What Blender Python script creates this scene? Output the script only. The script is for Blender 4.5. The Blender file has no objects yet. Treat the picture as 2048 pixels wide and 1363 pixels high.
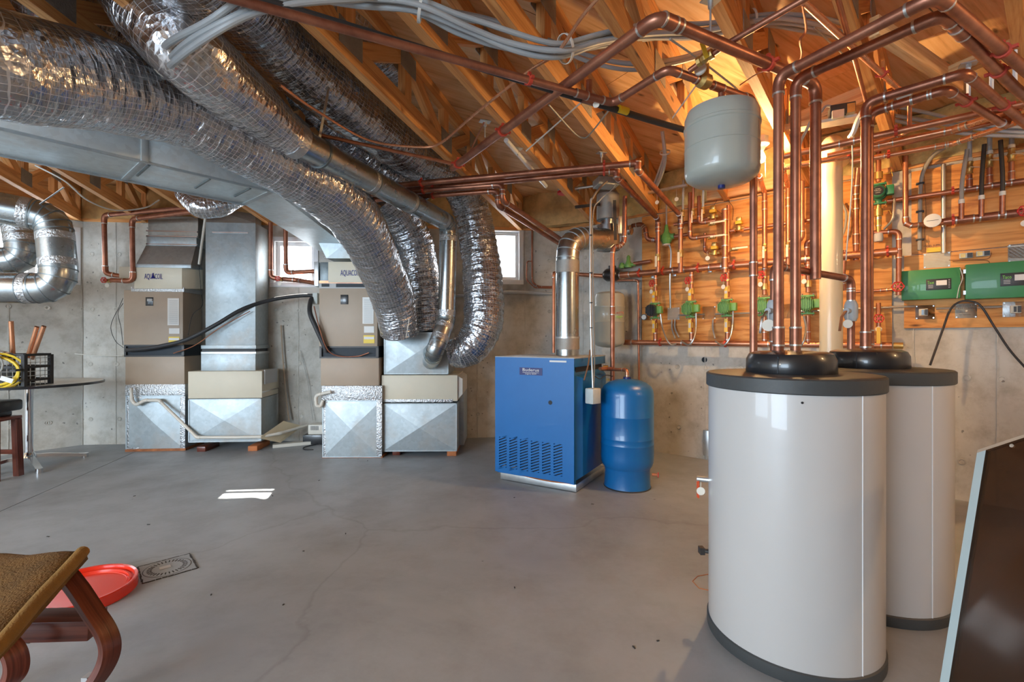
import bpy, bmesh, math, random
from mathutils import Vector, Matrix, noise

# ---------------------------------------------------------------- scale & projection helpers
S = 0.90                       # design units -> metres
F, CX, HY, CH = 940.0, 1024.0, 677.0, 1.25
sc = bpy.context.scene
col = sc.collection

# ---------------------------------------------------------------- camera
cd = bpy.data.cameras.new('camera'); cam = bpy.data.objects.new('camera', cd); col.objects.link(cam)
cam.location = (0, 0, CH * S); cam.rotation_euler = (math.pi / 2, 0, 0)
cd.sensor_width = 36.0; cd.lens = 36.0 * F / 2048.0; cd.shift_y = (HY - 681.5) / 2048.0
cd.clip_start = 0.02
sc.camera = cam

# ---------------------------------------------------------------- colour management, world, lights
sc.view_settings.view_transform = 'Standard'
sc.view_settings.look = 'None'
sc.view_settings.exposure = 0.15
sc.view_settings.gamma = 1.0
sc.view_settings.use_curve_mapping = False
w = bpy.data.worlds.new('sky'); sc.world = w; w.use_nodes = True
wb = w.node_tree.nodes['Background']; wb.inputs[0].default_value = (0.86, 0.93, 1.0, 1); wb.inputs[1].default_value = 9.0

def lamp(name, typ, loc, energy, color, rot=None, size=None, size_y=None, target=None, spread=None):
    d = bpy.data.lights.new(name, typ); o = bpy.data.objects.new(name, d); col.objects.link(o)
    o.location = Vector(loc) * S; d.energy = energy; d.color = color
    if target is not None:
        o.rotation_euler = (Vector(target) - Vector(loc)).to_track_quat('-Z', 'Y').to_euler()
    if rot: o.rotation_euler = rot
    if typ == 'AREA':
        d.shape = 'RECTANGLE'; d.size = size * S; d.size_y = (size_y or size) * S
        if spread: d.spread = spread
    elif typ in ('POINT', 'SPOT') and size: d.shadow_soft_size = size
    elif typ == 'SUN' and size: d.angle = size
    return o

lamp('sun', 'SUN', (0, 0, 5), 30.0, (1.0, 0.95, 0.86), size=math.radians(0.6),
     target=Vector((0, 0, 5)) + Vector((0.55, -2.1, -2.2)))
# cool area fills added out of view, behind and left of the camera
lamp('cool_fill_rear', 'AREA', (-4.6, -3.8, 1.7), 300, (0.64, 0.82, 1.0), size=3.2, size_y=1.9, target=(-2.6, 4.5, 1.0))
lamp('cool_fill_left', 'AREA', (-7.2, -1.6, 1.7), 140, (0.66, 0.83, 1.0), size=2.8, size_y=1.4, target=(-1.0, 4.2, 0.9))
# warm point fills added out of frame to brighten the room and right wall
lamp('warm_fill_rear', 'POINT', (-4.2, -1.8, 2.30), 80, (1.0, 0.84, 0.62), size=0.10)
lamp('warm_fill_right', 'POINT', (3.7, 0.5, 2.40), 45, (1.0, 0.62, 0.30), size=0.10)

# ---------------------------------------------------------------- geometry helpers
def V(*a): return Vector(a)
def P(px, py, Y): return Vector(((px - CX) / F * Y, Y, CH - (py - HY) / F * Y))
def PZ(px, py, z):
    Y = (CH - z) * F / (py - HY); return P(px, py, Y)

class Frame:
    """vertical plane whose outward normal is theta degrees clockwise from +Y; v = distance in front of it"""
    def __init__(s, p, theta):
        t = math.radians(theta); s.out = Vector((math.sin(t), math.cos(t), 0)); s.u = Vector((math.cos(t), -math.sin(t), 0))
        s.c = Vector(p).dot(s.out); s.R = Matrix((s.u, s.out, Vector((0, 0, 1)))).transposed(); s.o = s.out * s.c
        s.theta = theta
    def hit(s, px, py, v=0.0):
        a = (px - CX) / F
        Y = (s.c - v) / (a * s.out.x + s.out.y)
        return P(px, py, Y)
    def pt(s, u, v, z): return s.o + s.u * u - s.out * v + Vector((0, 0, z))
    def uz(s, p): return (p - s.o).dot(s.u), p.z
    def atz(s, px, z, v=0.0):
        p = s.hit(px, 700, v); p.z = z; return p

CEN = Vector((-1.8, -1.4, 0))
def facet(theta, ap):
    t = math.radians(theta); return Frame(CEN + Vector((math.sin(t), math.cos(t), 0)) * ap, theta)
FB = facet(-5, 7.20)           # wall with the windows behind the air handlers
FR = facet(40, 7.25)           # manifold wall
FL = Frame(P(167, 700, 5.544) , -50)   # wall on the far left
F2 = Frame((-1.0, 5.9, 0), -1)
WT = 2.63                      # top of the concrete
DECK = 3.06

def Rz(deg): return Matrix.Rotation(math.radians(deg), 3, 'Z')
def basis(x, up=Vector((0, 0, 1))):
    x = x.normalized(); z = up - x * up.dot(x)
    if z.length < 1e-5: z = Vector((0, 1, 0)) - x * x.y
    z.normalize(); y = z.cross(x)
    return Matrix((x, y, z)).transposed()

WL = {}
class MB:
    def __init__(s): s.v = []; s.f = []; s.uv = []; s.mi = []
    def quad(s, pts, uvs=None, mi=0):
        b = len(s.v); s.v += [Vector(p) for p in pts]; s.f.append(tuple(range(b, b + len(pts))))
        s.uv.append(uvs or [(p[0], p[1]) for p in pts]); s.mi.append(mi); return s
    def raw(s, vs, fs, mi=0, uvs=None):
        b = len(s.v); s.v += [Vector(p) for p in vs]
        for k, f in enumerate(fs):
            s.f.append(tuple(b + i for i in f)); s.mi.append(mi)
            s.uv.append(uvs[k] if uvs else [(vs[i][0], vs[i][1]) for i in f])
        return s
    def box(s, c, size, R=None, bev=0.0, mi=0):
        c = Vector(c); hx, hy, hz = size[0] / 2, size[1] / 2, size[2] / 2
        R = R or Matrix.Identity(3)
        if bev > 0 and bev < min(hx, hy, hz):
            bm = bmesh.new(); bmesh.ops.create_cube(bm, size=1.0)
            for q in bm.verts: q.co = Vector((q.co.x * hx * 2, q.co.y * hy * 2, q.co.z * hz * 2))
            bmesh.ops.bevel(bm, geom=list(bm.edges), offset=bev, segments=2, profile=0.5, affect='EDGES')
            bm.verts.index_update(); b = len(s.v)
            loc = [q.co.copy() for q in bm.verts]
            fs = [[q.index for q in f.verts] for f in bm.faces]; ns = [f.normal.copy() for f in bm.faces]; bm.free()
        else:
            loc = [Vector((x, y, z)) for x in (-hx, hx) for y in (-hy, hy) for z in (-hz, hz)]
            fs = [[0, 1, 3, 2], [4, 6, 7, 5], [0, 4, 5, 1], [2, 3, 7, 6], [0, 2, 6, 4], [1, 5, 7, 3]]
            ns = [V(-1, 0, 0), V(1, 0, 0), V(0, -1, 0), V(0, 1, 0), V(0, 0, -1), V(0, 0, 1)]; b = len(s.v)
        s.v += [c + R @ q for q in loc]
        for f, n in zip(fs, ns):
            s.f.append(tuple(b + i for i in f)); s.mi.append(mi)
            a = max(range(3), key=lambda k: abs(n[k]))
            if a == 0: s.uv.append([(loc[i].y * .3, loc[i].z) for i in f])
            elif a == 1: s.uv.append([(loc[i].x, loc[i].z + hy) for i in f])
            else: s.uv.append([(loc[i].x, loc[i].y + hz * 2.3) for i in f])
        return s
    def beam(s, a, b, w, h, up=Vector((0, 0, 1)), mi=0, bev=0.0):
        a = Vector(a); b = Vector(b); return s.box((a + b) / 2, ((b - a).length, w, h), basis(b - a, up), bev, mi)
    def tube(s, pts, r, seg=12, cap=True, mi=0, wob=None):
        pts = [Vector(p) for p in pts]; n = len(pts)
        rs = list(r) if isinstance(r, (list, tuple)) else [r] * n
        T = []
        for i in range(n):
            t = (pts[min(i + 1, n - 1)] - pts[max(i - 1, 0)]); T.append(t.normalized() if t.length > 1e-9 else V(0, 0, 1))
        nrm = T[0].orthogonal().normalized(); b = len(s.v); L = 0.0; Ls = []
        for i in range(n):
            if i: L += (pts[i] - pts[i - 1]).length; nrm = (nrm - T[i] * nrm.dot(T[i])).normalized()
            Ls.append(L); bn = T[i].cross(nrm)
            for k in range(seg):
                a = 2 * math.pi * k / seg; rr = rs[i] * (1 if wob is None else wob(L, a, pts[i]))
                s.v.append(pts[i] + (nrm * math.cos(a) + bn * math.sin(a)) * rr)
        rm = sum(rs) / n
        for i in range(n - 1):
            for k in range(seg):
                k2 = (k + 1) % seg
                s.f.append((b + i * seg + k, b + i * seg + k2, b + (i + 1) * seg + k2, b + (i + 1) * seg + k)); s.mi.append(mi)
                u0 = 2 * math.pi * k / seg * rm; u1 = 2 * math.pi * (k + 1) / seg * rm
                s.uv.append([(u0, Ls[i]), (u1, Ls[i]), (u1, Ls[i + 1]), (u0, Ls[i + 1])])
        if cap:
            s.f.append(tuple(b + k for k in reversed(range(seg)))); s.mi.append(mi); s.uv.append([(0, 0)] * seg)
            s.f.append(tuple(b + (n - 1) * seg + k for k in range(seg))); s.mi.append(mi); s.uv.append([(0, 0)] * seg)
        return s
    def cyl(s, a, b, r, seg=16, mi=0, r2=None):
        return s.tube([a, b], [r, r if r2 is None else r2], seg, True, mi)
    def lathe(s, prof, c=(0, 0, 0), R=None, seg=32, mi=0, cap=True):
        c = Vector(c); R = R or Matrix.Identity(3); n = len(prof); rings = []
        for r, z in prof:
            if r < 1e-6: rings.append([len(s.v)] * seg); s.v.append(c + R @ V(0, 0, z)); continue
            rings.append([len(s.v) + k for k in range(seg)])
            for k in range(seg):
                a = 2 * math.pi * k / seg; s.v.append(c + R @ V(r * math.cos(a), r * math.sin(a), z))
        for i in range(n - 1):
            A, B = rings[i], rings[i + 1]
            for k in range(seg):
                k2 = (k + 1) % seg; q = []
                for w_ in (A[k], A[k2], B[k2], B[k]):
                    if w_ not in q: q.append(w_)
                if len(q) < 3: continue
                s.f.append(tuple(q)); s.mi.append(mi); u0 = 6.283 * k / seg * .3; s.uv.append([(u0, prof[i][1]), (u0 + .01, prof[i][1]), (u0 + .01, prof[i + 1][1]), (u0, prof[i + 1][1])][:len(q)])
        for i, rev in ((0, True), (n - 1, False)):
            if cap and prof[i][0] > 1e-6:
                q = rings[i]; s.f.append(tuple(reversed(q)) if rev else tuple(q)); s.mi.append(mi); s.uv.append([(0, 0)] * seg)
        return s
    def prism(s, poly, ext, mi=0):
        poly = [Vector(p) for p in poly]; ext = Vector(ext); n = len(poly); b = len(s.v)
        s.v += poly + [p + ext for p in poly]
        s.f.append(tuple(b + i for i in reversed(range(n)))); s.f.append(tuple(b + n + i for i in range(n)))
        s.uv += [[((poly[i] - poly[0]).length, poly[i].z) for i in reversed(range(n))], [((poly[i] - poly[0]).length, poly[i].z) for i in range(n)]]; s.mi += [mi, mi]
        d = 0
        for i in range(n):
            j = (i + 1) % n; e = (poly[j] - poly[i]).length
            s.f.append((b + i, b + j, b + n + j, b + n + i)); s.mi.append(mi)
            s.uv.append([(d, 0), (d + e, 0), (d + e, ext.length), (d, ext.length)]); d += e
        return s
    def strip(s, pts, w, wdir, t, mi=0):
        """flat band swept along pts: width w along wdir, thickness t"""
        pts = [Vector(p) for p in pts]; n = len(pts); wdir = Vector(wdir).normalized(); b = len(s.v); L = 0
        for i in range(n):
            T = (pts[min(i + 1, n - 1)] - pts[max(i - 1, 0)]).normalized(); wd = (wdir - T * wdir.dot(T)).normalized(); nn = T.cross(wd)
            for a, c in ((-1, -1), (1, -1), (1, 1), (-1, 1)): s.v.append(pts[i] + wd * a * w / 2 + nn * c * t / 2)
        for i in range(n - 1):
            l = (pts[i + 1] - pts[i]).length
            for k in range(4):
                k2 = (k + 1) % 4; s.f.append((b + i * 4 + k, b + i * 4 + k2, b + i * 4 + 4 + k2, b + i * 4 + 4 + k)); s.mi.append(mi)
                s.uv.append([(L, k * .1), (L, k * .1 + .1), (L + l, k * .1 + .1), (L + l, k * .1)])
            L += l
        s.f += [(b + 3, b + 2, b + 1, b), tuple(b + (n - 1) * 4 + k for k in range(4))]; s.mi += [mi, mi]; s.uv += [[(0, 0)] * 4] * 2
        return s
    def build(s, name, mat, parent=None, label=None, cat=None, group=None, kind=None, sharp=35):
        mats = mat if isinstance(mat, (list, tuple)) else [mat]
        lo = Vector([min(v[k] for v in s.v) for k in range(3)]); hi = Vector([max(v[k] for v in s.v) for k in range(3)])
        org = Vector(((lo.x + hi.x) / 2, (lo.y + hi.y) / 2, lo.z)) * S
        me = bpy.data.meshes.new(name)
        me.from_pydata([v * S - org for v in s.v], [], s.f)
        ul = me.uv_layers.new(name='UVMap'); flat = [c for f in s.uv for p in f for c in (p[0], p[1])]
        ul.data.foreach_set('uv', flat)
        me.polygons.foreach_set('material_index', s.mi)
        me.polygons.foreach_set('use_smooth', [True] * len(s.f))
        bm = bmesh.new(); bm.from_mesh(me); bmesh.ops.recalc_face_normals(bm, faces=bm.faces); bm.to_mesh(me); bm.free()
        me.set_sharp_from_angle(angle=math.radians(sharp))
        for m in mats: me.materials.append(M[m] if isinstance(m, str) else m)
        o = bpy.data.objects.new(name, me); col.objects.link(o)
        return place(o, org, parent, label, cat, group, kind)

def place(o, org, parent=None, label=None, cat=None, group=None, kind=None):
    WL[o.name] = Vector(org)
    if parent is not None: o.parent = parent; o.location = Vector(org) - WL[parent.name]
    else: o.location = org
    if label: o['label'] = label
    if cat: o['category'] = cat
    if group: o['group'] = group
    if kind: o['kind'] = kind
    return o
def empty(name, loc, label, cat, group=None):
    o = bpy.data.objects.new(name, None); col.objects.link(o); o.empty_display_size = .05
    return place(o, Vector(loc) * S, None, label, cat, group)

FONT = None
def text(txt, c, xdir, up, h, mat, parent, name='lettering', depth=0.0015, width=None):
    """flat lettering centred on c"""
    cu = bpy.data.curves.new('tmp', 'FONT'); cu.body = txt; cu.size = 1.0; cu.align_x = 'CENTER'; cu.align_y = 'CENTER'; cu.extrude = 0.0
    cu.resolution_u = 2
    o = bpy.data.objects.new('tmp', cu); col.objects.link(o)
    dg = bpy.context.evaluated_depsgraph_get(); me = bpy.data.meshes.new_from_object(o.evaluated_get(dg))
    bpy.data.objects.remove(o); bpy.data.curves.remove(cu)
    xdir = Vector(xdir).normalized(); up = Vector(up).normalized(); nn = xdir.cross(up)
    R = Matrix((xdir, up, nn)).transposed()
    xs = [v.co.x for v in me.vertices]; wd = max(xs) - min(xs) if xs else 1
    kx = h if width is None else width / wd
    mb = MB(); mb.raw([Vector(c) + nn * depth + R @ V(v.co.x * kx, v.co.y * h, 0) for v in me.vertices], [tuple(p.vertices) for p in me.polygons])
    bpy.data.meshes.remove(me)
    return mb.build(name, mat, parent)

def fillet(pts, rad, n=6):
    pts = [Vector(p) for p in pts]; out = [pts[0]]; arcs = []
    for i in range(1, len(pts) - 1):
        a = pts[i] - pts[i - 1]; b = pts[i + 1] - pts[i]; la, lb = a.length, b.length
        if la < 1e-6 or lb < 1e-6: continue
        a.normalize(); b.normalize(); ang = a.angle(b)
        if ang < 0.03: out.append(pts[i]); continue
        t = min(rad * math.tan(ang / 2), la * .48, lb * .48)
        p0 = pts[i] - a * t; p1 = pts[i] + b * t; arc = []
        for k in range(n + 1):
            q = k / n; arc.append(p0 * (1 - q) ** 2 + pts[i] * 2 * q * (1 - q) + p1 * q * q)
        out += arc; arcs.append((arc, a, b, ang))
    out.append(pts[-1]); return out, arcs
def spline(pts, n=8):
    pts = [Vector(p) for p in pts]; q = [pts[0] * 2 - pts[1]] + pts + [pts[-1] * 2 - pts[-2]]; out = []
    for i in range(1, len(q) - 2):
        for k in range(n):
            t = k / n; a, b, c, d = q[i - 1], q[i], q[i + 1], q[i + 2]
            out.append(.5 * ((2 * b) + (c - a) * t + (2 * a - 5 * b + 4 * c - d) * t * t + (3 * b - a - 3 * c + d) * t ** 3))
    out.append(pts[-1]); return out

# ---------------------------------------------------------------- materials
M = {}
def newmat(name):
    m = bpy.data.materials.new(name); m.use_nodes = True; nt = m.node_tree; M[name] = m
    return m, nt, nt.nodes['Principled BSDF']
def N(nt, t, **kw):
    n = nt.nodes.new(t)
    for k, v in kw.items():
        if k.startswith('_'): setattr(n, k[1:], v)
        else: n.inputs[k.replace('__', ' ')].default_value = v
    return n
def ramp(nt, src, stops):
    r = nt.nodes.new('ShaderNodeValToRGB'); e = r.color_ramp.elements
    while len(e) < len(stops): e.new(0.5)
    for i, (p, c) in enumerate(stops): e[i].position = p; e[i].color = (*c, 1) if len(c) == 3 else c
    nt.links.new(src, r.inputs[0]); return r.outputs[0]
def simple(name, c, rough=0.5, metal=0.0, bump=0.0, bscale=40, var=0.0, vscale=6, coat=0.0, spec=None):
    m, nt, b = newmat(name); b.inputs['Roughness'].default_value = rough; b.inputs['Metallic'].default_value = metal
    b.inputs['Base Color'].default_value = (*c, 1); b.inputs['Coat Weight'].default_value = coat
    if spec is not None: b.inputs['Specular IOR Level'].default_value = spec
    tc = N(nt, 'ShaderNodeTexCoord')
    if var > 0:
        n = N(nt, 'ShaderNodeTexNoise', Scale=vscale, Detail=6.0, Roughness=0.65); nt.links.new(tc.outputs['Object'], n.inputs['Vector'])
        o = ramp(nt, n.outputs['Fac'], [(0.3, tuple(x * (1 - var) for x in c)), (0.7, tuple(min(1, x * (1 + var)) for x in c))])
        nt.links.new(o, b.inputs['Base Color'])
    if bump > 0:
        n = N(nt, 'ShaderNodeTexNoise', Scale=bscale, Detail=4.0); nt.links.new(tc.outputs['Object'], n.inputs['Vector'])
        bp = N(nt, 'ShaderNodeBump', Strength=bump, Distance=0.01); nt.links.new(n.outputs['Fac'], bp.inputs['Height']); nt.links.new(bp.outputs[0], b.inputs['Normal'])
    return m
def woodmat(name, c1, c2, c3, gs=26.0, ls=1.3, rough=0.62, knots=True, uvscale=1.0, dist=2.0):
    m, nt, b = newmat(name); L = nt.links
    uv = N(nt, 'ShaderNodeUVMap'); oi = N(nt, 'ShaderNodeObjectInfo')
    vm = N(nt, 'ShaderNodeVectorMath', _operation='MULTIPLY'); vm.inputs[1].default_value = (37.0, 23.0, 11.0)
    cr = N(nt, 'ShaderNodeCombineXYZ'); L.new(oi.outputs['Random'], cr.inputs[0]); L.new(oi.outputs['Random'], cr.inputs[1])
    L.new(cr.outputs[0], vm.inputs[0])
    add = N(nt, 'ShaderNodeVectorMath', _operation='ADD'); L.new(uv.outputs[0], add.inputs[0]); L.new(vm.outputs[0], add.inputs[1])
    mp = N(nt, 'ShaderNodeMapping'); mp.inputs['Scale'].default_value = (ls, gs, 1); L.new(add.outputs[0], mp.inputs[0])
    n1 = N(nt, 'ShaderNodeTexNoise', Scale=1.0, Detail=5.0, Roughness=0.6, Distortion=dist); L.new(mp.outputs[0], n1.inputs['Vector'])
    mp2 = N(nt, 'ShaderNodeMapping'); mp2.inputs['Scale'].default_value = (ls * 1.5, gs * 5, 1); L.new(add.outputs[0], mp2.inputs[0])
    n2 = N(nt, 'ShaderNodeTexNoise', Scale=1.0, Detail=3.0); L.new(mp2.outputs[0], n2.inputs['Vector'])
    mx = N(nt, 'ShaderNodeMix'); mx.inputs[0].default_value = 0.35; L.new(n1.outputs['Fac'], mx.inputs[2]); L.new(n2.outputs['Fac'], mx.inputs[3])
    o = ramp(nt, mx.outputs[0], [(0.34, c3), (0.47, c2), (0.62, c1)])
    if knots:
        mk = N(nt, 'ShaderNodeMapping'); mk.inputs['Scale'].default_value = (1.6, 5.5, 1); L.new(add.outputs[0], mk.inputs[0])
        vo = N(nt, 'ShaderNodeTexVoronoi', Scale=1.0); L.new(mk.outputs[0], vo.inputs['Vector'])
        k = ramp(nt, vo.outputs['Distance'], [(0.035, (0, 0, 0)), (0.085, (1, 1, 1))])
        mm = N(nt, 'ShaderNodeMix', _data_type='RGBA'); L.new(k, mm.inputs[0]); mm.inputs[6].default_value = (*[x * .35 for x in c3], 1); L.new(o, mm.inputs[7]); o = mm.outputs[2]
    hs = N(nt, 'ShaderNodeHueSaturation'); L.new(o, hs.inputs['Color'])
    mr = N(nt, 'ShaderNodeMapRange'); mr.inputs['To Min'].default_value = 0.78; mr.inputs['To Max'].default_value = 1.16; L.new(oi.outputs['Random'], mr.inputs['Value']); L.new(mr.outputs[0], hs.inputs['Value'])
    L.new(hs.outputs[0], b.inputs['Base Color']); b.inputs['Roughness'].default_value = rough
    bp = N(nt, 'ShaderNodeBump', Strength=0.15, Distance=0.004); L.new(mx.outputs[0], bp.inputs['Height']); L.new(bp.outputs[0], b.inputs['Normal'])
    return m
woodmat('pine', (0.84, 0.46, 0.18), (0.73, 0.34, 0.11), (0.50, 0.19, 0.055), gs=22, ls=1.0)
woodmat('pine_pale', (0.85, 0.55, 0.28), (0.74, 0.43, 0.19), (0.56, 0.27, 0.10), gs=20, ls=1.0)
woodmat('deck_ply', (0.90, 0.62, 0.36), (0.80, 0.49, 0.24), (0.54, 0.28, 0.12), gs=7, ls=0.7, dist=2.6)
woodmat('wall_ply', (0.76, 0.38, 0.12), (0.64, 0.27, 0.065), (0.36, 0.115, 0.028), gs=7, ls=1.0, dist=3.2)
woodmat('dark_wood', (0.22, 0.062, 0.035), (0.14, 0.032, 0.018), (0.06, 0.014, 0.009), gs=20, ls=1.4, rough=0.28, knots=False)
simple('galv_dark', (0.20, 0.23, 0.24), .5, .8, var=.3)
# concrete wall
def concrete(name, c, rough, floor=False):
    m, nt, b = newmat(name); L = nt.links; tc = N(nt, 'ShaderNodeTexCoord')
    n1 = N(nt, 'ShaderNodeTexNoise', Scale=1.1 if not floor else 0.55, Detail=9.0, Roughness=0.62, Distortion=.6); L.new(tc.outputs['Object'], n1.inputs['Vector'])
    o = ramp(nt, n1.outputs['Fac'], [(0.30, tuple(x * .72 for x in c)), (0.50, c), (0.72, tuple(min(1, x * 1.16) for x in c))])
    n2 = N(nt, 'ShaderNodeTexNoise', Scale=7.0 if not floor else 3.2, Detail=8.0, Roughness=.7); L.new(tc.outputs['Object'], n2.inputs['Vector'])
    o2 = ramp(nt, n2.outputs['Fac'], [(0.33, (0.66, 0.63, 0.58)), (0.55, (1, 1, 1))])
    mm = N(nt, 'ShaderNodeMix', _data_type='RGBA', _blend_type='MULTIPLY'); mm.inputs[0].default_value = 0.75 if not floor else .35
    L.new(o, mm.inputs[6]); L.new(o2, mm.inputs[7]); cur = mm.outputs[2]
    vo = N(nt, 'ShaderNodeTexVoronoi', Scale=17.0 if not floor else 9.0); 
    nd = N(nt, 'ShaderNodeTexNoise', Scale=30.0, Detail=3.0); L.new(tc.outputs['Object'], nd.inputs['Vector'])
    va = N(nt, 'ShaderNodeMix', _data_type='VECTOR'); va.inputs[0].default_value = .03; L.new(tc.outputs['Object'], va.inputs[4]); L.new(nd.outputs['Color'], va.inputs[5]); L.new(va.outputs[1], vo.inputs['Vector'])
    sel = N(nt, 'ShaderNodeSeparateColor'); L.new(vo.outputs['Color'], sel.inputs[0])
    mth = N(nt, 'ShaderNodeMath', _operation='MULTIPLY'); L.new(sel.outputs[0], mth.inputs[0]); mth.inputs[1].default_value = 0.17 if not floor else .07
    ls_ = N(nt, 'ShaderNodeMath', _operation='LESS_THAN'); L.new(vo.outputs['Distance'], ls_.inputs[0]); L.new(mth.outputs[0], ls_.inputs[1])
    gt = N(nt, 'ShaderNodeMath', _operation='GREATER_THAN'); L.new(sel.outputs[1], gt.inputs[0]); gt.inputs[1].default_value = .45 if not floor else .85
    m3 = N(nt, 'ShaderNodeMath', _operation='MULTIPLY'); L.new(ls_.outputs[0], m3.inputs[0]); L.new(gt.outputs[0], m3.inputs[1])
    m4 = N(nt, 'ShaderNodeMath', _operation='MULTIPLY'); L.new(m3.outputs[0], m4.inputs[0]); m4.inputs[1].default_value = .75
    mk = N(nt, 'ShaderNodeMix', _data_type='RGBA'); L.new(m4.outputs[0], mk.inputs[0]); L.new(cur, mk.inputs[6]); mk.inputs[7].default_value = (*[x * .28 for x in c], 1); cur = mk.outputs[2]
    if floor:
        # hairline cracks and pale trowel sweeps
        ve = N(nt, 'ShaderNodeTexVoronoi', Scale=0.42, _feature='DISTANCE_TO_EDGE'); nn = N(nt, 'ShaderNodeTexNoise', Scale=1.6, Detail=6.0); L.new(tc.outputs['Object'], nn.inputs['Vector'])
        vb = N(nt, 'ShaderNodeMix', _data_type='VECTOR'); vb.inputs[0].default_value = .35; L.new(tc.outputs['Object'], vb.inputs[4]); L.new(nn.outputs['Color'], vb.inputs[5]); L.new(vb.outputs[1], ve.inputs['Vector'])
        ck = ramp(nt, ve.outputs['Distance'], [(0.0, (.80, .79, .77)), (0.004, (1, 1, 1))])
        mc = N(nt, 'ShaderNodeMix', _data_type='RGBA', _blend_type='MULTIPLY'); mc.inputs[0].default_value = .7; L.new(cur, mc.inputs[6]); L.new(ck, mc.inputs[7]); cur = mc.outputs[2]
        rr = ramp(nt, n2.outputs['Fac'], [(0.3, (rough + .14,) * 3), (0.7, (rough - .06,) * 3)]); L.new(rr, b.inputs['Roughness'])
    else: b.inputs['Roughness'].default_value = rough
    L.new(cur, b.inputs['Base Color'])
    bp = N(nt, 'ShaderNodeBump', Strength=0.25 if not floor else .08, Distance=0.006); L.new(n2.outputs['Fac'], bp.inputs['Height']); L.new(bp.outputs[0], b.inputs['Normal'])
concrete('wall_concrete', (0.56, 0.54, 0.49), 0.85)
concrete('floor_concrete', (0.345, 0.372, 0.40), 0.44, True)
simple('joint_dark', (0.05, 0.045, 0.04), .9)
# galvanised sheet with spangle
def galv(name, c, rough, sp=38, stain=(0.55, 0.40, 0.28), metal=.85):
    m, nt, b = newmat(name); L = nt.links; tc = N(nt, 'ShaderNodeTexCoord')
    vo = N(nt, 'ShaderNodeTexVoronoi', Scale=float(sp)); L.new(tc.outputs['Object'], vo.inputs['Vector'])
    s1 = N(nt, 'ShaderNodeSeparateColor'); L.new(vo.outputs['Color'], s1.inputs[0])
    o = ramp(nt, s1.outputs[0], [(0, tuple(x * .93 for x in c)), (1, tuple(min(1, x * 1.05) for x in c))])
    n = N(nt, 'ShaderNodeTexNoise', Scale=2.4, Detail=7.0, Roughness=.6); L.new(tc.outputs['Object'], n.inputs['Vector'])
    k = ramp(nt, n.outputs['Fac'], [(0.52, (0, 0, 0)), (0.80, (.55, .55, .55))])
    mm = N(nt, 'ShaderNodeMix', _data_type='RGBA'); L.new(k, mm.inputs[0]); L.new(o, mm.inputs[6]); mm.inputs[7].default_value = (*stain, 1)
    L.new(mm.outputs[2], b.inputs['Base Color']); b.inputs['Metallic'].default_value = metal
    r = ramp(nt, n.outputs['Fac'], [(0.3, (rough - .06,) * 3), (.75, (rough + .16,) * 3)]); L.new(r, b.inputs['Roughness'])
    bp = N(nt, 'ShaderNodeBump', Strength=0.12, Distance=0.02); n3 = N(nt, 'ShaderNodeTexNoise', Scale=3.0, Detail=2.0); L.new(tc.outputs['Object'], n3.inputs['Vector']); L.new(n3.outputs['Fac'], bp.inputs['Height']); L.new(bp.outputs[0], b.inputs['Normal'])
galv('galv', (0.42, 0.47, 0.49), .48, metal=.75)
galv('galv_aged', (0.36, 0.34, 0.31), .55, stain=(0.45, 0.30, 0.18), metal=.6)
galv('round_duct', (0.44, 0.48, 0.50), .24, sp=60, stain=(.62, .6, .55), metal=1.0)
galv('trunk_metal', (0.62, 0.70, 0.73), .42, metal=.6)
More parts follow.
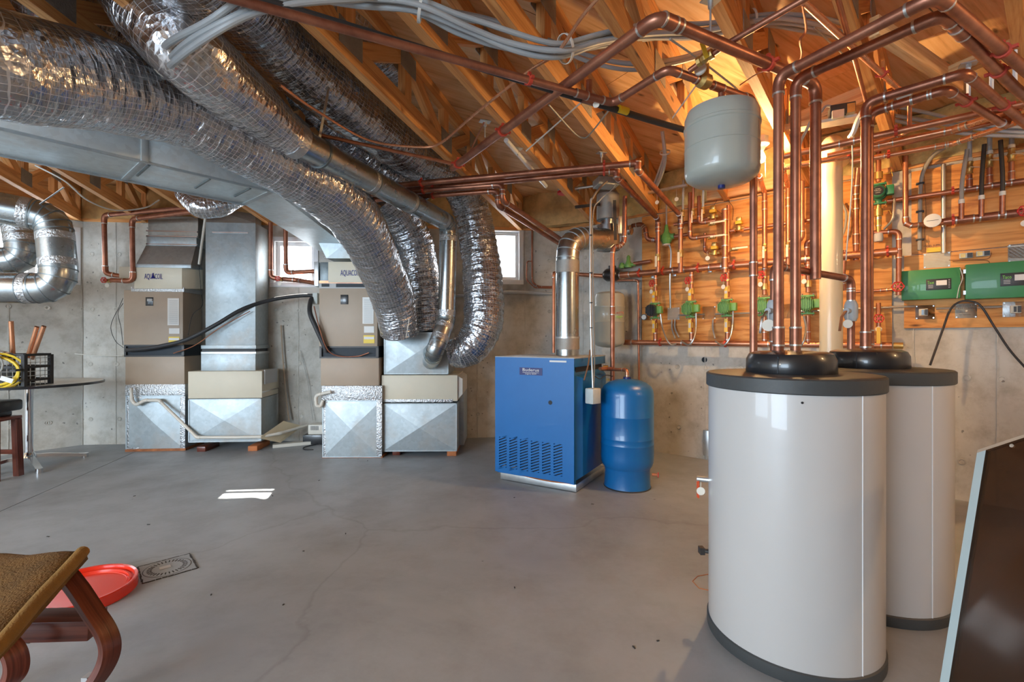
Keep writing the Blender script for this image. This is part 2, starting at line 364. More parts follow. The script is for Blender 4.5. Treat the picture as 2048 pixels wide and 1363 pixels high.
# reinforced foil jacket
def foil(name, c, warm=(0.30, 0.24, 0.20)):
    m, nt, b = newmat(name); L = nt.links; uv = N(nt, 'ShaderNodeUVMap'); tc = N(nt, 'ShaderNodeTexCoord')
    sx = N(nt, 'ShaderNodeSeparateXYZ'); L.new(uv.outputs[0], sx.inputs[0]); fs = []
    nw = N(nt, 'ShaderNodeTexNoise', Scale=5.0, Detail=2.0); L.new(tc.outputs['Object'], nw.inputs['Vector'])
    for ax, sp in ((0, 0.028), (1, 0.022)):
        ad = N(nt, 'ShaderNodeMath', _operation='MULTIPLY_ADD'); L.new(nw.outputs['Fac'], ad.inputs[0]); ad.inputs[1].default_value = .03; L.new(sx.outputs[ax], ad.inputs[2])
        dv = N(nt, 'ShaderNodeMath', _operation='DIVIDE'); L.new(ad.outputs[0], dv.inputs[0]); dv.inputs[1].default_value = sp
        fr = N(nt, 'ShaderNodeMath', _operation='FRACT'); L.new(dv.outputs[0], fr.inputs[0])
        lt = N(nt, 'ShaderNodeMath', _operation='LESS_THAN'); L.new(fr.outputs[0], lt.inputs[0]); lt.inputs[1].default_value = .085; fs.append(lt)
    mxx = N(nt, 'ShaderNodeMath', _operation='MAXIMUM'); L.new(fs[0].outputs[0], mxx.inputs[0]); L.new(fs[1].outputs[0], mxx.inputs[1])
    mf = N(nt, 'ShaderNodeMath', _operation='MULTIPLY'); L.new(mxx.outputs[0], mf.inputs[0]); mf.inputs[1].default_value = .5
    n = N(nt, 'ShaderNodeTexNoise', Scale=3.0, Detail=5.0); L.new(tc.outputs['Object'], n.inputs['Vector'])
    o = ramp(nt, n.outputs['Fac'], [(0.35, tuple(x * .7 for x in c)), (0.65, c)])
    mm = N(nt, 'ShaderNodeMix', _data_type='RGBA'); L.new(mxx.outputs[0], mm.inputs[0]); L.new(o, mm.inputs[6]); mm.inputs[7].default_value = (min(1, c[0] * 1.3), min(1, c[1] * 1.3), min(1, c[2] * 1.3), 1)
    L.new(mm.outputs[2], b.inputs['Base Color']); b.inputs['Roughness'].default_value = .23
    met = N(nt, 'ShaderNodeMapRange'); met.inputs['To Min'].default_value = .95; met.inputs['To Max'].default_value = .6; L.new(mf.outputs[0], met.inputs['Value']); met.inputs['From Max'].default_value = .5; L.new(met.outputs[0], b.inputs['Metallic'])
    mp = N(nt, 'ShaderNodeMapping'); mp.inputs['Scale'].default_value = (7, 26, 1); L.new(uv.outputs[0], mp.inputs[0])
    nz = N(nt, 'ShaderNodeTexNoise', Scale=1.4, Detail=3.0); L.new(mp.outputs[0], nz.inputs['Vector'])
    va = N(nt, 'ShaderNodeVectorMath', _operation='ADD'); L.new(mp.outputs[0], va.inputs[0]); L.new(nz.outputs['Color'], va.inputs[1])
    v1 = N(nt, 'ShaderNodeTexVoronoi', Scale=1.0, _feature='F1'); L.new(va.outputs[0], v1.inputs['Vector'])
    v2 = N(nt, 'ShaderNodeTexVoronoi', Scale=34.0, _feature='F1'); L.new(tc.outputs['Object'], v2.inputs['Vector'])
    am = N(nt, 'ShaderNodeMath', _operation='MULTIPLY_ADD'); L.new(v2.outputs['Distance'], am.inputs[0]); am.inputs[1].default_value = .35; L.new(v1.outputs['Distance'], am.inputs[2])
    bp = N(nt, 'ShaderNodeBump', Strength=1.0, Distance=0.012); L.new(am.outputs[0], bp.inputs['Height']); L.new(bp.outputs[0], b.inputs['Normal'])
foil('foil', (0.56, 0.57, 0.60))
foil('foil_bright', (0.60, 0.60, 0.62))
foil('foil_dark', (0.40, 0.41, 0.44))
# copper, aged
def copper(name, c1, c2, rough=.34):
    m, nt, b = newmat(name); L = nt.links; tc = N(nt, 'ShaderNodeTexCoord')
    n = N(nt, 'ShaderNodeTexNoise', Scale=5.0, Detail=8.0, Roughness=.65); L.new(tc.outputs['Object'], n.inputs['Vector'])
    L.new(ramp(nt, n.outputs['Fac'], [(0.35, c2), (0.62, c1)]), b.inputs['Base Color']); b.inputs['Metallic'].default_value = .75
    L.new(ramp(nt, n.outputs['Fac'], [(0.3, (rough + .12,) * 3), (0.7, (rough - .06,) * 3)]), b.inputs['Roughness'])
copper('copper', (0.62, 0.27, 0.15), (0.36, 0.14, 0.08))
copper('copper_bright', (0.85, 0.42, 0.24), (0.62, 0.27, 0.14), .26)
copper('copper_brown', (0.50, 0.215, 0.13), (0.25, 0.095, 0.06), .36)
copper('brass', (0.66, 0.45, 0.16), (0.45, 0.28, 0.09), .36)
simple('solder', (0.62, 0.62, 0.60), .38, .9)
simple('zinc', (0.62, 0.65, 0.66), .38, .85, var=.12, vscale=12)
simple('steel_bright', (0.70, 0.70, 0.70), .22, 1.0)
simple('chrome', (0.75, 0.77, 0.80), .10, 1.0)
simple('emt', (0.50, 0.50, 0.48), .36, .85)
simple('gusset', (0.36, 0.36, 0.34), .5, .7, bump=.6, bscale=120, var=.2)
simple('black_iron', (0.045, 0.042, 0.04), .45, .3)
simple('black_plastic', (0.018, 0.019, 0.022), .28, coat=.3)
simple('black_matte', (0.03, 0.03, 0.032), .55)
simple('rim_black', (0.055, 0.060, 0.062), .5, bump=.1)
simple('enamel', (0.55, 0.54, 0.53), .34, coat=.25, var=.015, vscale=2)
simple('cabinet_tan', (0.42, 0.325, 0.24), .5, var=.05, vscale=3)
simple('cabinet_cream', (0.66, 0.60, 0.47), .5, var=.04, vscale=3)
simple('boiler_blue', (0.002, 0.135, 0.42), .40, coat=.1, var=.05, vscale=3)
simple('tank_blue', (0.004, 0.13, 0.38), .32, coat=.25, var=.06, vscale=4)
simple('badge_blue', (0.012, 0.02, 0.14), .4)
simple('logo_blue', (0.02, 0.02, 0.22), .5)
simple('green_box', (0.045, 0.25, 0.085), .42, coat=.15, var=.05, vscale=3)
simple('pump_green', (0.15, 0.36, 0.09), .45, var=.12, vscale=14)
simple('pump_green_dark', (0.03, 0.20, 0.09), .42, var=.12, vscale=14)
simple('logo_green', (0.25, 0.75, 0.06), .5)
simple('tank_grey', (0.40, 0.41, 0.36), .35, coat=.3, var=.03, vscale=4)
simple('grey_box', (0.56, 0.60, 0.58), .6, bump=.1, var=.08, vscale=20)
simple('beige_box', (0.66, 0.60, 0.48), .6, var=.08, vscale=14)
simple('grey_pex', (0.42, 0.45, 0.47), .42, var=.1, vscale=4)
simple('grey_cable', (0.34, 0.33, 0.30), .5)
simple('pvc_white', (0.70, 0.66, 0.58), .4, var=.05)
simple('pvc_cream', (0.74, 0.62, 0.42), .34, coat=.2, var=.03, vscale=3)
simple('white_paper', (0.80, 0.79, 0.76), .7)
simple('label_grey', (0.50, 0.50, 0.50), .7)
simple('tag_white', (0.82, 0.78, 0.68), .6)
simple('yellow_plastic', (0.80, 0.56, 0.02), .45)
simple('valve_yellow', (0.80, 0.48, 0.03), .45)
simple('valve_cream', (0.85, 0.70, 0.50), .5)
simple('red_wheel', (0.62, 0.03, 0.03), .4)
simple('clamp_red', (0.55, 0.06, 0.03), .5)
simple('lid_red', (0.75, 0.035, 0.012), .25, coat=.4)
simple('orange_red', (0.75, 0.09, 0.02), .4)
simple('cord_brown', (0.20, 0.09, 0.04), .6)
simple('white_wire', (0.70, 0.68, 0.62), .5)
simple('window_vinyl', (0.82, 0.84, 0.86), .4)
simple('tape_grey', (0.55, 0.56, 0.58), .35, .6, bump=.5, bscale=60)
simple('foil_tape', (0.55, 0.56, 0.57), .33, .9, bump=.9, bscale=70)
simple('foam_batt_kraft', (0.62, 0.40, 0.17), .9, bump=.6, bscale=9, var=.35, vscale=5)
simple('fibreglass', (0.70, 0.54, 0.22), .95, bump=1.0, bscale=16, var=.4, vscale=7)
simple('fabric_tan', (0.155, 0.078, 0.016), .95, bump=.8, bscale=160, var=.35, vscale=9)
simple('fabric_edge', (0.24, 0.13, 0.028), .95, bump=.5, bscale=200, var=.2, vscale=12)
simple('table_top', (0.72, 0.71, 0.66), .35)
simple('gauge_face', (0.75, 0.73, 0.66), .4)
simple('dark_recess', (0.012, 0.02, 0.03), .6)
simple('pale_edge', (0.42, 0.52, 0.54), .35)
simple('rust', (0.35, 0.13, 0.05), .8, var=.4, vscale=20)
simple('brick_orange', (0.50, 0.17, 0.06), .8, var=.2)
m, nt, b = newmat('window_glass')
tr = N(nt, 'ShaderNodeBsdfTransparent'); gl = N(nt, 'ShaderNodeBsdfGlossy', Roughness=.02); mx = N(nt, 'ShaderNodeMixShader'); mx.inputs[0].default_value = .06
nt.links.new(tr.outputs[0], mx.inputs[1]); nt.links.new(gl.outputs[0], mx.inputs[2]); nt.links.new(mx.outputs[0], nt.nodes['Material Output'].inputs[0])
m, nt, b = newmat('smoked_pane')
b.inputs['Base Color'].default_value = (0.035, 0.022, 0.015, 1); b.inputs['Roughness'].default_value = .22; b.inputs['Coat Weight'].default_value = .6; b.inputs['Coat Roughness'].default_value = .08
tr = N(nt, 'ShaderNodeBsdfTransparent'); tr.inputs[0].default_value = (.52, .38, .27, 1); mx = N(nt, 'ShaderNodeMixShader'); mx.inputs[0].default_value = .34
nt.links.new(tr.outputs[0], mx.inputs[1]); nt.links.new(b.outputs[0], mx.inputs[2]); nt.links.new(mx.outputs[0], nt.nodes['Material Output'].inputs[0])
m, nt, b = newmat('bulb_glow'); b.inputs['Emission Color'].default_value = (1, .72, .36, 1); b.inputs['Emission Strength'].default_value = 22.0; b.inputs['Base Color'].default_value = (1, .9, .7, 1)

# ================================================================ STRUCTURE
def cross2(f1, f2):
    a, b = f1.out, f2.out; d = a.x * b.y - a.y * b.x
    return Vector(((f1.c * b.y - a.y * f2.c) / d, (a.x * f2.c - f1.c * b.x) / d, 0))
cBR = cross2(FB, FR); cLB = cross2(FL, FB)
pR2 = FR.pt(FR.uz(cBR)[0] + 6.2, 0, 0)                 # far end of the manifold wall
pL2 = FL.pt(FL.uz(cLB)[0] - 6.0, 0, 0)
ROOM = [cLB, cBR, pR2, Vector((pR2.x + .3, -4.6, 0)), Vector((pL2.x, -4.6, 0)), pL2]

# floor: slab cut by a saw joint, dark base under the groove
fl = MB(); big = [Vector((p.x * 1.0, p.y * 1.0, 0)) for p in ROOM]
ja, jb = PZ(0, 1022, 0), PZ(270, 903, 0); jd = (jb - ja).normalized(); jn = V(-jd.y, jd.x, 0)
def clip(poly, q, n):
    out = []
    for i in range(len(poly)):
        a, b_ = poly[i], poly[(i + 1) % len(poly)]; da, db = (a - q).dot(n), (b_ - q).dot(n)
        if da >= 0: out.append(a)
        if (da >= 0) != (db >= 0): out.append(a + (b_ - a) * (da / (da - db)))
    return out
cc = sum(big, Vector()) / len(big); big = [p + (p - cc).normalized() * .3 for p in big]
for sgn in (1, -1):
    fl.prism([p + V(0, 0, -.04) for p in clip(big, ja + jn * .004 * sgn, jn * sgn)], (0, 0, .04))
floor = fl.build('floor', 'floor_concrete', kind='structure')
bs = MB(); bs.prism([p + V(0, 0, -.30) for p in big], (0, 0, .255)); bs.build('floor_base', 'joint_dark', floor)

# walls with window openings
def wall(name, fr, u0, u1, wins, thick=.26, seams=(), mat='wall_concrete', z1=WT):
    mb = MB(); us = sorted(set([u0, u1] + [w_[k] for w_ in wins for k in (0, 1)])); 
    for a, b_ in zip(us[:-1], us[1:]):
        zs = [(0, z1)]
        for w_ in wins:
            if w_[0] - 1e-6 <= a and b_ <= w_[1] + 1e-6: zs = [(0, w_[2])] + ([(w_[3], z1)] if w_[3] < z1 - 1e-3 else [])
        for z0, z2 in zs:
            mb.box(fr.pt((a + b_) / 2, -thick / 2, (z0 + z2) / 2), (b_ - a, thick, z2 - z0), fr.R)
    return mb.build(name, mat, kind='structure')
def winspec(px0, px1, pt, pb, fr):
    a = fr.hit(px0, pt); b_ = fr.hit(px1, pb); c = fr.hit(px1, pt)
    return (fr.uz(a)[0], fr.uz(b_)[0], (fr.hit(px0, pb).z + b_.z) / 2, (a.z + c.z) / 2)
uBL, uBR = FB.uz(cLB)[0], FB.uz(cBR)[0]
w2 = winspec(540, 637, 474, 574, FB); w3 = winspec(938, 1047, 453, 568, FB); 
w1 = winspec(-45, 161, 457, 570, FL); w1 = (w1[0], w1[1], w2[2], w2[3] + .06)
w2 = (w2[0], w2[1], w2[2], w2[3]); 
wall_back = wall('wall_back', FB, uBL - .1, uBR + .1, [w2, w3])
wall_right = wall('wall_right', FR, FR.uz(cBR)[0] - .05, FR.uz(pR2)[0] + .3, [])
wall_left = wall('wall_left', FL, FL.uz(pL2)[0] - .3, FL.uz(cLB)[0] + .05, [w1])
for nm, a, b_ in (('wall_side', pR2, ROOM[3]), ('wall_front', ROOM[3], ROOM[4]), ('wall_rear_left', ROOM[4], pL2)):
    d = (b_ - a); mb = MB(); mb.box((a + b_) / 2 + V(0, 0, 1.55) , (d.length + .3, .2, 3.1), basis(d)); mb.build(nm, 'wall_concrete', kind='structure')
# form seams and tie marks on the concrete
def seams(fr, par, us, z1=WT, wins=()):
    for u in us:
        mb = MB()
        for k in range(14):
            z0 = k * z1 / 14; mb.box(fr.pt(u + random.uniform(-.002, .002), .001, z0 + z1 / 28), (.010 + random.uniform(-.004, .006), .008, z1 / 14), fr.R)
        mb.build('form_seam', 'wall_concrete', par)
    mb = MB()
    for u in us:
        for z in (.30, .95, 1.6, 2.25):
            for du in (-.28, 0.02, .30):
                if any(w_[0] - .05 < u + du < w_[1] + .05 and z > w_[2] - .05 for w_ in wins): continue
                c = fr.pt(u + du + random.uniform(-.02, .02), 0, z); mb.lathe([(.010, -.004), (.022, .0), (.026, .004), (.020, .006), (.013, .001)], c, basis(-fr.out) @ Matrix(((0, 0, 1), (0, 1, 0), (-1, 0, 0))), 10)
    mb.build('form_tie_marks', 'wall_concrete', par, kind='stuff')
seams(FB, wall_back, [FB.uz(FB.hit(x, 700))[0] for x in (232, 783, 1050)], wins=(w2, w3))
seams(FB, wall_back, [FB.uz(FB.hit(x, 700))[0] for x in (597, 955)], z1=w2[2] - .01, wins=(w2, w3))
seams(FL, wall_left, [FL.uz(FL.hit(x, 700))[0] for x in (16, 164)], z1=w1[2] - .01, wins=(w1,))
seams(FR, wall_right, [FR.uz(FR.hit(x, 700))[0] for x in (1166, 1410, 1548, 1700, 1827, 1995)])
# small sleeve hole in the right wall
mb = MB(); c = FR.hit(1409, 719, 0); RR = basis(-FR.out) @ Matrix(((0, 0, 1), (0, 1, 0), (-1, 0, 0)))
mb.lathe([(.028, -.03), (.028, .004), (.036, .004), (.036, -.03)], c, RR, 18); mb.lathe([(.0, .003), (.028, .003)], c, RR, 18, mi=1)
mb.build('pipe_sleeve', ['wall_concrete', 'dark_recess'], wall_right)

# windows
def window(name, fr, w_, mull=()):
    u0, u1, z0, z1 = w_; root = bpy.data.objects.new(name, None); col.objects.link(root); place(root, fr.pt((u0 + u1) / 2, -.06, z0) * S, None, kind='structure')
    def ring(nm, a, b_, c, d, t, v0, dep, mat='window_vinyl'):
        m_ = MB()
        for (x0, x1, y0, y1) in ((a, b_, c, c + t), (a, b_, d - t, d), (a, a + t, c + t, d - t), (b_ - t, b_, c + t, d - t)):
            m_.box(fr.pt((x0 + x1) / 2, v0, (y0 + y1) / 2), (x1 - x0, dep, y1 - y0), fr.R, .002)
        return m_.build(nm, mat, root)
    ring('window_frame', u0, u1, z0, z1, .055, -.05, .13)
    ring('window_sash', u0 + .058, u1 - .058, z0 + .058, z1 - .058, .042, -.075, .05)
    m_ = MB(); m_.box(fr.pt((u0 + u1) / 2, -.08, (z0 + z1) / 2), (u1 - u0 - .16, .006, z1 - z0 - .16), fr.R); m_.build('glass', 'window_glass', root)
    for f in mull:
        m_ = MB(); uu = u0 + (u1 - u0) * f; m_.box(fr.pt(uu, -.075, (z0 + z1) / 2), (.06, .05, z1 - z0 - .11), fr.R, .002); m_.build('mullion', 'window_vinyl', root)
window('window_1', FL, w1, (.5,)); window('window_2', FB, w2); window('window_3', FB, w3)

# ceiling: plywood deck of sheets on a slab
ceil = MB(); ceil.prism([p + V(0, 0, DECK + .03) for p in big], (0, 0, .1)); ceiling = ceil.build('ceiling', 'deck_ply', kind='structure')
dr = Rz(33); k = 0
for i in range(-7, 8):
    for j in range(-6, 7):
        off = .6 if j % 2 else 0
        c = dr @ V(i * 1.22 * 1.0 , j * 1.22, 0) if False else dr @ V(i * 2.44 + off * 2, j * 1.22, 0)
        ctr = V(1.2, 2.6, 0) + c
        if not (-5.8 < ctr.x < 6.2 and -.8 < ctr.y < 7.0): continue
        if (ctr - CEN).length > 8.1: continue
        mb = MB(); mb.box(V(ctr.x, ctr.y, DECK + .012 + .0015 * ((i + j) % 3)), (2.434, 1.214, .018), dr); mb.build('plywood_sheet', 'deck_ply', ceiling)

# sill plates on top of the concrete
for n_, (fr, u0, u1) in enumerate(((FB, uBL, uBR), (FR, FR.uz(cBR)[0], FR.uz(pR2)[0]), (FL, FL.uz(pL2)[0], FL.uz(cLB)[0]))):
    mb = MB(); mb.box(fr.pt((u0 + u1) / 2, -.06, WT + .02), (u1 - u0 + .3, .16, .04), fr.R); mb.build('trim_%d' % (n_ + 1), 'pine', kind='structure')
    mb = MB(); mb.box(fr.pt((u0 + u1) / 2, -.16, WT + .235), (u1 - u0 + .5, .04, .47), fr.R); mb.build('rim_board', 'pine', ceiling)

# radial floor trusses
def wall_dist(theta):
    d = V(math.sin(math.radians(theta)), math.cos(math.radians(theta)), 0); best = 99
    for fr in (FL, FB, FR):
        k_ = d.dot(fr.out)
        if k_ > .2: best = min(best, (fr.c - CEN.dot(fr.out)) / k_)
    return d, best
def truss(theta, label, r0=1.4):
    d, rw = wall_dist(theta); r1 = rw + .06; o0 = Vector(CEN); t_ = .050
    hc = .12; zb = WT + hc / 2; zt = DECK - .045
    root = empty('floor_truss', o0 + d * r0 + V(0, 0, WT), label, 'truss', 'radial floor trusses')
    def pt(r, z): return o0 + d * r + V(0, 0, z)
    MB().beam(pt(r0, zb), pt(r1, zb), t_, hc).build('bottom_chord', 'pine', root)
    MB().beam(pt(r0, zt), pt(r1, zt), t_, .09).build('top_chord', 'pine', root)
    MB().beam(pt(r1 - .05, WT + hc), pt(r1 - .05, zt - .045), t_, .09, up=d).build('web', 'pine', root)
    r = r1 - .1; n = 0; bay = .62
    side = V(d.y, -d.x, 0)
    while r - bay > r0 + 0.1 and n < 9:
        ra, rb = r, r - bay; mid = rb
        lo_, hi_ = WT + hc, zt - .045
        if n % 2 == 0: MB().beam(pt(ra - .05, lo_ - .03), pt(rb + .05, hi_ + .03), t_ * .96, .085).build('web', 'pine', root)
        else: MB().beam(pt(ra - .05, hi_ + .03), pt(rb + .05, lo_ - .03), t_ * .96, .085).build('web', 'pine', root)
        MB().beam(pt(rb, lo_ - .02), pt(rb, hi_ + .02), t_ * .96, .085, up=d).build('web', 'pine', root)
        for z_ in ((lo_ - .005,) if n % 2 == 1 else (hi_ + .01,)):
            for sg in (-1, 1):
                g = MB(); g.box(pt(rb, z_) + side * sg * (t_ / 2 + .002), (.20, .003, .13), basis(d)); g.build('gusset_plate', 'gusset', root)
        r -= bay; n += 1
TH = [-38, -32, -25.4, -20.2, -14.8, -9.1, -3.4, 3.4, 14.5, 21.5, 27.2, 32.9, 38.3, 43.4, 49.2, 55, 61]
desc = ['over the far left round ducts', 'left of the tan air handler', 'above the left window', 'over the left round duct elbow', 'above the left air handler', 'left of the centre window',
        'above the centre window', 'over the middle air handler plenum', 'beside the large flexible duct', 'above the blue boiler',
        'right of the blue boiler flue', 'over the hanging grey tank pipe', 'beside the hanging grey tank', 'behind the tall copper risers', 'over the cream plastic stack', 'above the green control boxes', 'at the far right ceiling edge']
for th, ds in zip(TH, desc): truss(th, 'pine open web floor truss with metal plates ' + ds)

# insulation batts between trusses at the wall top
def batt(th0, th1, mat, name):
    d, rw = wall_dist((th0 + th1) / 2); a0, r0_ = wall_dist(th0); a1, r1_ = wall_dist(th1)
    p0 = CEN + a0 * (r0_ + .02); p1 = CEN + a1 * (r1_ + .02); wd = (p1 - p0); L_ = wd.length - .06
    if L_ < .1: return
    Rr = basis(wd); mid = (p0 + p1) / 2 - d * .02; nx, nz = 12, 8; vs = []; fs = []
    for j in range(nz + 1):
        for i in range(nx + 1):
            x = (i / nx - .5) * L_; z = j / nz * .40
            bul = .07 * math.sin(math.pi * min(1, max(0, i / nx))) ** .5 * math.sin(math.pi * (.12 + .8 * j / nz)) ** .5 + .05 * noise.noise(V(x * 5 + th0, z * 6, 3))
            vs.append(mid + Rr @ V(x, 0, 0) - d * (bul) + V(0, 0, WT + .03 + z + .015 * noise.noise(V(x * 9, th0, z * 9))))
    for j in range(nz):
        for i in range(nx): q = j * (nx + 1) + i; fs.append((q, q + 1, q + nx + 2, q + nx + 1))
    # closed back
    b0 = len(vs); vs += [mid + Rr @ V(x * L_ / 2, 0, 0) + d * .09 + V(0, 0, WT + .03 + z) for x, z in ((-1, 0), (1, 0), (1, .4), (-1, .4))]
    fs += [(b0, b0 + 1, nx, 0), (b0 + 3, nz * (nx + 1), nz * (nx + 1) + nx, b0 + 2), (b0, 0, nz * (nx + 1), b0 + 3), (b0 + 1, b0 + 2, nz * (nx + 1) + nx, nx), (b0, b0 + 3, b0 + 2, b0 + 1)]
    return MB().raw(vs, fs).build('insulation_batt', mat, None, 'yellow insulation batt in the bay ' + name, 'insulation', 'insulation batts between the trusses', sharp=80)
BAY = ['', '', 'above the left window', 'above the outer left copper feed', 'above the left air handler', 'above the left return duct', 'above the centre window', 'behind the middle supply ducts', 'behind the hooked foil duct', 'left of the draft damper', 'behind the draft damper', 'above the green mixing valve', 'behind the hanging tank', 'behind the tall copper risers', 'behind the cream plastic stack', 'above the green control boxes']
for i in range(2, len(TH) - 1):
    batt(TH[i], TH[i + 1], 'fibreglass' if TH[i] > 20 else 'foam_batt_kraft', BAY[i])

# ================================================================ HVAC
def fbox(fr, px0, px1, py0, py1, v, depth, name, mat, parent=None, bev=.004, **kw):
    """box whose front face (at distance v before the frame's wall) spans the given picture extents"""
    a = fr.hit(px0, py1, v); b_ = fr.hit(px1, py0, v); c = fr.hit(px0, py0, v); d = fr.hit(px1, py1, v)
    u0, u1 = fr.uz(a)[0], fr.uz(b_)[0]; z1 = (b_.z + c.z) / 2; z0 = (a.z + d.z) / 2
    mb = MB(); mb.box(fr.pt((u0 + u1) / 2, v - depth / 2, (z0 + z1) / 2), (u1 - u0, depth, z1 - z0), fr.R, bev)
    return mb.build(name, mat, parent, **kw)
def xbreak(fr, px0, px1, py0, py1, v, depth, name, mat, parent=None, rise=.02, **kw):
    """sheet metal box with a cross-broken (shallow pyramid) front and standing rims"""
    a = fr.hit(px0, py1, v); b_ = fr.hit(px1, py0, v); c = fr.hit(px0, py0, v); d = fr.hit(px1, py1, v)
    u0, u1 = fr.uz(a)[0], fr.uz(b_)[0]; z1 = (b_.z + c.z) / 2; z0 = (a.z + d.z) / 2
    mb = MB(); mb.box(fr.pt((u0 + u1) / 2, v - depth / 2, (z0 + z1) / 2), (u1 - u0, depth, z1 - z0), fr.R)
    q = [fr.pt(u0, v + .001, z0), fr.pt(u1, v + .001, z0), fr.pt(u1, v + .001, z1), fr.pt(u0, v + .001, z1), fr.pt((u0 + u1) / 2, v + rise, (z0 + z1) / 2)]
    mb.raw(q, [(0, 1, 4), (1, 2, 4), (2, 3, 4), (3, 0, 4)])
    t = .012
    for (x0, x1, y0, y1) in ((u0, u1, z0, z0 + t), (u0, u1, z1 - t, z1), (u0, u0 + t, z0, z1), (u1 - t, u1, z0, z1)):
        mb.box(fr.pt((x0 + x1) / 2, v + .003, (y0 + y1) / 2), (x1 - x0, .008, y1 - y0), fr.R)
    return mb.build(name, mat, parent, sharp=2, **kw)
def sticker(fr, px0, px1, py0, py1, v, parent, name='label', mat='white_paper', t=.002):
    return fbox(fr, px0, px1, py0, py1, v + t, t, name, mat, parent, bev=0)
def fc(fr, px, py, v): return fr.hit(px, py, v)

def furnace(fr, v, dep, x0, x1, yt, yb0, yb1, ylow, dx, label, logo_full):
    root = empty('air_handler', fr.hit((x0 + x1) / 2, ylow, v - dep / 2), label, 'air handler', 'tan air handlers')
    fbox(fr, x0, x1, yt, yb0, v, dep, 'upper_panel', 'cabinet_tan', root, .008)
    fbox(fr, x0 + 3, x1 + 3, yb1, ylow, v, dep, 'lower_panel', 'cabinet_tan', root, .008)
    rc = fbox(fr, x0 + 2, x1 + 2, yb0 - 1, yb1 + 1, v - .02, dep - .04, 'blower_recess', 'dark_recess', root, 0)
    for (a, b_, c, d) in ((x0 + 1, x1 + 2, yb0 - 1, yb0 + 2), (x0 + 1, x1 + 2, yb1 - 2, yb1 + 1), (x0 + 1, x0 + 5, yb0, yb1), (x1 - 3, x1 + 2, yb0, yb1)):
        fbox(fr, a, b_, c, d, v + .002, .02, 'recess_rim', 'black_iron', rc, 0)
    return root
# ---- left air handler
a1 = furnace(FB, .40, .37, 247, 366, 580, 690, 712, 769, 0, 'tan air handler standing left of the tall galvanized return duct', True)
sticker(FB, 335, 358, 596, 650, .402, a1, 'rating_label')
for y in range(601, 646, 4): sticker(FB, 338, 355, y, y + 1.2, .405, a1, 'printed_line', 'label_grey')
sticker(FB, 338, 359, 656, 667, .402, a1, 'warning_label'); sticker(FB, 337, 359, 673, 684, .402, a1, 'caution_label', 'yellow_plastic'); sticker(FB, 338, 358, 675.5, 680, .405, a1, 'caution_text')
sw = fbox(FB, 291, 306, 594, 611, .405, .012, 'view_port', 'black_plastic', a1, .002); fbox(FB, 294, 304, 597, 602, .412, .004, 'port_glass', 'label_grey', sw, 0)
# bottom plenum with foil tape
b1 = xbreak(FB, 252, 369, 790, 899, .40, .36, 'base_plenum', 'galv', a1, .03)
fbox(FB, 250, 370, 768, 792, .405, .37, 'foil_tape_band', 'foil_tape', a1, .004)
fbox(FB, 360, 370, 792, 898, .408, .02, 'foil_tape_band', 'foil_tape', a1, .002)
fbox(FB, 253, 284, 792, 898, .404, .01, 'foil_tape_band', 'foil_tape', a1, .002)
fbox(FB, 250, 371, 897, 902, .41, .37, 'floor_rail', 'rust', a1, 0)
# coil cabinet
fbox(FB, 268, 364, 534, 577, .42, .36, 'coil_cabinet', 'cabinet_cream', a1, .006)
pc = [FB.hit(364, 535, .42), FB.hit(364, 577, .42), FB.hit(403, 577, .24), FB.hit(403, 539, .24)]
mb = MB(); mb.prism(pc, -FB.out * -.03); mb.build('cabinet_side', 'cabinet_cream', a1)
fbox(FB, 262, 368, 574, 583, .41, .36, 'foil_tape_band', 'foil_tape', a1, .003)
text('AQUACOIL', FB.hit(307, 553, .424), FB.u, V(0, 0, 1), .085, 'logo_blue', a1, width=.19)
mb = MB(); mb.lathe([(.0, .03), (.004, .03), (.006, 0), (.02, -.028), (.0, -.03)], FB.hit(306, 551, .428), None, 10); mb.build('logo_drop', 'logo_blue', a1)
fbox(FB, 238, 262, 533, 555, .36, .2, 'flange_box', 'cabinet_cream', a1, .004)
# supply plenum and hopper above
def hopper(fr, top, bot, yt, yb, vt, vb, dt, name, mat, parent):
    p = [fr.hit(top[0], yt, vt), fr.hit(top[1], yt, vt), fr.hit(bot[1], yb, vb), fr.hit(bot[0], yb, vb)]
    q = [x + fr.out * dt for x in p]; mb = MB()
    mb.raw(p + q, [(0, 1, 2, 3), (7, 6, 5, 4), (0, 4, 5, 1), (1, 5, 6, 2), (2, 6, 7, 3), (3, 7, 4, 0)]); return mb.build(name, mat, parent, sharp=10)
hopper(FB, (292, 392), (272, 382), 490, 529, .30, .42, .20, 'plenum_hopper', 'galv_aged', a1)
fbox(FB, 272, 382, 528, 535, .425, .22, 'hopper_flange', 'galv', a1, .002)
fbox(FB, 293, 393, 474, 491, .31, .24, 'plenum_collar', 'galv', a1, .002)
fbox(FB, 296, 396, 432, 475, .30, .24, 'supply_plenum', 'galv_aged', a1, .002)
for y in (461, 471, 487): fbox(FB, 292, 394, y, y + 2.5, .318, .02, 'slip_joint', 'steel_bright', a1, 0)
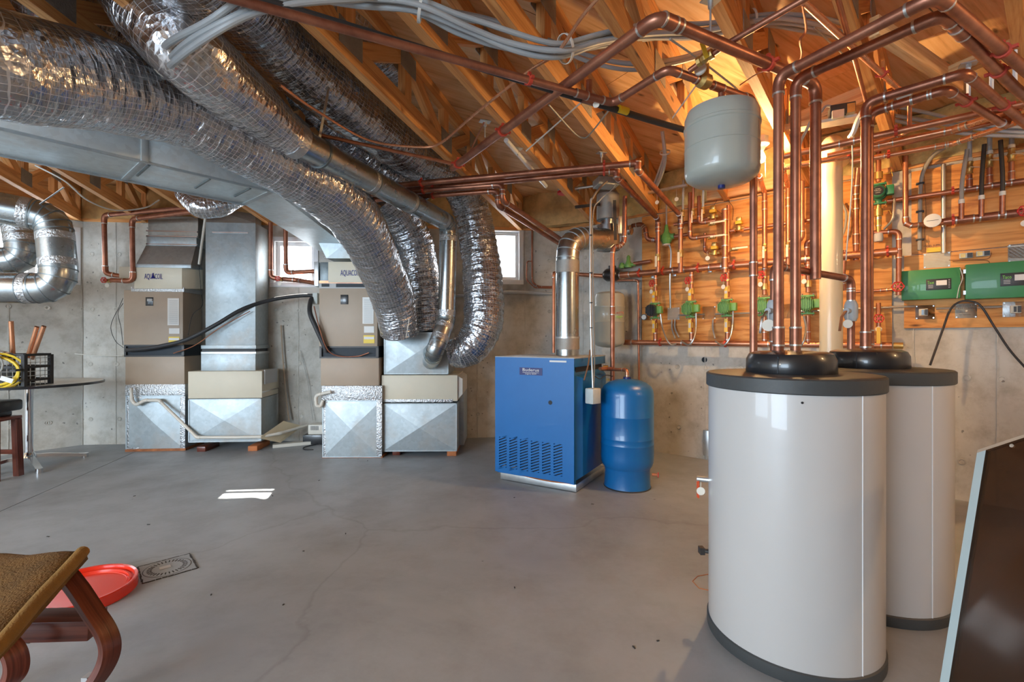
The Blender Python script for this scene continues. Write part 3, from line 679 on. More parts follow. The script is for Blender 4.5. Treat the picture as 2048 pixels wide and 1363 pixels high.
# ---- tall return duct beside it
rd = empty('return_air_duct', FB.hit(470, 880, .4), 'tall galvanized return duct with cream filter box between the two air handlers', 'duct')
fbox(FB, 411, 511, 445, 690, .37, .34, 'duct_column', 'galv', rd, .002)
p = [FB.hit(411, 446, .37), FB.hit(511, 446, .37), FB.hit(511, 428, .2), FB.hit(411, 412, .2)]
mb = MB(); mb.prism(p, FB.out * .15); mb.build('duct_head', 'galv_aged', rd)
fbox(FB, 424, 496, 463, 466, .376, .01, 'slip_joint', 'steel_bright', rd, 0)
fbox(FB, 402, 512, 690, 697, .385, .36, 'slip_joint', 'galv', rd, .001)
fbox(FB, 404, 511, 697, 703, .36, .32, 'flexible_collar', 'black_matte', rd, 0)
fbox(FB, 402, 512, 703, 708, .385, .36, 'slip_joint', 'zinc', rd, .001)
fbox(FB, 402, 511, 708, 745, .38, .35, 'duct_neck', 'galv', rd, .002)
fbox(FB, 376, 524, 742, 796, .50, .46, 'filter_box', 'cabinet_cream', rd, .004)
# removable end panel of the filter box
q = [FB.pt(FB.uz(FB.hit(524, 700, .5))[0] + .004, v_, z_) for v_, z_ in ((.46, .74), (.46, .90), (.12, .90), (.12, .74))]
mb = MB(); mb.prism(q, FB.u * .012); mb.build('filter_door', 'label_grey', rd)
xbreak(FB, 377, 523, 797, 883, .50, .46, 'return_boot', 'galv', rd, .02)
xs = FB.uz(FB.hit(523, 700, .5))[0]
mb = MB(); mb.box(FB.pt(xs + .004, .06, .43), (.012, .02, .46), FB.R); mb.box(FB.pt(xs + .004, .27, .655), (.008, .44, .014), FB.R); mb.build('boot_flange', 'steel_bright', rd)
MB().box(FB.pt(FB.uz(FB.hit(505, 700, .5))[0], .33, .028), (.10, .34, .056), FB.R, .004).build('support_block', 'brick_orange', None, 'orange wooden block under the right corner of the left return duct', 'block')
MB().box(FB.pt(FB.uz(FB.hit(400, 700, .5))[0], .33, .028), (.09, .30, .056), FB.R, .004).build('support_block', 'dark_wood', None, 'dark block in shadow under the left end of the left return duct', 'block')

# ---- middle air handler
a2 = furnace(F2, .95, .72, 638, 755, 576, 693, 715, 771, 0, 'tan air handler under the large foil ducts, right of the centre window', False)
sticker(F2, 725, 747, 594, 647, .952, a2, 'rating_label')
for y in range(599, 644, 4): sticker(F2, 728, 745, y, y + 1.2, .955, a2, 'printed_line', 'label_grey')
sticker(F2, 728, 748, 652, 665, .952, a2, 'warning_label'); sticker(F2, 727, 749, 670, 686, .952, a2, 'caution_label', 'yellow_plastic'); sticker(F2, 728, 748, 673, 678, .955, a2, 'caution_text')
sw = fbox(F2, 681, 696, 589, 608, .957, .012, 'view_port', 'black_plastic', a2, .002)
xbreak(F2, 645, 763, 800, 914, .95, .70, 'base_plenum', 'galv', a2, .03)
fbox(F2, 643, 764, 771, 802, .955, .71, 'foil_tape_band', 'foil_tape', a2, .004)
fbox(F2, 753, 764, 800, 912, .958, .02, 'foil_tape_band', 'foil_tape', a2, .002)
fbox(F2, 646, 655, 800, 912, .954, .01, 'foil_tape_band', 'foil_tape', a2, .002)
fbox(F2, 644, 765, 912, 917, .955, .70, 'floor_rail', 'rust', a2, 0)
fbox(F2, 656, 759, 523, 565, .96, .66, 'coil_cabinet', 'cabinet_cream', a2, .006)
text('AQUACOIL', F2.hit(700, 546, .965), F2.u, V(0, 0, 1), .085, 'logo_blue', a2, width=.20)
fbox(F2, 638, 757, 561, 566, .955, .6, 'copper_rail', 'copper', a2, 0)
fbox(F2, 638, 757, 565, 577, .945, .62, 'coil_tray', 'label_grey', a2, .002)
fbox(F2, 643, 658, 567, 573, .95, .02, 'tray_slot', 'dark_recess', a2, 0); fbox(F2, 672, 752, 567, 574, .95, .02, 'tray_slot', 'dark_recess', a2, 0)
fbox(F2, 628, 637, 523, 572, .85, .3, 'coil_header_box', 'zinc', a2, .004); fbox(F2, 640, 657, 524, 566, .90, .2, 'coil_header_box', 'galv_dark', a2, .004)
# ---- its side duct stack
sd = empty('supply_plenum', F2.hit(840, 903, .55), 'galvanized plenum stack with cream coil box receiving the foil ducts', 'duct')
xbreak(F2, 768, 897, 664, 748, .86, .62, 'upper_plenum', 'galv', sd, .03)
fbox(F2, 763, 915, 750, 802, .90, .70, 'coil_box', 'cabinet_cream', sd, .004)
u_ = F2.uz(F2.hit(915, 700, .9))[0]; z_a, z_b = F2.hit(915, 802, .9).z, F2.hit(915, 750, .9).z
mb = MB(); mb.prism([F2.pt(u_ - .02, .88, z_a), F2.pt(u_ + .05, .86, z_a + .07), F2.pt(u_ + .05, .86, z_b - .04), F2.pt(u_ - .02, .88, z_b)], F2.out * .62); mb.build('coil_box_cap', 'pvc_white', sd)
fbox(F2, 764, 905, 798, 804, .906, .02, 'foil_tape_band', 'foil_tape', sd, .001)
xbreak(F2, 765, 914, 806, 902, .90, .70, 'lower_plenum', 'galv', sd, .035)
mb = MB(); mb.box(F2.pt(u_ + .02, .40, .36), (.05, .5, .6), F2.R); mb.build('side_panel', 'galv', sd)
MB().box(F2.pt(F2.uz(F2.hit(905, 700, .9))[0] - .01, .62, .03), (.10, .55, .06), F2.R, .004).build('support_block', 'brick_orange', None, 'orange wooden block under the right corner of the plenum stack', 'block')
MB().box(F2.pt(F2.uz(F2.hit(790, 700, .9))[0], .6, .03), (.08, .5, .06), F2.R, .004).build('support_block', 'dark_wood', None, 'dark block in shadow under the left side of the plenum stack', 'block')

# ---- rectangular trunk duct
ZB = 2.25
n0, n1 = PZ(-160, 216, ZB), PZ(547, 381, ZB); dirT = (n1 - n0).normalized(); n0 = n0 - dirT * 1.3; nrmT = V(-dirT.y, dirT.x, 0); WD = .50
tr_ = empty('trunk_duct', n0, 'pale rectangular galvanized trunk duct hung below the trusses at left', 'duct')
L_ = (n1 - n0).length; RT = basis(dirT); HT = .30
nseg = 4; 
for i in range(nseg):
    a = n0 + dirT * (L_ * i / nseg); b_ = n0 + dirT * (L_ * (i + 1) / nseg - .004); m_ = (a + b_) / 2 + nrmT * WD / 2 + V(0, 0, HT / 2)
    MB().box(m_, ((b_ - a).length, WD, HT), RT, .003).build('duct_section', 'trunk_metal', tr_)
    MB().box(b_ + nrmT * WD / 2 + V(0, 0, HT / 2), (.035, WD + .012, HT + .012), RT, .002).build('drive_cleat', 'galv', tr_)
for s_ in (-1, 1):
    MB().box(n0 + dirT * L_ / 2 + nrmT * (WD / 2 + s_ * (WD / 2 - .012)) + V(0, 0, -.006), (L_, .016, .012), RT).build('seam_strip', 'galv', tr_)
for f in (.76, .87, .955):
    MB().box(n0 + dirT * L_ * f + nrmT * WD * .38 + V(0, 0, -.005), (.012, WD * .55, .006), RT).build('standing_seam', 'galv_dark', tr_)
# end transition dropping onto the middle air handler
e0 = [n1, n1 + nrmT * WD, n1 + nrmT * WD + V(0, 0, HT), n1 + V(0, 0, HT)]
zt_ = F2.hit(700, 517, .9).z
e1 = [F2.pt(F2.uz(F2.hit(688, 500, .85))[0], .85, zt_ + .16), F2.pt(F2.uz(F2.hit(640, 500, .45))[0], .45, zt_ + .16), F2.pt(F2.uz(F2.hit(640, 500, .45))[0], .45, zt_ + .42), F2.pt(F2.uz(F2.hit(688, 500, .85))[0], .85, zt_ + .42)]
mb = MB(); mb.raw(e0 + e1, [(0, 1, 5, 4), (1, 2, 6, 5), (2, 3, 7, 6), (3, 0, 4, 7), (3, 2, 1, 0), (4, 5, 6, 7)]); mb.build('duct_transition', 'trunk_metal', tr_, sharp=5)
ub0, ub1 = F2.uz(F2.hit(656, 517, .93))[0], F2.uz(F2.hit(757, 517, .93))[0]
g0 = [F2.pt(ub0 - .02, .92, zt_), F2.pt(ub1, .92, zt_), F2.pt(ub1, .40, zt_), F2.pt(ub0 - .02, .40, zt_)]
g1 = [F2.pt(ub0 - .22, .95, zt_ + .42), F2.pt(ub1 - .02, .88, zt_ + .44), F2.pt(ub1 - .02, .40, zt_ + .44), F2.pt(ub0 - .22, .40, zt_ + .42)]
mb = MB(); mb.raw(g0 + g1, [(0, 1, 5, 4), (1, 2, 6, 5), (2, 3, 7, 6), (3, 0, 4, 7), (3, 2, 1, 0), (4, 5, 6, 7)]); mb.build('duct_drop', 'trunk_metal', tr_, sharp=5)
# return column behind the flexes (pale metal seen between them)
cb = empty('riser_duct', F2.hit(750, 660, .3), 'narrow galvanized riser glimpsed between the foil ducts by the wall', 'duct')
fbox(F2, 744, 762, 430, 600, .38, .26, 'riser', 'galv', cb, .002)

# ---- flexible foil ducts
def flex(pts, rs, label, name='flexible_duct', mat='foil', group='foil jacketed flexible ducts', n=9, cr=.035, seg=40, rib=0.0, seed=0, cat='duct'):
    """pts: (px,py,Y) list; rs radii"""
    ctl = [P(*p) if not isinstance(p, Vector) else p for p in pts]; path = spline(ctl, n * 2)
    rr = []; m_ = len(ctl) - 1
    for i in range(len(path)):
        t = i / (len(path) - 1) * m_; k_ = min(int(t), m_ - 1); f = t - k_; rr.append(rs[k_] * (1 - f) + rs[k_ + 1] * f)
    # resample finely along the length
    P2 = []; R2 = []
    for i in range(len(path) - 1):
        d = (path[i + 1] - path[i]).length; c = max(1, int(d / .018))
        for q in range(c): P2.append(path[i].lerp(path[i + 1], q / c)); R2.append(rr[i] + (rr[i + 1] - rr[i]) * q / c)
    P2.append(path[-1]); R2.append(rr[-1])
    def wob(L, a, p):
        w_ = noise.noise(V(math.cos(a) * 1.6 + seed, math.sin(a) * 1.6, L * 10)) * cr
        w_ += noise.noise(V(math.cos(a) * 4 + seed, math.sin(a) * 4, L * 30 + 5)) * cr * .5
        w_ += rib * math.sin(L * 2 * math.pi / .075 + .8 * math.sin(a + L)) + .045 * noise.noise(V(seed, math.cos(a) * .8, L * 2.2))
        return 1 + w_
    mb = MB(); mb.tube(P2, R2, seg, True, 0, wob)
    return mb.build(name, mat, None, label, cat, group, sharp=60)
def cuff(a, b_, r, parent, name='seam_cuff', mat='foil', rr=1.03):
    MB().tube([a, a.lerp(b_, .5), b_], [r * rr, r * rr * 1.01, r * rr], 40).build(name, mat, parent)
f1 = flex([V(-2.55, -.9, 2.30), V(-2.27, .45, 2.30), (-170, 60, 1.62), (0, 128, 1.82), (180, 165, 2.12), (330, 202, 2.42), (362, 212, 2.48)], [.205, .205, .205, .205, .205, .203, .196],
          'large foil jacketed duct section running in from the left picture edge', 'flexible_duct', 'foil', n=6, cr=.022, seed=1)
f1b = flex([(352, 208, 2.47), (450, 262, 2.68), (560, 322, 2.98), (655, 380, 3.32), (712, 440, 3.75), (752, 515, 4.2), (785, 600, 4.68), (800, 664, 4.86)], [.185, .195, .20, .205, .205, .20, .205, .19],
           'longest foil duct sweeping down from centre left to the left side of the plenum top', n=6, cr=.045, seed=7, rib=.012)
f2 = flex([(222, -62, 2.32), (262, -18, 2.22), (312, 38, 2.12), (372, 98, 2.07), (455, 172, 2.28), (548, 246, 2.6), (590, 280, 2.72)], [.14, .15, .155, .16, .155, .125, .098],
          'shiny crinkled foil sleeve ending where the bare metal pipe begins', mat='foil_bright', n=6, cr=.07, seed=13)
f3 = flex([(250, -200, 1.5), (380, -80, 1.9), (470, -10, 2.25), (545, 80, 2.7), (640, 165, 3.1), (740, 245, 3.6), (830, 312, 4.2), (905, 350, 4.75), (938, 405, 5.05), (957, 490, 5.1), (966, 570, 5.06), (965, 650, 5.0), (938, 697, 4.98), (900, 706, 5.0)],
          [.2, .2, .2, .2, .2, .2, .2, .2, .2, .205, .215, .215, .19, .15], 'foil duct that hooks back into the right side of the plenum stack', n=6, cr=.05, seed=21, rib=.022)
f4 = flex([(752, 385, 4.7), (790, 420, 5.0), (828, 490, 5.25), (848, 580, 5.28), (855, 664, 5.25)], [.19, .2, .21, .205, .17],
          'foil duct dropping straight into the plenum top behind the bare metal pipe', n=6, cr=.05, seed=31, rib=.02)
f5 = flex([(520, 130, 3.0), (610, 215, 3.5), (700, 290, 4.0), (785, 345, 4.5), (850, 378, 4.8)], [.14, .14, .14, .14, .14],
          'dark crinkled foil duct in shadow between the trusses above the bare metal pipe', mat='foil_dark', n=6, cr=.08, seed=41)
f6 = flex([(-60, -90, 2.2), (90, -5, 2.35), (200, 45, 2.6), (330, 120, 3.0), (470, 190, 3.5)], [.17, .17, .17, .17, .17],
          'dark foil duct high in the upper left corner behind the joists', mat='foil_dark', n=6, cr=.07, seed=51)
f7 = flex([(600, -60, 2.33), (645, 6, 2.45), (720, 70, 2.7), (800, 130, 3.2)], [.14, .14, .14, .14],
          'foil duct at the top edge passing above the grey tubing bundle', n=6, cr=.06, seed=61)
f8 = flex([(365, 385, 4.35), (400, 412, 4.3), (440, 410, 4.35), (480, 396, 4.5)], [.07, .10, .10, .07],
          'short sagging foil elbow under the trunk duct above the left return', mat='foil_bright', n=6, cr=.08, seed=71)
f9 = flex([(722, 400, 5.2), (745, 420, 5.3), (775, 416, 5.4), (800, 440, 5.45)], [.08, .12, .12, .1], 'small pale foil duct near the wall behind the longest foil duct', mat='foil_bright', n=6, cr=.07, seed=81)
# cuffs
def pp(px, py, Y): return P(px, py, Y)
cuff(pp(342, 205, 2.445), pp(362, 212, 2.475), .20, f1, 'end_collar', 'foil', 1.03)
cuff(pp(583, 275, 2.70), pp(598, 285, 2.75), .095, f2, 'tape_collar', 'foil_tape', 1.08)
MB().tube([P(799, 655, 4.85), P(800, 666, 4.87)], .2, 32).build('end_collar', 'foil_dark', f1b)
# zip ties and a loose strap on the flexes
MB().tube(spline([P(826, 640, 4.9), P(822, 605, 4.75), P(823, 590, 4.7), P(818, 640, 4.66), P(812, 675, 4.6)], 6), .004, 6).build('strap_tie', 'white_wire', None, 'thin white tie hanging between the foil ducts at the plenum top', 'cable tie')

# ---- bare round pipes
def roundduct(pts, r, label, bend, seams_=(), mat='round_duct', gores=4, group=None, cat='duct'):
    ctl = [P(*p) if not isinstance(p, Vector) else p for p in pts]; path, arcs = fillet(ctl, bend, gores)
    mb = MB(); mb.tube(path, r, 36); o = mb.build('round_duct', mat, None, label, cat, group, sharp=50)
    for arc, a, b_, ang in arcs:
        for q in range(len(arc)):
            d = (arc[min(q + 1, len(arc) - 1)] - arc[max(q - 1, 0)]).normalized()
            MB().tube([arc[q] - d * .004, arc[q] + d * .004], r * 1.018, 36).build('gore_seam', 'galv_dark', o)
        for q, sg in ((arc[0], -a), (arc[-1], b_)):
            MB().tube([q + sg * .02, q + sg * .075], r * 1.012, 36).build('tape_band', 'foil_tape', o)
    for sg, f in seams_:
        a, b_ = ctl[sg], ctl[sg + 1]; c = a.lerp(b_, f); d = (b_ - a).normalized()
        MB().tube([c - d * .022, c + d * .022], r * 1.02, 36).build('tape_band', 'foil_tape', o)
        MB().tube([c + d * .03, c + d * .036], r * 1.03, 36).build('crimp_ring', 'galv_dark', o)
    return o
rA = roundduct([(588, 279, 2.70), (897, 446, 4.78), (893, 640, 4.76), (868, 706, 4.60), (862, 722, 4.98)], .088, 'bare galvanized round pipe slanting across centre and dropping to the plenum front', .11, ((0, .35), (0, .62)))
MB().tube([P(868, 700, 4.80), P(866, 706, 4.98)], [.088, .105], 32).build('plenum_collar', 'galv', rA)
for f in (.1, ):
    c = P(588, 279, 2.70).lerp(P(897, 446, 4.78), f); d = (P(897, 446, 4.78) - P(588, 279, 2.70)).normalized()
    MB().tube([c - d * .008, c + d * .008], .094, 36).build('hanger_band', 'galv_dark', rA); MB().strip([c + V(0, 0, .09), c + V(.05, .02, .42)], .02, d, .003).build('hanger_strap', 'zinc', rA)
rB = roundduct([(-800, 260, 2.6), (107, 436, 3.55), (121, 577, 3.52), (-800, 560, 2.9)], .112, 'nearest shiny round duct elbow hanging before the left window', .13, ((0, .92), (2, .08)), group='shiny round ducts by the left window')
rC = roundduct([(-700, 270, 3.3), (36, 428, 4.2), (52, 522, 4.2), (-700, 530, 3.4)], .122, 'farther shiny round duct elbow tucked behind the nearest one by the left window', .14, ((2, .10),), group='shiny round ducts by the left window')
MB().strip([P(80, 408, 3.45), P(128, 374, 3.45)], .012, V(0, 1, 0), .003).build('hanger_strap', 'zinc', rB)

# ---- line set (black insulated) and liquid line on the air handlers
MB().tube(spline([FB.hit(253, 700, .43), FB.hit(290, 697, .46), FB.hit(330, 690, .47), FB.hit(375, 678, .48), FB.hit(430, 650, .48), FB.hit(485, 618, .42), FB.hit(540, 600, .30), FB.hit(590, 592, .25), FB.hit(632, 590, .25)], 8), .022, 12).build('insulated_line', 'black_matte', None, 'long black insulated refrigerant line arching between the two air handlers', 'pipe')
MB().tube(spline([FB.hit(347, 706, .42), FB.hit(390, 690, .46), FB.hit(440, 655, .46), FB.hit(500, 622, .42)], 8), .005, 8).build('liquid_line', 'copper', None, 'thin copper liquid line below the long black insulated line', 'pipe')
MB().tube(spline([F2.hit(632, 592, .80), F2.hit(622, 600, .86), F2.hit(620, 625, .98), F2.hit(632, 655, 1.0), F2.hit(648, 690, .99), F2.hit(652, 705, .98)], 8), .024, 12).build('insulated_line', 'black_matte', None, 'short black insulated line looping down the left side of the middle air handler', 'pipe')
MB().tube(spline([F2.hit(628, 612, .97), F2.hit(640, 660, 1.01), F2.hit(656, 700, 1.0), F2.hit(680, 712, .98), F2.hit(715, 712, .97), F2.hit(738, 705, .97)], 8), .006, 8).build('liquid_line', 'copper_brown', None, 'thin copper line curling across the black slot of the middle air handler', 'pipe')
MB().box(F2.hit(632, 597, .82), (.05, .06, .12), F2.R, .003).build('junction_box', 'grey_box', None, 'small grey junction box on the upper left corner of the middle air handler', 'electrical box')
MB().tube(spline([FB.hit(905, 592, .05), FB.hit(960, 588, .10), FB.hit(1010, 584, .12), FB.hit(1060, 585, .10), FB.hit(1104, 587, .06)], 6), .020, 12).build('grey_conduit', 'grey_pex', None, 'grey flexible conduit along the wall between the hooked foil duct and boiler flue', 'conduit')

# ---- condensate pipes
def pvc(pts, r, label, mat='pvc_white', bend=.05):
    path, arcs = fillet(pts, bend); o = MB().tube(path, r, 12).build('condensate_pipe', mat, None, label, 'pipe')
    for arc, a, b_, ang in arcs:
        MB().tube([arc[0] - a * r] + arc + [arc[-1] + b_ * r], r * 1.18, 12).build('elbow', mat, o)
    return o
pvc([FB.hit(262, 775, .47), FB.hit(264, 800, .47), FB.hit(272, 810, .47), FB.hit(290, 800, .47), FB.hit(318, 800, .47), FB.hit(394, 874, .56), FB.hit(470, 874, .56), FB.hit(522, 873, .56), FB.hit(560, 866, .45), FB.hit(614, 850, .16)], .0165,
    'cream condensate pipe slanting over the left galvanized bases to the floor pump')
pvc([F2.hit(662, 783, 1.0), F2.hit(631, 790, 1.0), F2.hit(633, 811, 1.0), F2.hit(642, 812, .99), F2.hit(646, 800, .98)], .016, 'short white condensate trap on the left of the middle base')

# copper supplies to both coils
# ================================================================ PIPE KIT
def run(pts, r, label, mat='copper', name='copper_pipe', bend=None, seg=12, coup=(), clamps=(), group=None, elbows=True, cat='pipe', parent=None):
    path, arcs = fillet(pts, bend or r * 2.4, 5)
    o = MB().tube(path, r, seg).build(name, mat, parent, label, cat if parent is None else None, group)
    if elbows:
        for arc, a, b_, ang in arcs:
            if ang < .2: continue
            e = MB(); e.tube([arc[0] - a * r * 1.3] + arc + [arc[-1] + b_ * r * 1.3], r * 1.14, seg, True, 0)
            for q, d in ((arc[0], -a), (arc[-1], b_)): e.tube([q + d * r * 1.15, q + d * r * 1.55], r * 1.2, seg, True, 1)
            e.build('elbow', [mat, 'solder'], o)
    pts = [Vector(p) for p in pts]
    for s_, f in coup:
        a, b_ = pts[s_], pts[s_ + 1]; c = a.lerp(b_, f); d = (b_ - a).normalized()
        e = MB(); e.tube([c - d * r * 1.8, c + d * r * 1.8], r * 1.15, seg, True, 0)
        for k_ in (-1, 1): e.tube([c + d * r * 1.65 * k_, c + d * r * 2.0 * k_], r * 1.2, seg, True, 1)
        e.build('coupling', [mat, 'solder'], o)
    for s_, f in clamps:
        a, b_ = pts[s_], pts[s_ + 1]; c = a.lerp(b_, f); d = (b_ - a).normalized()
        e = MB(); e.tube([c - d * .008, c + d * .008], r * 1.35, seg, True, 0)
        sd_ = d.cross(V(0, 0, 1)); sd_ = sd_.normalized() if sd_.length > .1 else V(1, 0, 0)
        e.box(c, (.014, r * 4.2, .012), basis(d)); e.box(c + V(0, 0, r * 1.5), (.014, .014, .018), basis(d) if abs(d.z) < .9 else None)
        e.build('pipe_clamp', 'clamp_red', o)
    return o
def ring(c, d, r, t, mat, name, parent, seg=14):
    d = Vector(d).normalized(); return MB().tube([Vector(c) - d * t / 2, Vector(c) + d * t / 2], r, seg).build(name, mat, parent)
def ball_valve(c, d, hdir, r, parent, handle='valve_cream', hl=.075, face=None):
    """small brass valve on pipe axis d with lever towards hdir"""
    c = Vector(c); d = Vector(d).normalized(); h = Vector(hdir).normalized(); face = face or -FR.out
    e = MB(); R_ = basis(d) @ Matrix(((0, 0, 1), (0, 1, 0), (-1, 0, 0)))
    e.lathe([(r * 1.2, -.034), (r * 1.55, -.034), (r * 1.55, -.018), (r * 1.3, -.015), (r * 1.75, 0), (r * 1.3, .015), (r * 1.55, .018), (r * 1.55, .034), (r * 1.2, .034)], c, R_, 8)
    e.cyl(c, c + face * (r * 2.3), r * .5, 8)
    v_ = e.build('ball_valve', 'brass', parent)
    q = c + face * (r * 2.4); e = MB(); e.strip([q - h * .008, q + h * .02, q + h * (.025) + face * .006, q + h * hl + face * .006], r * 1.2, h.cross(face), .005); e.build('lever_handle', handle, v_)
    return v_
def gate_valve(c, d, face, r, parent, tag_=True, wheel=.030):
    c = Vector(c); d = Vector(d).normalized(); face = Vector(face).normalized(); e = MB(); R_ = basis(d) @ Matrix(((0, 0, 1), (0, 1, 0), (-1, 0, 0)))
    e.lathe([(r * 1.2, -.03), (r * 1.5, -.03), (r * 1.5, -.016), (r * 1.2, -.01), (r * 1.5, 0), (r * 1.2, .01), (r * 1.5, .016), (r * 1.5, .03), (r * 1.2, .03)], c, R_, 8)
    e.cyl(c, c + face * (r + .03), r * .65, 10); e.cyl(c, c + face * (r + .045), .004, 6)
    v_ = e.build('gate_valve', 'brass', parent)
    q = c + face * (r + .045); side = face.cross(V(0, 0, 1)).normalized(); up = side.cross(face).normalized(); w_ = MB()
    loop = [q + (side * math.cos(a) + up * math.sin(a)) * wheel * (1 + .08 * math.cos(6 * a)) for a in [2 * math.pi * k / 24 for k in range(25)]]
    w_.tube(loop, .0045, 6, False); w_.cyl(q - face * .004, q + face * .006, .009, 8)
    for k in range(3):
        a = math.pi * k / 3; w_.beam(q - (side * math.cos(a) + up * math.sin(a)) * wheel, q + (side * math.cos(a) + up * math.sin(a)) * wheel, .006, .005)
    w_.build('hand_wheel', 'red_wheel', v_)
    if tag_: tag(q + face * .006 - V(0, 0, wheel), face, v_)
    return v_
def tag(c, face, parent, r=.022, drop=.055, txt=None):
    side = Vector(face).cross(V(0, 0, 1)).normalized(); c = Vector(c); q = c - V(0, 0, drop)
    e = MB(); e.cyl(c, q + V(0, 0, r), .0012, 5); e.cyl(q - Vector(face) * .001, q + Vector(face) * .001, r, 16); return e.build('paper_tag', 'tag_white', parent)
def circ_pump(c, parent, label, col_='pump_green', face=None, box_side=1, black=False, badge=False, group='green circulator pumps'):
    """wet rotor circulator: flanged volute on a vertical pipe, finned motor facing out, terminal box on the side"""
    c = Vector(c); f = (face or -FR.out); s_ = f.cross(V(0, 0, 1)).normalized(); s_ = -s_ if s_.dot(FR.u) < 0 else s_
    root = empty('circulator_pump', c - V(0, 0, .09), label, 'pump', group)
    Rf = basis(f) @ Matrix(((0, 0, 1), (0, 1, 0), (-1, 0, 0)))
    e = MB(); e.lathe([(.03, -.035), (.052, -.03), (.058, 0), (.055, .03), (.035, .04)], c, Rf, 20); e.cyl(c + V(0, 0, -.078), c + V(0, 0, .078), .024, 14); e.build('volute', col_, root)
    for z_ in (-.078, .078):
        e = MB(); e.box(c + V(0, 0, z_), (.105, .045, .014), FR.R, .003); e.build('flange', col_, root)
        for k in (-1, 1): e = MB(); e.cyl(c + s_ * .042 * k + V(0, 0, z_ - .02), c + s_ * .042 * k + V(0, 0, z_ + .02), .006, 6); e.build('flange_bolt', 'steel_bright', root)
    mc = 'black_plastic' if black else col_
    e = MB(); e.lathe([(.046, .04), (.050, .045), (.050, .105), (.042, .116), (0, .118)], c, Rf, 24); mt = e.build('motor', mc, root)
    if not badge:
        for k in range(-4, 5):
            x = k * .0125; h_ = math.sqrt(max(.0001, .062 ** 2 - x * x)); MB().box(c + f * .087 + s_ * x, (.0045, .088, h_ * 2), FR.R).build('cooling_fin', mc, mt)
    else:
        MB().cyl(c + f * .118, c + f * .123, .036, 24).build('name_plate', 'black_plastic', mt)
        text('TACO', c + f * .1235, s_, V(0, 0, 1), .016, 'tag_white', mt)
        for z_ in (-.016, .014): MB().box(c + f * .1237 + V(0, 0, z_), (.03, .001, .002), FR.R).build('printed_line', 'tag_white', mt)
    e = MB(); e.box(c + f * .055 + s_ * .075 * box_side + V(0, 0, .005), (.05, .06, .075), FR.R, .004); e.build('terminal_box', col_, root)
    return root
def jbox(fr, px, py, sz, v, label, mat='grey_box', name='junction_box', screws=True, dep=.05, group=None):
    c = fr.hit(px, py, v); root = MB().box(c + fr.out * (dep / 2), (sz[0], dep, sz[1]), fr.R, .004).build(name, mat, None, label, 'electrical box', group)
    if screws:
        for sx in (-1, 1):
            for sz_ in (-1, 1):
                q = c + fr.u * sx * (sz[0] / 2 - .012) + V(0, 0, sz_ * (sz[1] / 2 - .012)); MB().cyl(q, q - fr.out * .004, .005, 8).build('screw', 'zinc', root)
    return root
def lathe_thing(name, prof, c, mat, label=None, cat=None, seg=48, parent=None, cap=True, **kw):
    return MB().lathe(prof, c, None, seg, 0, cap).build(name, mat, parent, label, cat, **kw)

# ================================================================ INDIRECT TANKS
def water_tank(c, label, h=1.105, r=.317, door=None):
    root = empty('hot_water_tank', c, label, 'water tank', 'white cylindrical hot water tanks'); c = Vector(c)
    lathe_thing('base_ring', [(r + .004, 0), (r + .006, .005), (r + .006, .045), (r, .05)], c, 'rim_black', parent=root, seg=72)
    lathe_thing('jacket', [(r - .001, .045), (r, .05), (r, h - .055), (r - .001, h - .05)], c, 'enamel', parent=root, seg=96)
    lathe_thing('lid', [(r + .006, h - .058), (r + .009, h - .054), (r + .009, h - .006), (r + .002, h), (r * .6, h + .004), (0, h + .005)], c, 'rim_black', parent=root, seg=96)
    lathe_thing('top_cap', [(.165, h + .003), (.168, h + .01), (.166, h + .06), (.155, h + .082), (.13, h + .092), (.06, h + .096), (0, h + .096)], c, 'black_plastic', parent=root, seg=48)
    d = -Vector((c.x, c.y, 0)).normalized(); a0 = math.atan2(d.y, d.x)
    # cap seam, jacket seam, plug
    a = a0 - .25; e = V(math.cos(a), math.sin(a), 0); MB().beam(c + e * .02 + V(0, 0, h + .095), c + e * .165 + V(0, 0, h + .07), .004, .008).build('cap_seam', 'dark_recess', root)
    MB().beam(c + e * .1685 + V(0, 0, h + .008), c + e * .1675 + V(0, 0, h + .062), .003, .004).build('cap_seam', 'dark_recess', root)
    a = a0 + .78; e = V(math.cos(a), math.sin(a), 0); MB().beam(c + e * (r + .0008) + V(0, 0, .05), c + e * (r + .0008) + V(0, 0, h - .056), .004, .002, up=e).build('jacket_seam', 'window_vinyl', root)
    a = a0 + .12; e = V(math.cos(a), math.sin(a), 0); q = c + e * r + V(0, 0, h - .085); MB().cyl(q, q + e * .003, .0045, 10).build('plug', 'black_plastic', root)
    return root
TK1 = V(1.171, 1.980, 0); TK2 = V(1.765, 2.334, 0)
t1 = water_tank(TK1, 'nearer white hot water tank with black rim and domed black cap'); t2 = water_tank(TK2, 'farther white hot water tank, partly hidden behind the nearer one')
dl = V(-.92, .38, 0)
q = TK1 + dl * .317 + V(0, 0, .62); v_ = MB().cyl(q, q + dl * .05, .012, 10).build('side_valve', 'zinc', t1); MB().strip([q + dl * .045, q + dl * .045 - V(0, 0, .085)], .02, V(0, 1, 0), .004).build('lever_handle', 'orange_red', v_); tag(q + dl * .05 + V(.01, -.02, -.01), V(-.2, -.97, 0), v_, .018, .04)
q = TK1 + dl * .317 + V(0, 0, .30); v_ = MB().cyl(q, q + dl * .04, .010, 10).box(q + dl * .03, (.02, .03, .03)).build('drain_cock', 'black_iron', t1)

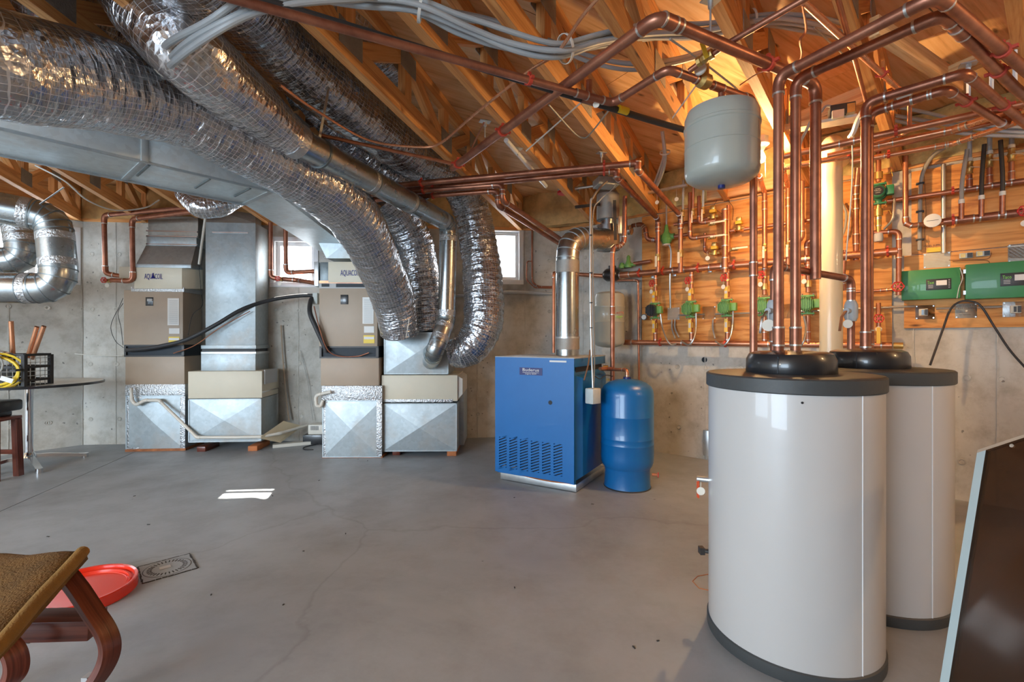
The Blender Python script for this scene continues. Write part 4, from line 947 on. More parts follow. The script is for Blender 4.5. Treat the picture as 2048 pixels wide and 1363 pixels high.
# ================================================================ BOILER
A0 = V(.505, 3.766, 0); uL = V(-.862, .507, 0); wB = V(.507, .862, 0); RBo = Matrix((-uL, wB, V(0, 0, 1))).transposed()
def bp(u, w_, z): return A0 + uL * u + wB * w_ + V(0, 0, z)
BW, BD, BH = .745, .70, 1.094
boi = empty('boiler', bp(BW / 2, BD / 2, 0), 'blue cast iron boiler cabinet with a slotted front door panel', 'boiler')
# pan and blocks
MB().box(bp(BW / 2, BD / 2 + .03, .035), (BW - .02, BD - .04, .06), RBo, .004).build('base_pan', 'zinc', boi)
MB().box(bp(BW / 2, BD / 2 + .02, .62), (BW - .04, BD - .08, .90), RBo).build('inner_body', 'dark_recess', boi)
z0, z1 = .09, BH - .004
SL = []
# front panel with real slots: column-wise strips
def front_panel():
    mb = MB(); cols = 6; ubase = [.141 + .105 * k for k in range(cols)]; sw_, bar = .078, .010
    zlo, zhi = .135, .395; t = .018; w0 = -.012
    def pl(ua, ub, za, zb): mb.box(bp((ua + ub) / 2, w0, (za + zb) / 2), (ub - ua, t, zb - za), RBo)
    pl(0, BW, zhi, z1); pl(0, BW, z0, zlo)
    edges = [0] + [x for u in ubase for x in (u - sw_ / 2, u + sw_ / 2)] + [BW]
    for a, b_ in zip(edges[0::2], edges[1::2]): pl(a, b_, zlo, zhi)
    n = 11
    for u in ubase:
        for k in range(n + 1):
            zc = zlo + (zhi - zlo) * k / n
            a = bp(u + sw_ / 2, w0, zc - .016); b_ = bp(u - sw_ / 2, w0, zc + .016)
            mb.beam(a, b_, t, .0135)
    return mb
fp = front_panel().build('front_panel', 'boiler_blue', boi, sharp=25)
MB().box(bp(BW / 2, .008, .30), (BW - .02, .01, .30), RBo).build('slot_backing', 'dark_recess', boi)
MB().cyl(bp(.209, -.0225, .727), bp(.209, -.0205, .727), .018, 20).build('sight_hole', 'dark_recess', fp)
MB().box(bp(.39, -.0225, .976), (.215, .003, .062), RBo).build('badge', 'badge_blue', fp)
text('Buderus', bp(.39, -.024, .988), -uL, V(0, 0, 1), .036, 'white_paper', fp, width=.155)
MB().box(bp(.39, -.0243, .9665), (.155, .001, .0025), RBo).build('badge_line', 'white_paper', fp)
text('Logano G234', bp(.39, -.024, .956), -uL, V(0, 0, 1), .016, 'white_paper', fp, width=.105)
MB().box(bp(.14, -.0225, 1.066), (.15, .002, .014), RBo).build('white_strip', 'white_paper', fp)
MB().box(bp(BW / 2, .02, .10), (BW - .01, .03, .05), RBo, .004).build('bottom_lip', 'boiler_blue', boi)
MB().tube(spline([bp(.6, -.01, .105), bp(.4, -.015, .085), bp(.2, -.015, .08), bp(.03, -.01, .09)], 5), .006, 6).build('burner_wire', 'rust', boi)
# sides and top
MB().box(bp(BW - .008, BD / 2 + .01, .60), (.016, BD - .02, 1.0 - .03), RBo, .003).build('side_panel', 'boiler_blue', boi)
mb = MB(); mb.prism([bp(.012, .03, .13), bp(-.035, .10, .13), bp(-.035, .12, .94), bp(.0, .03, 1.0)], (0, 0, 0)) if False else None
mb = MB()
sec = [(.012, .02), (-.03, .09), (-.03, BD - .05), (.012, BD)]
lo_ = [bp(u, w_, .13 if k_ else .10) for k_, (u, w_) in enumerate(sec)]; hi_ = [bp(.012, .02, .955), bp(-.03, .09, .93), bp(-.03, BD - .05, .93), bp(.012, BD, .955)]
mb.raw(lo_ + hi_ + [bp(.03, .02, 1.0), bp(.03, BD, 1.0), bp(.03, .02, .13), bp(.03, BD, .13)], [(0, 1, 5, 4), (1, 2, 6, 5), (2, 3, 7, 6), (4, 5, 6, 7), (8, 4, 7, 9), (8, 9, 11, 10), (10, 0, 4, 8), (3, 11, 9, 7), (0, 10, 11, 3, 2, 1)])
mb.build('side_panel', 'boiler_blue', boi, sharp=12)
MB().box(bp(BW / 2, BD / 2 + .0, BH - .038), (BW + .004, BD + .03, .07), RBo, .004).build('top_band', 'boiler_blue', boi)
MB().box(bp(BW / 2, BD / 2, BH - .001), (BW + .008, BD + .034, .008), RBo, .002).build('top_lid', 'grey_pex', boi)
MB().lathe([(0, 0), (.22, 0), (.225, .004), (.23, 0)], bp(BW / 2 + .04, BD * .45, BH + .002), None, 40).build('lid_emboss', 'grey_pex', boi)
MB().box(bp(-.06, .62, .88), (.02, .02, .02), RBo).cyl(bp(.0, BD - .04, .99), bp(-.04, BD - .02, .99), .015).build('brass_port', 'brass', boi)
# flue
FX = P(1135, 700, 4.25); FX.z = 0
flu = empty('boiler_flue', FX + V(0, 0, BH), 'galvanized boiler vent pipe rising from the blue boiler with top elbow', 'flue pipe')
zf = P(1135, 476, 4.25).z
T_end = P(1216, 478, 4.62)
path, arcs = fillet([FX + V(0, 0, BH + .006), FX + V(0, 0, zf), T_end], .21, 5)
MB().tube(path, .103, 32).build('vent_pipe', 'round_duct', flu)
for arc, a, b_, ang in arcs:
    for q, p_ in enumerate(arc):
        d = (arc[min(q + 1, 5)] - arc[max(q - 1, 0)]).normalized(); MB().tube([p_ - d * .004, p_ + d * .004], .106, 32).build('gore_seam', 'galv', flu)
    MB().tube([arc[0] - a * .02, arc[0] - a * .13], .108, 32).build('elbow_collar', 'galv_aged', flu)
MB().tube([FX + V(0, 0, BH + .06), FX + V(0, 0, BH + .17)], .107, 32).build('draft_band', 'galv_aged', flu)
MB().tube([FX + V(0, 0, BH + .16), FX + V(0, 0, BH + .175)], .110, 32).build('clamp_band', 'zinc', flu)
dam = empty('barometric_damper', T_end - V(0, 0, .1), 'silver draft tee with damper box right of the boiler vent elbow', 'flue fitting')
TT = P(1216, 480, 4.66)
MB().tube([TT - V(0, 0, .10), TT + V(0, 0, .14)], .115, 28).build('tee_body', 'round_duct', dam)
MB().tube([TT + V(0, 0, .12), TT + V(0, 0, .34)], .075, 24).build('vent_riser', 'round_duct', dam)
MB().lathe([(.10, .0), (.112, .0), (.112, .25), (.10, .26), (.078, .30), (.078, .34)], P(1216, 440, 4.66), None, 28).build('draft_hood', 'galv_aged', dam)
MB().box(P(1240, 452, 4.64), (.10, .10, .17), Rz(20), .004).build('control_box', 'zinc', dam)
MB().tube([TT + V(0, 0, .55), TT + V(.05, .5, .78)], .06, 16).build('ceiling_thimble', 'galv', dam)
MB().strip([P(1254, 460, 4.5), P(1252, 405, 4.5)], .012, V(1, 0, 0), .003).build('perforated_strap', 'black_iron', dam)
MB().strip([P(1150, 414, 4.5), P(1200, 408, 4.55)], .03, V(0, 0, 1), .003).build('perforated_strap', 'black_iron', dam)
MB().strip([P(1229, 400, 4.5), P(1231, 480, 4.52)], .03, V(1, 0, 0), .006).build('damper_arm', 'black_iron', dam)
# conduits and box hanging beside the boiler
cbx = MB().box(P(1186, 791, 3.82), (.085, .10, .125), Rz(-50), .008).build('junction_box', 'grey_box', None, 'dusty grey junction box hanging from conduit on the boiler side', 'electrical box')
MB().tube(spline([P(1186, 776, 3.84), P(1183, 700, 3.86), P(1181, 600, 3.88), P(1181, 420, 3.9), P(1186, 395, 3.9), P(1200, 375, 3.95), P(1214, 362, 4.0)], 8), .009, 10).build('armored_conduit', 'emt', None, 'tall thin conduit dropping from the ceiling to the boiler side junction box', 'conduit')
MB().tube(spline([P(1187, 776, 3.90), P(1189, 720, 3.92), P(1186, 560, 3.94), P(1186, 430, 3.95), P(1200, 400, 3.97), P(1225, 378, 4.0), P(1232, 366, 4.05)], 8), .005, 8).build('cable', 'grey_cable', None, 'grey cable strapped to the tall thin conduit at the boiler side', 'cable')
for i, y in enumerate((470, 545, 605, 655, 700)): MB().cyl(P(1182, y, 3.87) - V(0, 0, .004), P(1182, y, 3.87) + V(0, 0, .004), .013, 10).build('cable_tie', 'black_matte', cbx)
MB().tube(spline([P(1180, 700, 3.86), P(1176, 730, 3.80), P(1168, 760, 3.78)], 5), .006, 8).build('cable', 'cord_brown', None, 'brown cable end curling onto the boiler side panel', 'cable')
MB().tube(spline([P(1190, 752, 3.88), P(1200, 757, 3.9), P(1212, 750, 4.0), P(1225, 752, 4.1)], 6), .004, 6).build('cable', 'black_matte', None, 'black wire squiggling between boiler and blue pressure tank', 'cable')

# blue pressure tank
BT = V(.98, 4.00, 0)
bt = empty('pressure_tank', BT, 'blue upright pressure tank standing beside the boiler', 'tank'); r = .219
lathe_thing('tank_stand', [(.188, .0), (.195, .004), (.190, .03), (.187, .15), (.20, .19)], BT, 'tank_blue', parent=bt)
lathe_thing('floor_ring', [(.196, -.0), (.198, .006), (.190, .014)], BT, 'black_matte', parent=bt)
lathe_thing('tank_body', [(.186, .16), (.205, .185), (.217, .22), (r, .27), (r, .365), (r + .002, .37), (r, .375), (r, .415), (r + .002, .42), (r, .425), (r, .60), (r + .001, .603), (r, .606), (r, .78), (.214, .815), (.195, .85), (.155, .88), (.09, .903), (.03, .91), (0, .91)], BT, 'tank_blue', parent=bt, seg=64)
MB().cyl(BT + V(0, 0, .895), BT + V(0, 0, .925), .032, 20).build('top_fitting', 'badge_blue', bt)
run([BT + V(0, 0, .92), BT + V(0, 0, .985), P(1205, 738, 4.25)], .014, '', 'copper', 'tank_connection', parent=bt)
q = BT + V(.19, -.07, .115); gv = MB().cyl(q, q + V(.04, -.01, 0), .012, 10).build('drain_cock', 'copper', bt)
wl = MB(); wl.cyl(q + V(.045, -.01, .0), q + V(.052, -.012, .0), .022, 12); wl.build('hand_wheel', 'red_wheel', gv)

# grey expansion tank mounted near the wall
def grey_tank(c, r, z0, z1, label, seed_txt=False, cap=.06):
    root = empty('expansion_tank', (c.x, c.y, z0), label, 'expansion tank'); cc_ = V(c.x, c.y, 0)
    zs = z1 - z0
    lathe_thing('tank_shell', [(0, z0), (.4 * r, z0 + .004), (.78 * r, z0 + cap * .35), (.95 * r, z0 + cap * .75), (r, z0 + cap * 1.2), (r, z0 + zs * .45), (r + .002, z0 + zs * .455), (r, z0 + zs * .46), (r, z0 + zs * .70), (r + .004, z0 + zs * .71), (r + .004, z0 + zs * .74), (r, z0 + zs * .75), (r, z1 - cap * 1.1), (.93 * r, z1 - cap * .5), (.72 * r, z1 - cap * .15), (.3 * r, z1), (0, z1)], cc_, 'tank_grey', parent=root, seg=56)
    return root
gt = P(1218, 640, 5.15); g1_ = grey_tank(gt, .168, P(1218, 695, 5.15).z, P(1218, 583, 5.15).z, 'grey expansion tank hung near the wall behind the blue pressure tank')
text('WATTS', gt + V(.07, -.165, .07), V(1, -.1, 0), V(0, 0, 1), .03, 'red_wheel', g1_, width=.1)
MB().box(gt + V(.07, -.162, .035), (.08, .003, .006)).box(gt + V(.07, -.162, .02), (.06, .003, .004)).build('printed_line', 'logo_green', g1_)
MB().cyl(gt + V(0, 0, .30 + .18), gt + V(0, 0, .38 + .18), .015).build('inlet_nipple', 'brass', g1_) if False else None
# hanging tank under the ceiling
ht = P(1443, 290, 2.20); g2_ = grey_tank(ht, .163, P(1443, 371, 2.2).z, P(1443, 212, 2.2).z, 'grey expansion tank hanging from copper pipe under the ceiling', cap=.05)
MB().cyl(V(ht.x, ht.y, P(0, 371, 2.2).z - .014), V(ht.x, ht.y, P(0, 371, 2.2).z + .004), .016, 12).build('air_cap', 'badge_blue', g2_)
# ================================================================ OVERHEAD PIPES
def vert_down(px, py0, Y, py1): return P(px, py0, Y), P(px, py1, Y)
ZC = 1.19                                # top of tank caps
# P1: near tank left riser
Y1 = 1.98
a = P(1557, 696, Y1); top = P(1551, 152, Y1); z1_ = top.z
e1_ = PZ(1868, -6, z1_); e2_ = PZ(2070, 152, z1_)
cor1 = PZ(1874, -10, z1_)
r1 = run([V(a.x, a.y, ZC), V(a.x, a.y, top.z), cor1, PZ(2100, 182, z1_)], .0205, 'tall copper riser from the near tank cap, left one of the thick pair', 'copper_brown', coup=((0, .06),), clamps=((2, .5),))
Y2 = 2.02
a = P(1591, 696, Y2); top = P(1591, 160, Y2); z2_ = top.z
cor2 = PZ(1886, 28, z2_)
r2 = run([V(a.x, a.y, ZC), V(a.x, a.y, top.z), cor2, PZ(2026, 172, z2_), PZ(2110, 245, z2_)], .0205, 'tall copper riser from the near tank cap, right one of the thick pair', 'copper_brown', coup=((0, .06), (2, .2)), clamps=((2, .75),))
# P3: supply tee feeding both tanks, with the long return across the ceiling
Y3 = 2.2; z3 = P(1631, 168, Y3).z
c0 = P(1631, 545, Y3); t3 = V(c0.x, c0.y, z3)
g = V(t3.x, t3.y, z3)
cA = PZ(1316, 34, z3); cB = PZ(905, 336, z3)
r3 = run([V(g.x, g.y, c0.z), g, cA, cB], .0235, 'long copper pipe from the centre ceiling bending down to the tank tee', 'copper_brown', coup=((1, .93),), clamps=((1, .35), (2, .62), (2, .95)))
tl = V(TK1.x - .03, TK1.y + .12, 0)
la = P(1548, 536, 2.12); ra = P(1702, 553, 2.36)
r4 = run([V(la.x, la.y, ZC), V(la.x, la.y, c0.z + .02), V(ra.x, ra.y, c0.z - .01), V(ra.x, ra.y, ZC - .03)], .0165, 'copper cross pipe joining the two tank caps with grey ball valves', 'copper_brown', coup=((0, .2), (2, .2)))
MB().tube([V(c0.x, c0.y, c0.z - .03), V(c0.x, c0.y, c0.z + .045)], .023, 12).build('tee', 'copper_brown', r4)
for q, lab in ((la, 0), (ra, 1)):
    c = V(q.x, q.y, P(0, 622, q.y).z); e = MB(); e.tube([c - V(0, 0, .05), c - V(0, 0, .03), c + V(0, 0, .03), c + V(0, 0, .05)], [.022, .030, .030, .022], 12); e.cyl(c, c + V(-.045, -.03, 0), .014, 10); v_ = e.build('grey_ball_valve', 'grey_pex', r4)
    h_ = c + V(-.05, -.033, 0); MB().strip([h_, h_ + V(-.02, 0, -.03), h_ + V(-.03, 0, -.10)], .016, V(0, 1, 0), .004).build('lever_handle', 'rust' if lab else 'steel_bright', v_)
    tag(h_ + V(-.004, -.02, -.0), V(-.35, -.93, 0), v_, .021 if lab else .026, .065)
# P4: pipe from the hanging tank elbow down to the floor behind the near tank
z5 = P(1507, 200, 2.3).z; d5 = P(1507, 200, 2.3)
r5 = run([V(d5.x, d5.y, .35), V(d5.x, d5.y, z5), PZ(1336, 138, z5), PZ(1226, 206, z5), PZ(505, 8, z5), PZ(400, -22, z5)], .0175, 'long copper pipe beside the hanging tank running to the upper left corner', 'copper_brown', coup=((0, .6), (1, .45), (1, .65), (3, .12)), clamps=((3, .30),))
tt = P(1440, 187, 2.19)
MB().tube([V(ht.x, ht.y, P(0, 214, 2.2).z), V(ht.x, ht.y, z5)], .015, 12).tube([V(ht.x, ht.y, P(0, 214, 2.2).z - .01), V(ht.x, ht.y, P(0, 205, 2.2).z)], .024, 12).build('tank_drop', 'copper_brown', r5)
e = MB(); c = PZ(1408, 162, z5); e.lathe([(.02, -.035), (.034, -.02), (.034, .02), (.02, .035)], c, basis(PZ(1507, 200, z5) - PZ(1336, 138, z5)) @ Matrix(((0, 0, 1), (0, 1, 0), (-1, 0, 0))), 12); e.cyl(c, c + V(.0, 0, .075), .022, 12); v_ = e.build('backflow_body', 'brass', r5); 
MB().cyl(c + V(-.035, -.05, .02), c + V(-.04, -.056, .022), .026, 16).build('dial', 'gauge_face', v_)
# black insulated twin
ZK = z5 + .03
blk = MB().tube(spline([PZ(470, -16, ZK), PZ(600, 24, ZK), PZ(900, 116, ZK), PZ(1190, 206, ZK), PZ(1300, 240, ZK), PZ(1400, 268, ZK)], 5), .017, 12).build('insulated_pipe', 'black_matte', None, 'black insulated pipe running beside the long copper pipe toward the hanging tank', 'pipe')
c = PZ(1246, 220, ZK); d = (PZ(1300, 240, ZK) - PZ(1190, 206, ZK)).normalized()
MB().tube([c - d * .03, c + d * .03], .0195, 12).build('yellow_marker', 'yellow_plastic', blk)
c = PZ(1178, 197, ZK); MB().tube([c - d * .035, c + d * .035], .026, 12).cyl(c, c + V(0, 0, .09), .016, 10).build('union_fitting', 'copper_brown', blk); tag(c + V(.03, -.03, -.01), V(-.3, -.95, 0), blk, .016, .035)
# small branch (1225,205)->(1200,..) thin copper up toward the top right
r6 = run([PZ(1378, 142, z5 + .01), PZ(1450, 90, z5 + .05), PZ(1640, -20, z5 + .08)], .012, 'thin copper pipe rising from the tank elbow to the top right edge', 'copper_brown', coup=((0, .5),))
c = PZ(1410, 116, z5 + .03); ball_valve(c, PZ(1640, -20, z5 + .08) - PZ(1378, 142, z5), V(-.5, -.5, .5), .014, r6, 'valve_yellow', .06, V(-.2, -.9, -.3))
# rear tank pair
Y7 = 2.36
a7 = P(1731, 690, Y7); z7 = P(1737, 205, Y7).z
r7 = run([V(a7.x, a7.y, ZC - .02), V(a7.x, a7.y, z7), PZ(1930, 146, z7), PZ(2110, 298, z7)], .0205, 'thick copper riser from the farther tank cap, left one', 'copper_brown', coup=((0, .06),), clamps=((2, .35),))
MB().tube([PZ(1794, 191, z7) , PZ(1823, 181, z7)], .0212, 12).build('barcode_sticker', 'white_paper', r7)
Y8 = 2.44
a8 = P(1738, 690, Y8); z8 = P(1742, 226, Y8).z
r8 = run([V(a8.x, a8.y, ZC - .02), V(a8.x, a8.y, z8), PZ(1893, 179, z8), PZ(2012, 252, z8), PZ(2014, 252, z8) + V(.0, .0, .12)], .0195, 'thick copper riser from the farther tank cap, right one', 'copper_brown', coup=((0, .07), (1, .45), (1, .7)), clamps=((2, .3),))
# wall-parallel runs at the right
ZR = 2.47
def wr(pts, r, label, z=ZR, **kw): return run([PZ(x, y, z) for x, y in pts], r * 1.15, label, kw.pop('mat', 'copper'), **kw)
wr([(1560, 314), (1939, 231), (2120, 192)], .0175, 'uppermost copper line along the manifold wall at upper right', coup=((0, .4),), clamps=((0, .66),))
wr([(1655, 312), (1905, 259), (2100, 196)], .016, 'second copper line along the manifold wall, stepping near its middle', mat='copper_bright', coup=((1, .08), (0, .5)))
wr([(1655, 322), (1900, 266), (2120, 214)], .011, 'slim copper line tucked under the second wall line', clamps=((0, .2),))
wr([(1700, 324), (1905, 287), (2030, 246)], .014, 'lowest bright copper line along the manifold wall with solder bands', mat='copper_bright', coup=((0, .3), (0, .9), (1, .25)), clamps=((0, .4),))
wr([(1555, 337), (1640, 322), (1700, 312)], .017, 'short bright copper line beside the cream plastic stack', mat='copper_bright')
run([PZ(1819, 206, ZR + .12), V(*PZ(1819, 260, ZR)), PZ(1805, 268, ZR), PZ(1745, 286, ZR)], .011, 'thin copper drop hooking left onto the upper wall lines', 'copper', name='copper_pipe')
run([PZ(1600, -2, 2.6), PZ(1804, 184, 2.6), PZ(1830, 205, 2.6)], .0135, 'pale copper line crossing diagonally under the deck at upper right', 'copper_bright', clamps=((0, .75),))
run([PZ(1674, -10, 2.61), PZ(1740, 230, 2.61)], .010, 'thin copper line following the side of a truss at upper right', 'copper')
# four mains over the boiler
ZM = 2.56
def main(pts, dropz, wallpt, label, **kw):
    return run(pts + [V(pts[-1].x, pts[-1].y, dropz)] + wallpt, .0235, label, 'copper_brown', **kw)
m1 = PZ(1275, 326, ZM); m2 = PZ(1233, 341, ZM)
q1 = FR.hit(1361, 431, .30); q2 = FR.hit(1316, 438, .30)
main([PZ(700, 379, ZM), m1], q1.z + .02, [q1, V(q1.x, q1.y, FR.hit(1361, 545, .3).z)], 'topmost of four parallel copper mains, ending with elbows above the green mixing valve', clamps=((0, .28), (0, .9)), coup=((3, .15),))
main([PZ(700, 391, ZM), m2], q2.z + .02, [q2, V(q2.x, q2.y, FR.hit(1316, 545, .3).z)], 'second of four parallel copper mains, dropping left of the green mixing valve', clamps=((0, .35), (0, .96)), coup=((3, .15),))
for k_, (x, y, lab, yy) in enumerate(((1005, 369, 'third of four parallel copper mains, turning toward the boiler vent', 398), (996, 381, 'lowest of four parallel copper mains, turning toward the boiler vent', 404))):
    b_ = PZ(x, y, ZM - .02); sx = PZ(700, y + 22, ZM - .02); end = FR.hit(1150 - 12 * k_, 462 + 2 * k_, .25); end.z = 2.32
    run([sx, b_, V(b_.x, b_.y, ZM - .15), end], .0225, lab, 'copper_brown', clamps=((0, .5 + .08 * k_),))
# feeder below the mains on the left (to the coils)
run([P(640, 270, 3.0), P(780, 300, 3.2), P(905, 327, 3.35)], .012, 'thin copper line leading to the end of the long ceiling pipe', 'copper')
# pex loop line
MB().tube(spline([PZ(1200, -8, 2.5), PZ(1164, 34, 2.5), PZ(1113, 106, 2.5), PZ(1055, 144, 2.5), PZ(945, 232, 2.5), PZ(884, 284, 2.52), PZ(839, 294, 2.52), PZ(737, 280, 2.52), PZ(634, 222, 2.52), PZ(560, 170, 2.52)], 8), .0075, 10).build('flexible_line', 'copper_bright', None, 'thin rosy flexible line sagging across the trusses from the top edge', 'pipe')
for x, y in ((1164, 34), (1055, 140), (945, 232)):
    pass
# supplies to the coils at the left
fl_z = 2.55
def coilfeed(pts, label, r=.025, **kw): return run(pts, r, label, 'copper_brown', **kw)
L1 = FB.hit(208, 430, .30)
c1 = coilfeed([P(395, 414, 5.0), FB.hit(208, 430, .30), FB.hit(211, 547, .30), FB.hit(250, 553, .30)], 'outer copper feed dropping to the left cream coil box')
c2 = coilfeed([P(395, 422, 5.0), FB.hit(264, 438, .42), FB.hit(266, 562, .44), FB.hit(222, 560, .44)], 'inner copper feed dropping beside the left cream coil box')
gate_valve(FB.hit(216, 561, .44), FB.u, -FB.out, .016, c2, False, .028)
tag(FB.hit(214, 563, .50), -FB.out, c2, .022, .04)
MB().cyl(FB.hit(246, 552, .33), FB.hit(252, 553, .32), .02, 10).build('union', 'brass', c1)
d1 = coilfeed([FB.hit(541, 445, .22), FB.hit(541, 555, .22), FB.hit(595, 560, .24), FB.hit(632, 566, .4)], 'outer dark copper feed passing before the centre window'); gate_valve(FB.hit(560, 558, .24), FB.u, -FB.out, .016, d1, False, .026); tag(FB.hit(559, 562, .3), -FB.out, d1, .02, .03)
d2 = coilfeed([FB.hit(571, 455, .18), FB.hit(572, 545, .18), FB.hit(632, 542, .3)], 'inner dark copper feed passing before the centre window')
# wires
def wire(pts, r, label, mat='white_wire', cat='cable', name='cable', n=6, group=None): return MB().tube(spline(pts, n), r, 6).build(name, mat, None, label, cat, group)
wire([P(70, 330, 3.4), P(130, 362, 3.5), P(175, 400, 3.7), P(230, 420, 4.0), P(290, 415, 4.3), P(318, 400, 4.5)], .006, 'pale double cable sagging under the left trusses', n=8)
wire([FB.hit(126, 703, .02), FB.hit(150, 707, .05), FB.hit(200, 711, .06), FB.hit(246, 711, .1)], .005, 'white cord running along the wall to the left air handler')
wire([FB.hit(246, 596, .36), FB.hit(240, 610, .40), FB.hit(222, 650, .36), FB.hit(230, 680, .36), FB.hit(247, 695, .40)], .0028, 'black thermostat wire looping left of the left air handler', 'black_matte')
wire([FB.hit(246, 606, .40), FB.hit(236, 625, .38), FB.hit(242, 655, .38), FB.hit(246, 690, .40)], .0028, 'second black wire hanging close to the left air handler side', 'black_matte')
wire([FB.hit(398, 530, .3), FB.hit(402, 580, .3), FB.hit(405, 610, .38), FB.hit(385, 630, .4), FB.hit(376, 670, .4)], .0028, 'black wire trailing down the right side of the left air handler', 'black_matte')
MB().tube([P(411, 432, 5.0), P(398, 528, 5.1)], .012, 8).build('pvc_stub', 'pvc_white', None, 'white plastic tube hanging diagonally beside the left supply plenum', 'pipe')
wire([FB.hit(562, 650, .04), FB.hit(566, 720, .05), FB.hit(572, 790, .06), FB.hit(578, 840, .08)], .010, 'brown cord trailing down the wall right of the left return duct', 'cabinet_tan')
wire([FB.hit(600, 700, .02), FB.hit(615, 760, .03), FB.hit(620, 800, .03), FB.hit(626, 840, .05)], .003, 'thin cord on the wall left of the middle air handler', 'grey_cable')
# conduits on the corner wall next to the third window
run([FB.hit(1064, 440, .04), FB.hit(1064, 565, .04), FB.hit(1078, 573, .04), FB.hit(1106, 573, .06)], .010, 'slim brown conduit dropping right of the third window', 'copper_brown', bend=.08)
run([FB.hit(1063, 522, .07), FB.hit(1054, 522, .07), FB.hit(1053, 560, .07), FB.hit(1070, 575, .07), FB.hit(1106, 576, .08)], .007, 'slimmer brown tube looping beside the third window', 'copper_brown', bend=.06)
run([P(1107, 705, 4.75), P(1107, 545, 4.75), FR.hit(1150, 548, .42)], .014, 'upright copper pipe left of the boiler vent', 'copper')
# bundles of grey tubing
def bundle(pts, n, label, sp=.026, r=.0115, mat='grey_pex', cat='tubing', seed=0, wrap=()):
    root = None; path = spline(pts, 8); rnd = random.Random(seed)
    offs = [(math.cos(2.4 * i) * sp * math.sqrt(i) * .62, math.sin(2.4 * i) * sp * math.sqrt(i) * .62) for i in range(n)]
    for i, (ox, oz) in enumerate(offs):
        q = []
        for k_, p in enumerate(path):
            d = (path[min(k_ + 1, len(path) - 1)] - path[max(k_ - 1, 0)]).normalized(); sd_ = d.cross(V(0, 0, 1)).normalized(); up = sd_.cross(d)
            w_ = 1 + .35 * math.sin(k_ * .23 + i * 1.7 + seed); q.append(p + sd_ * ox * w_ + up * oz * w_ )
        if root is None: root = MB().tube(q, r, 10).build('tubing_bundle', mat, None, label, cat)
        else: MB().tube(q, r, 10).build('tube', mat, root)
    for f in wrap:
        k_ = int(f * (len(path) - 1)); d = (path[min(k_ + 1, len(path) - 1)] - path[max(k_ - 1, 0)]).normalized(); sd_ = d.cross(V(0, 0, 1)).normalized(); up = sd_.cross(d); R_ = sp * math.sqrt(n - 1) * .75 + r; MB().strip([path[k_] + (sd_ * math.cos(a) + up * math.sin(a)) * R_ for a in [2 * math.pi * q_ / 20 for q_ in range(21)]], .012, d, .003).build('cable_tie', 'white_wire', root)
    return root
bundle([P(322, 165, 2.42), P(336, 126, 2.05), P(372, 88, 1.78), P(440, 48, 1.68), P(520, 12, 1.68), P(620, -14, 1.72), P(740, -20, 1.8)], 4, 'thick bundle of grey tubes arching up out of the foil ducts', .030, .0125, seed=1, wrap=(.16,))
bundle([P(560, -24, 1.85), P(700, -6, 1.85), P(828, 8, 1.87), P(930, 52, 1.93), P(1020, 86, 2.0), P(1110, 100, 2.06), P(1190, 82, 2.15), P(1290, 68, 2.3), P(1400, 62, 2.45), P(1530, 38, 2.5), P(1620, 48, 2.55), P(1700, 72, 2.7)], 6, 'thick bundle of grey tubes sweeping across the ceiling centre', .028, .0115, seed=2, wrap=(.20, .48, .8))
bundle([P(880, 20, 2.2), P(980, 40, 2.3), P(1080, 74, 2.4), P(1200, 118, 2.55), P(1300, 128, 2.7), P(1420, 100, 2.85), P(1560, 30, 2.9), P(1680, -20, 2.9)], 3, 'smaller bundle of grey tubes behind the thick bundle at ceiling centre', .03, .011, seed=5)
bundle([P(1326, 262, 3.9), P(1330, 310, 4.0), P(1322, 345, 4.2), P(1312, 372, 4.4)], 3, 'grey tubes fanning down between trusses left of the hanging tank', .03, .011, seed=8, wrap=(.3,))
bundle([P(1790, 232, 3.4), P(1900, 250, 3.35), P(2000, 262, 3.2), P(2110, 268, 3.0)], 4, 'blue grey tubes crossing behind the wall copper lines at the right edge', .04, .012, seed=9)
# cream plastic stack
PX = P(1662, 700, 3.38)
st = run([V(PX.x, PX.y, 0), V(PX.x, PX.y, P(1662, 290, 3.38).z + .02), V(PX.x + .42, PX.y + .50, P(1662, 278, 3.38).z + .05)], .071, 'wide cream plastic vent stack with a top elbow behind the tanks', 'pvc_cream', name='plastic_stack', seg=28, bend=.14, cat='pipe', elbows=False)
c = V(PX.x, PX.y, P(0, 315, 3.38).z); MB().tube([c - V(0, 0, .04), c + V(0, 0, .035)], .078, 28).build('hub_collar', 'pvc_cream', st)
# lampholder with bare bulb
lb = P(1522, 309, 3.40)
lr = empty('bare_bulb_lamp', V(lb.x, lb.y, lb.z - .05), 'lit bare bulb in a porcelain holder beside the hanging tank', 'lamp')
lathe_thing('bulb', [(0, -.058), (.02, -.054), (.030, -.038), (.031, -.022), (.022, .004), (.014, .022), (.013, .03)], lb, 'bulb_glow', parent=lr, seg=20)
lathe_thing('porcelain_holder', [(.016, .025), (.02, .03), (.03, .05), (.055, .07), (.055, .078), (0, .078)], lb, 'tag_white', parent=lr, seg=20)
MB().cyl(lb + V(0, 0, .078), lb + V(0, 0, .125), .05, 8).build('ceiling_box', 'zinc', lr)
MB().tube([lb + V(.03, 0, .02), lb + V(.033, 0, -.16)], .0015, 5).build('pull_chain', 'brass', lr)
lamp('bulb_light', 'POINT', lb + V(-.0, -.0, -.085), 72, (1.0, 0.62, 0.27), size=.03)
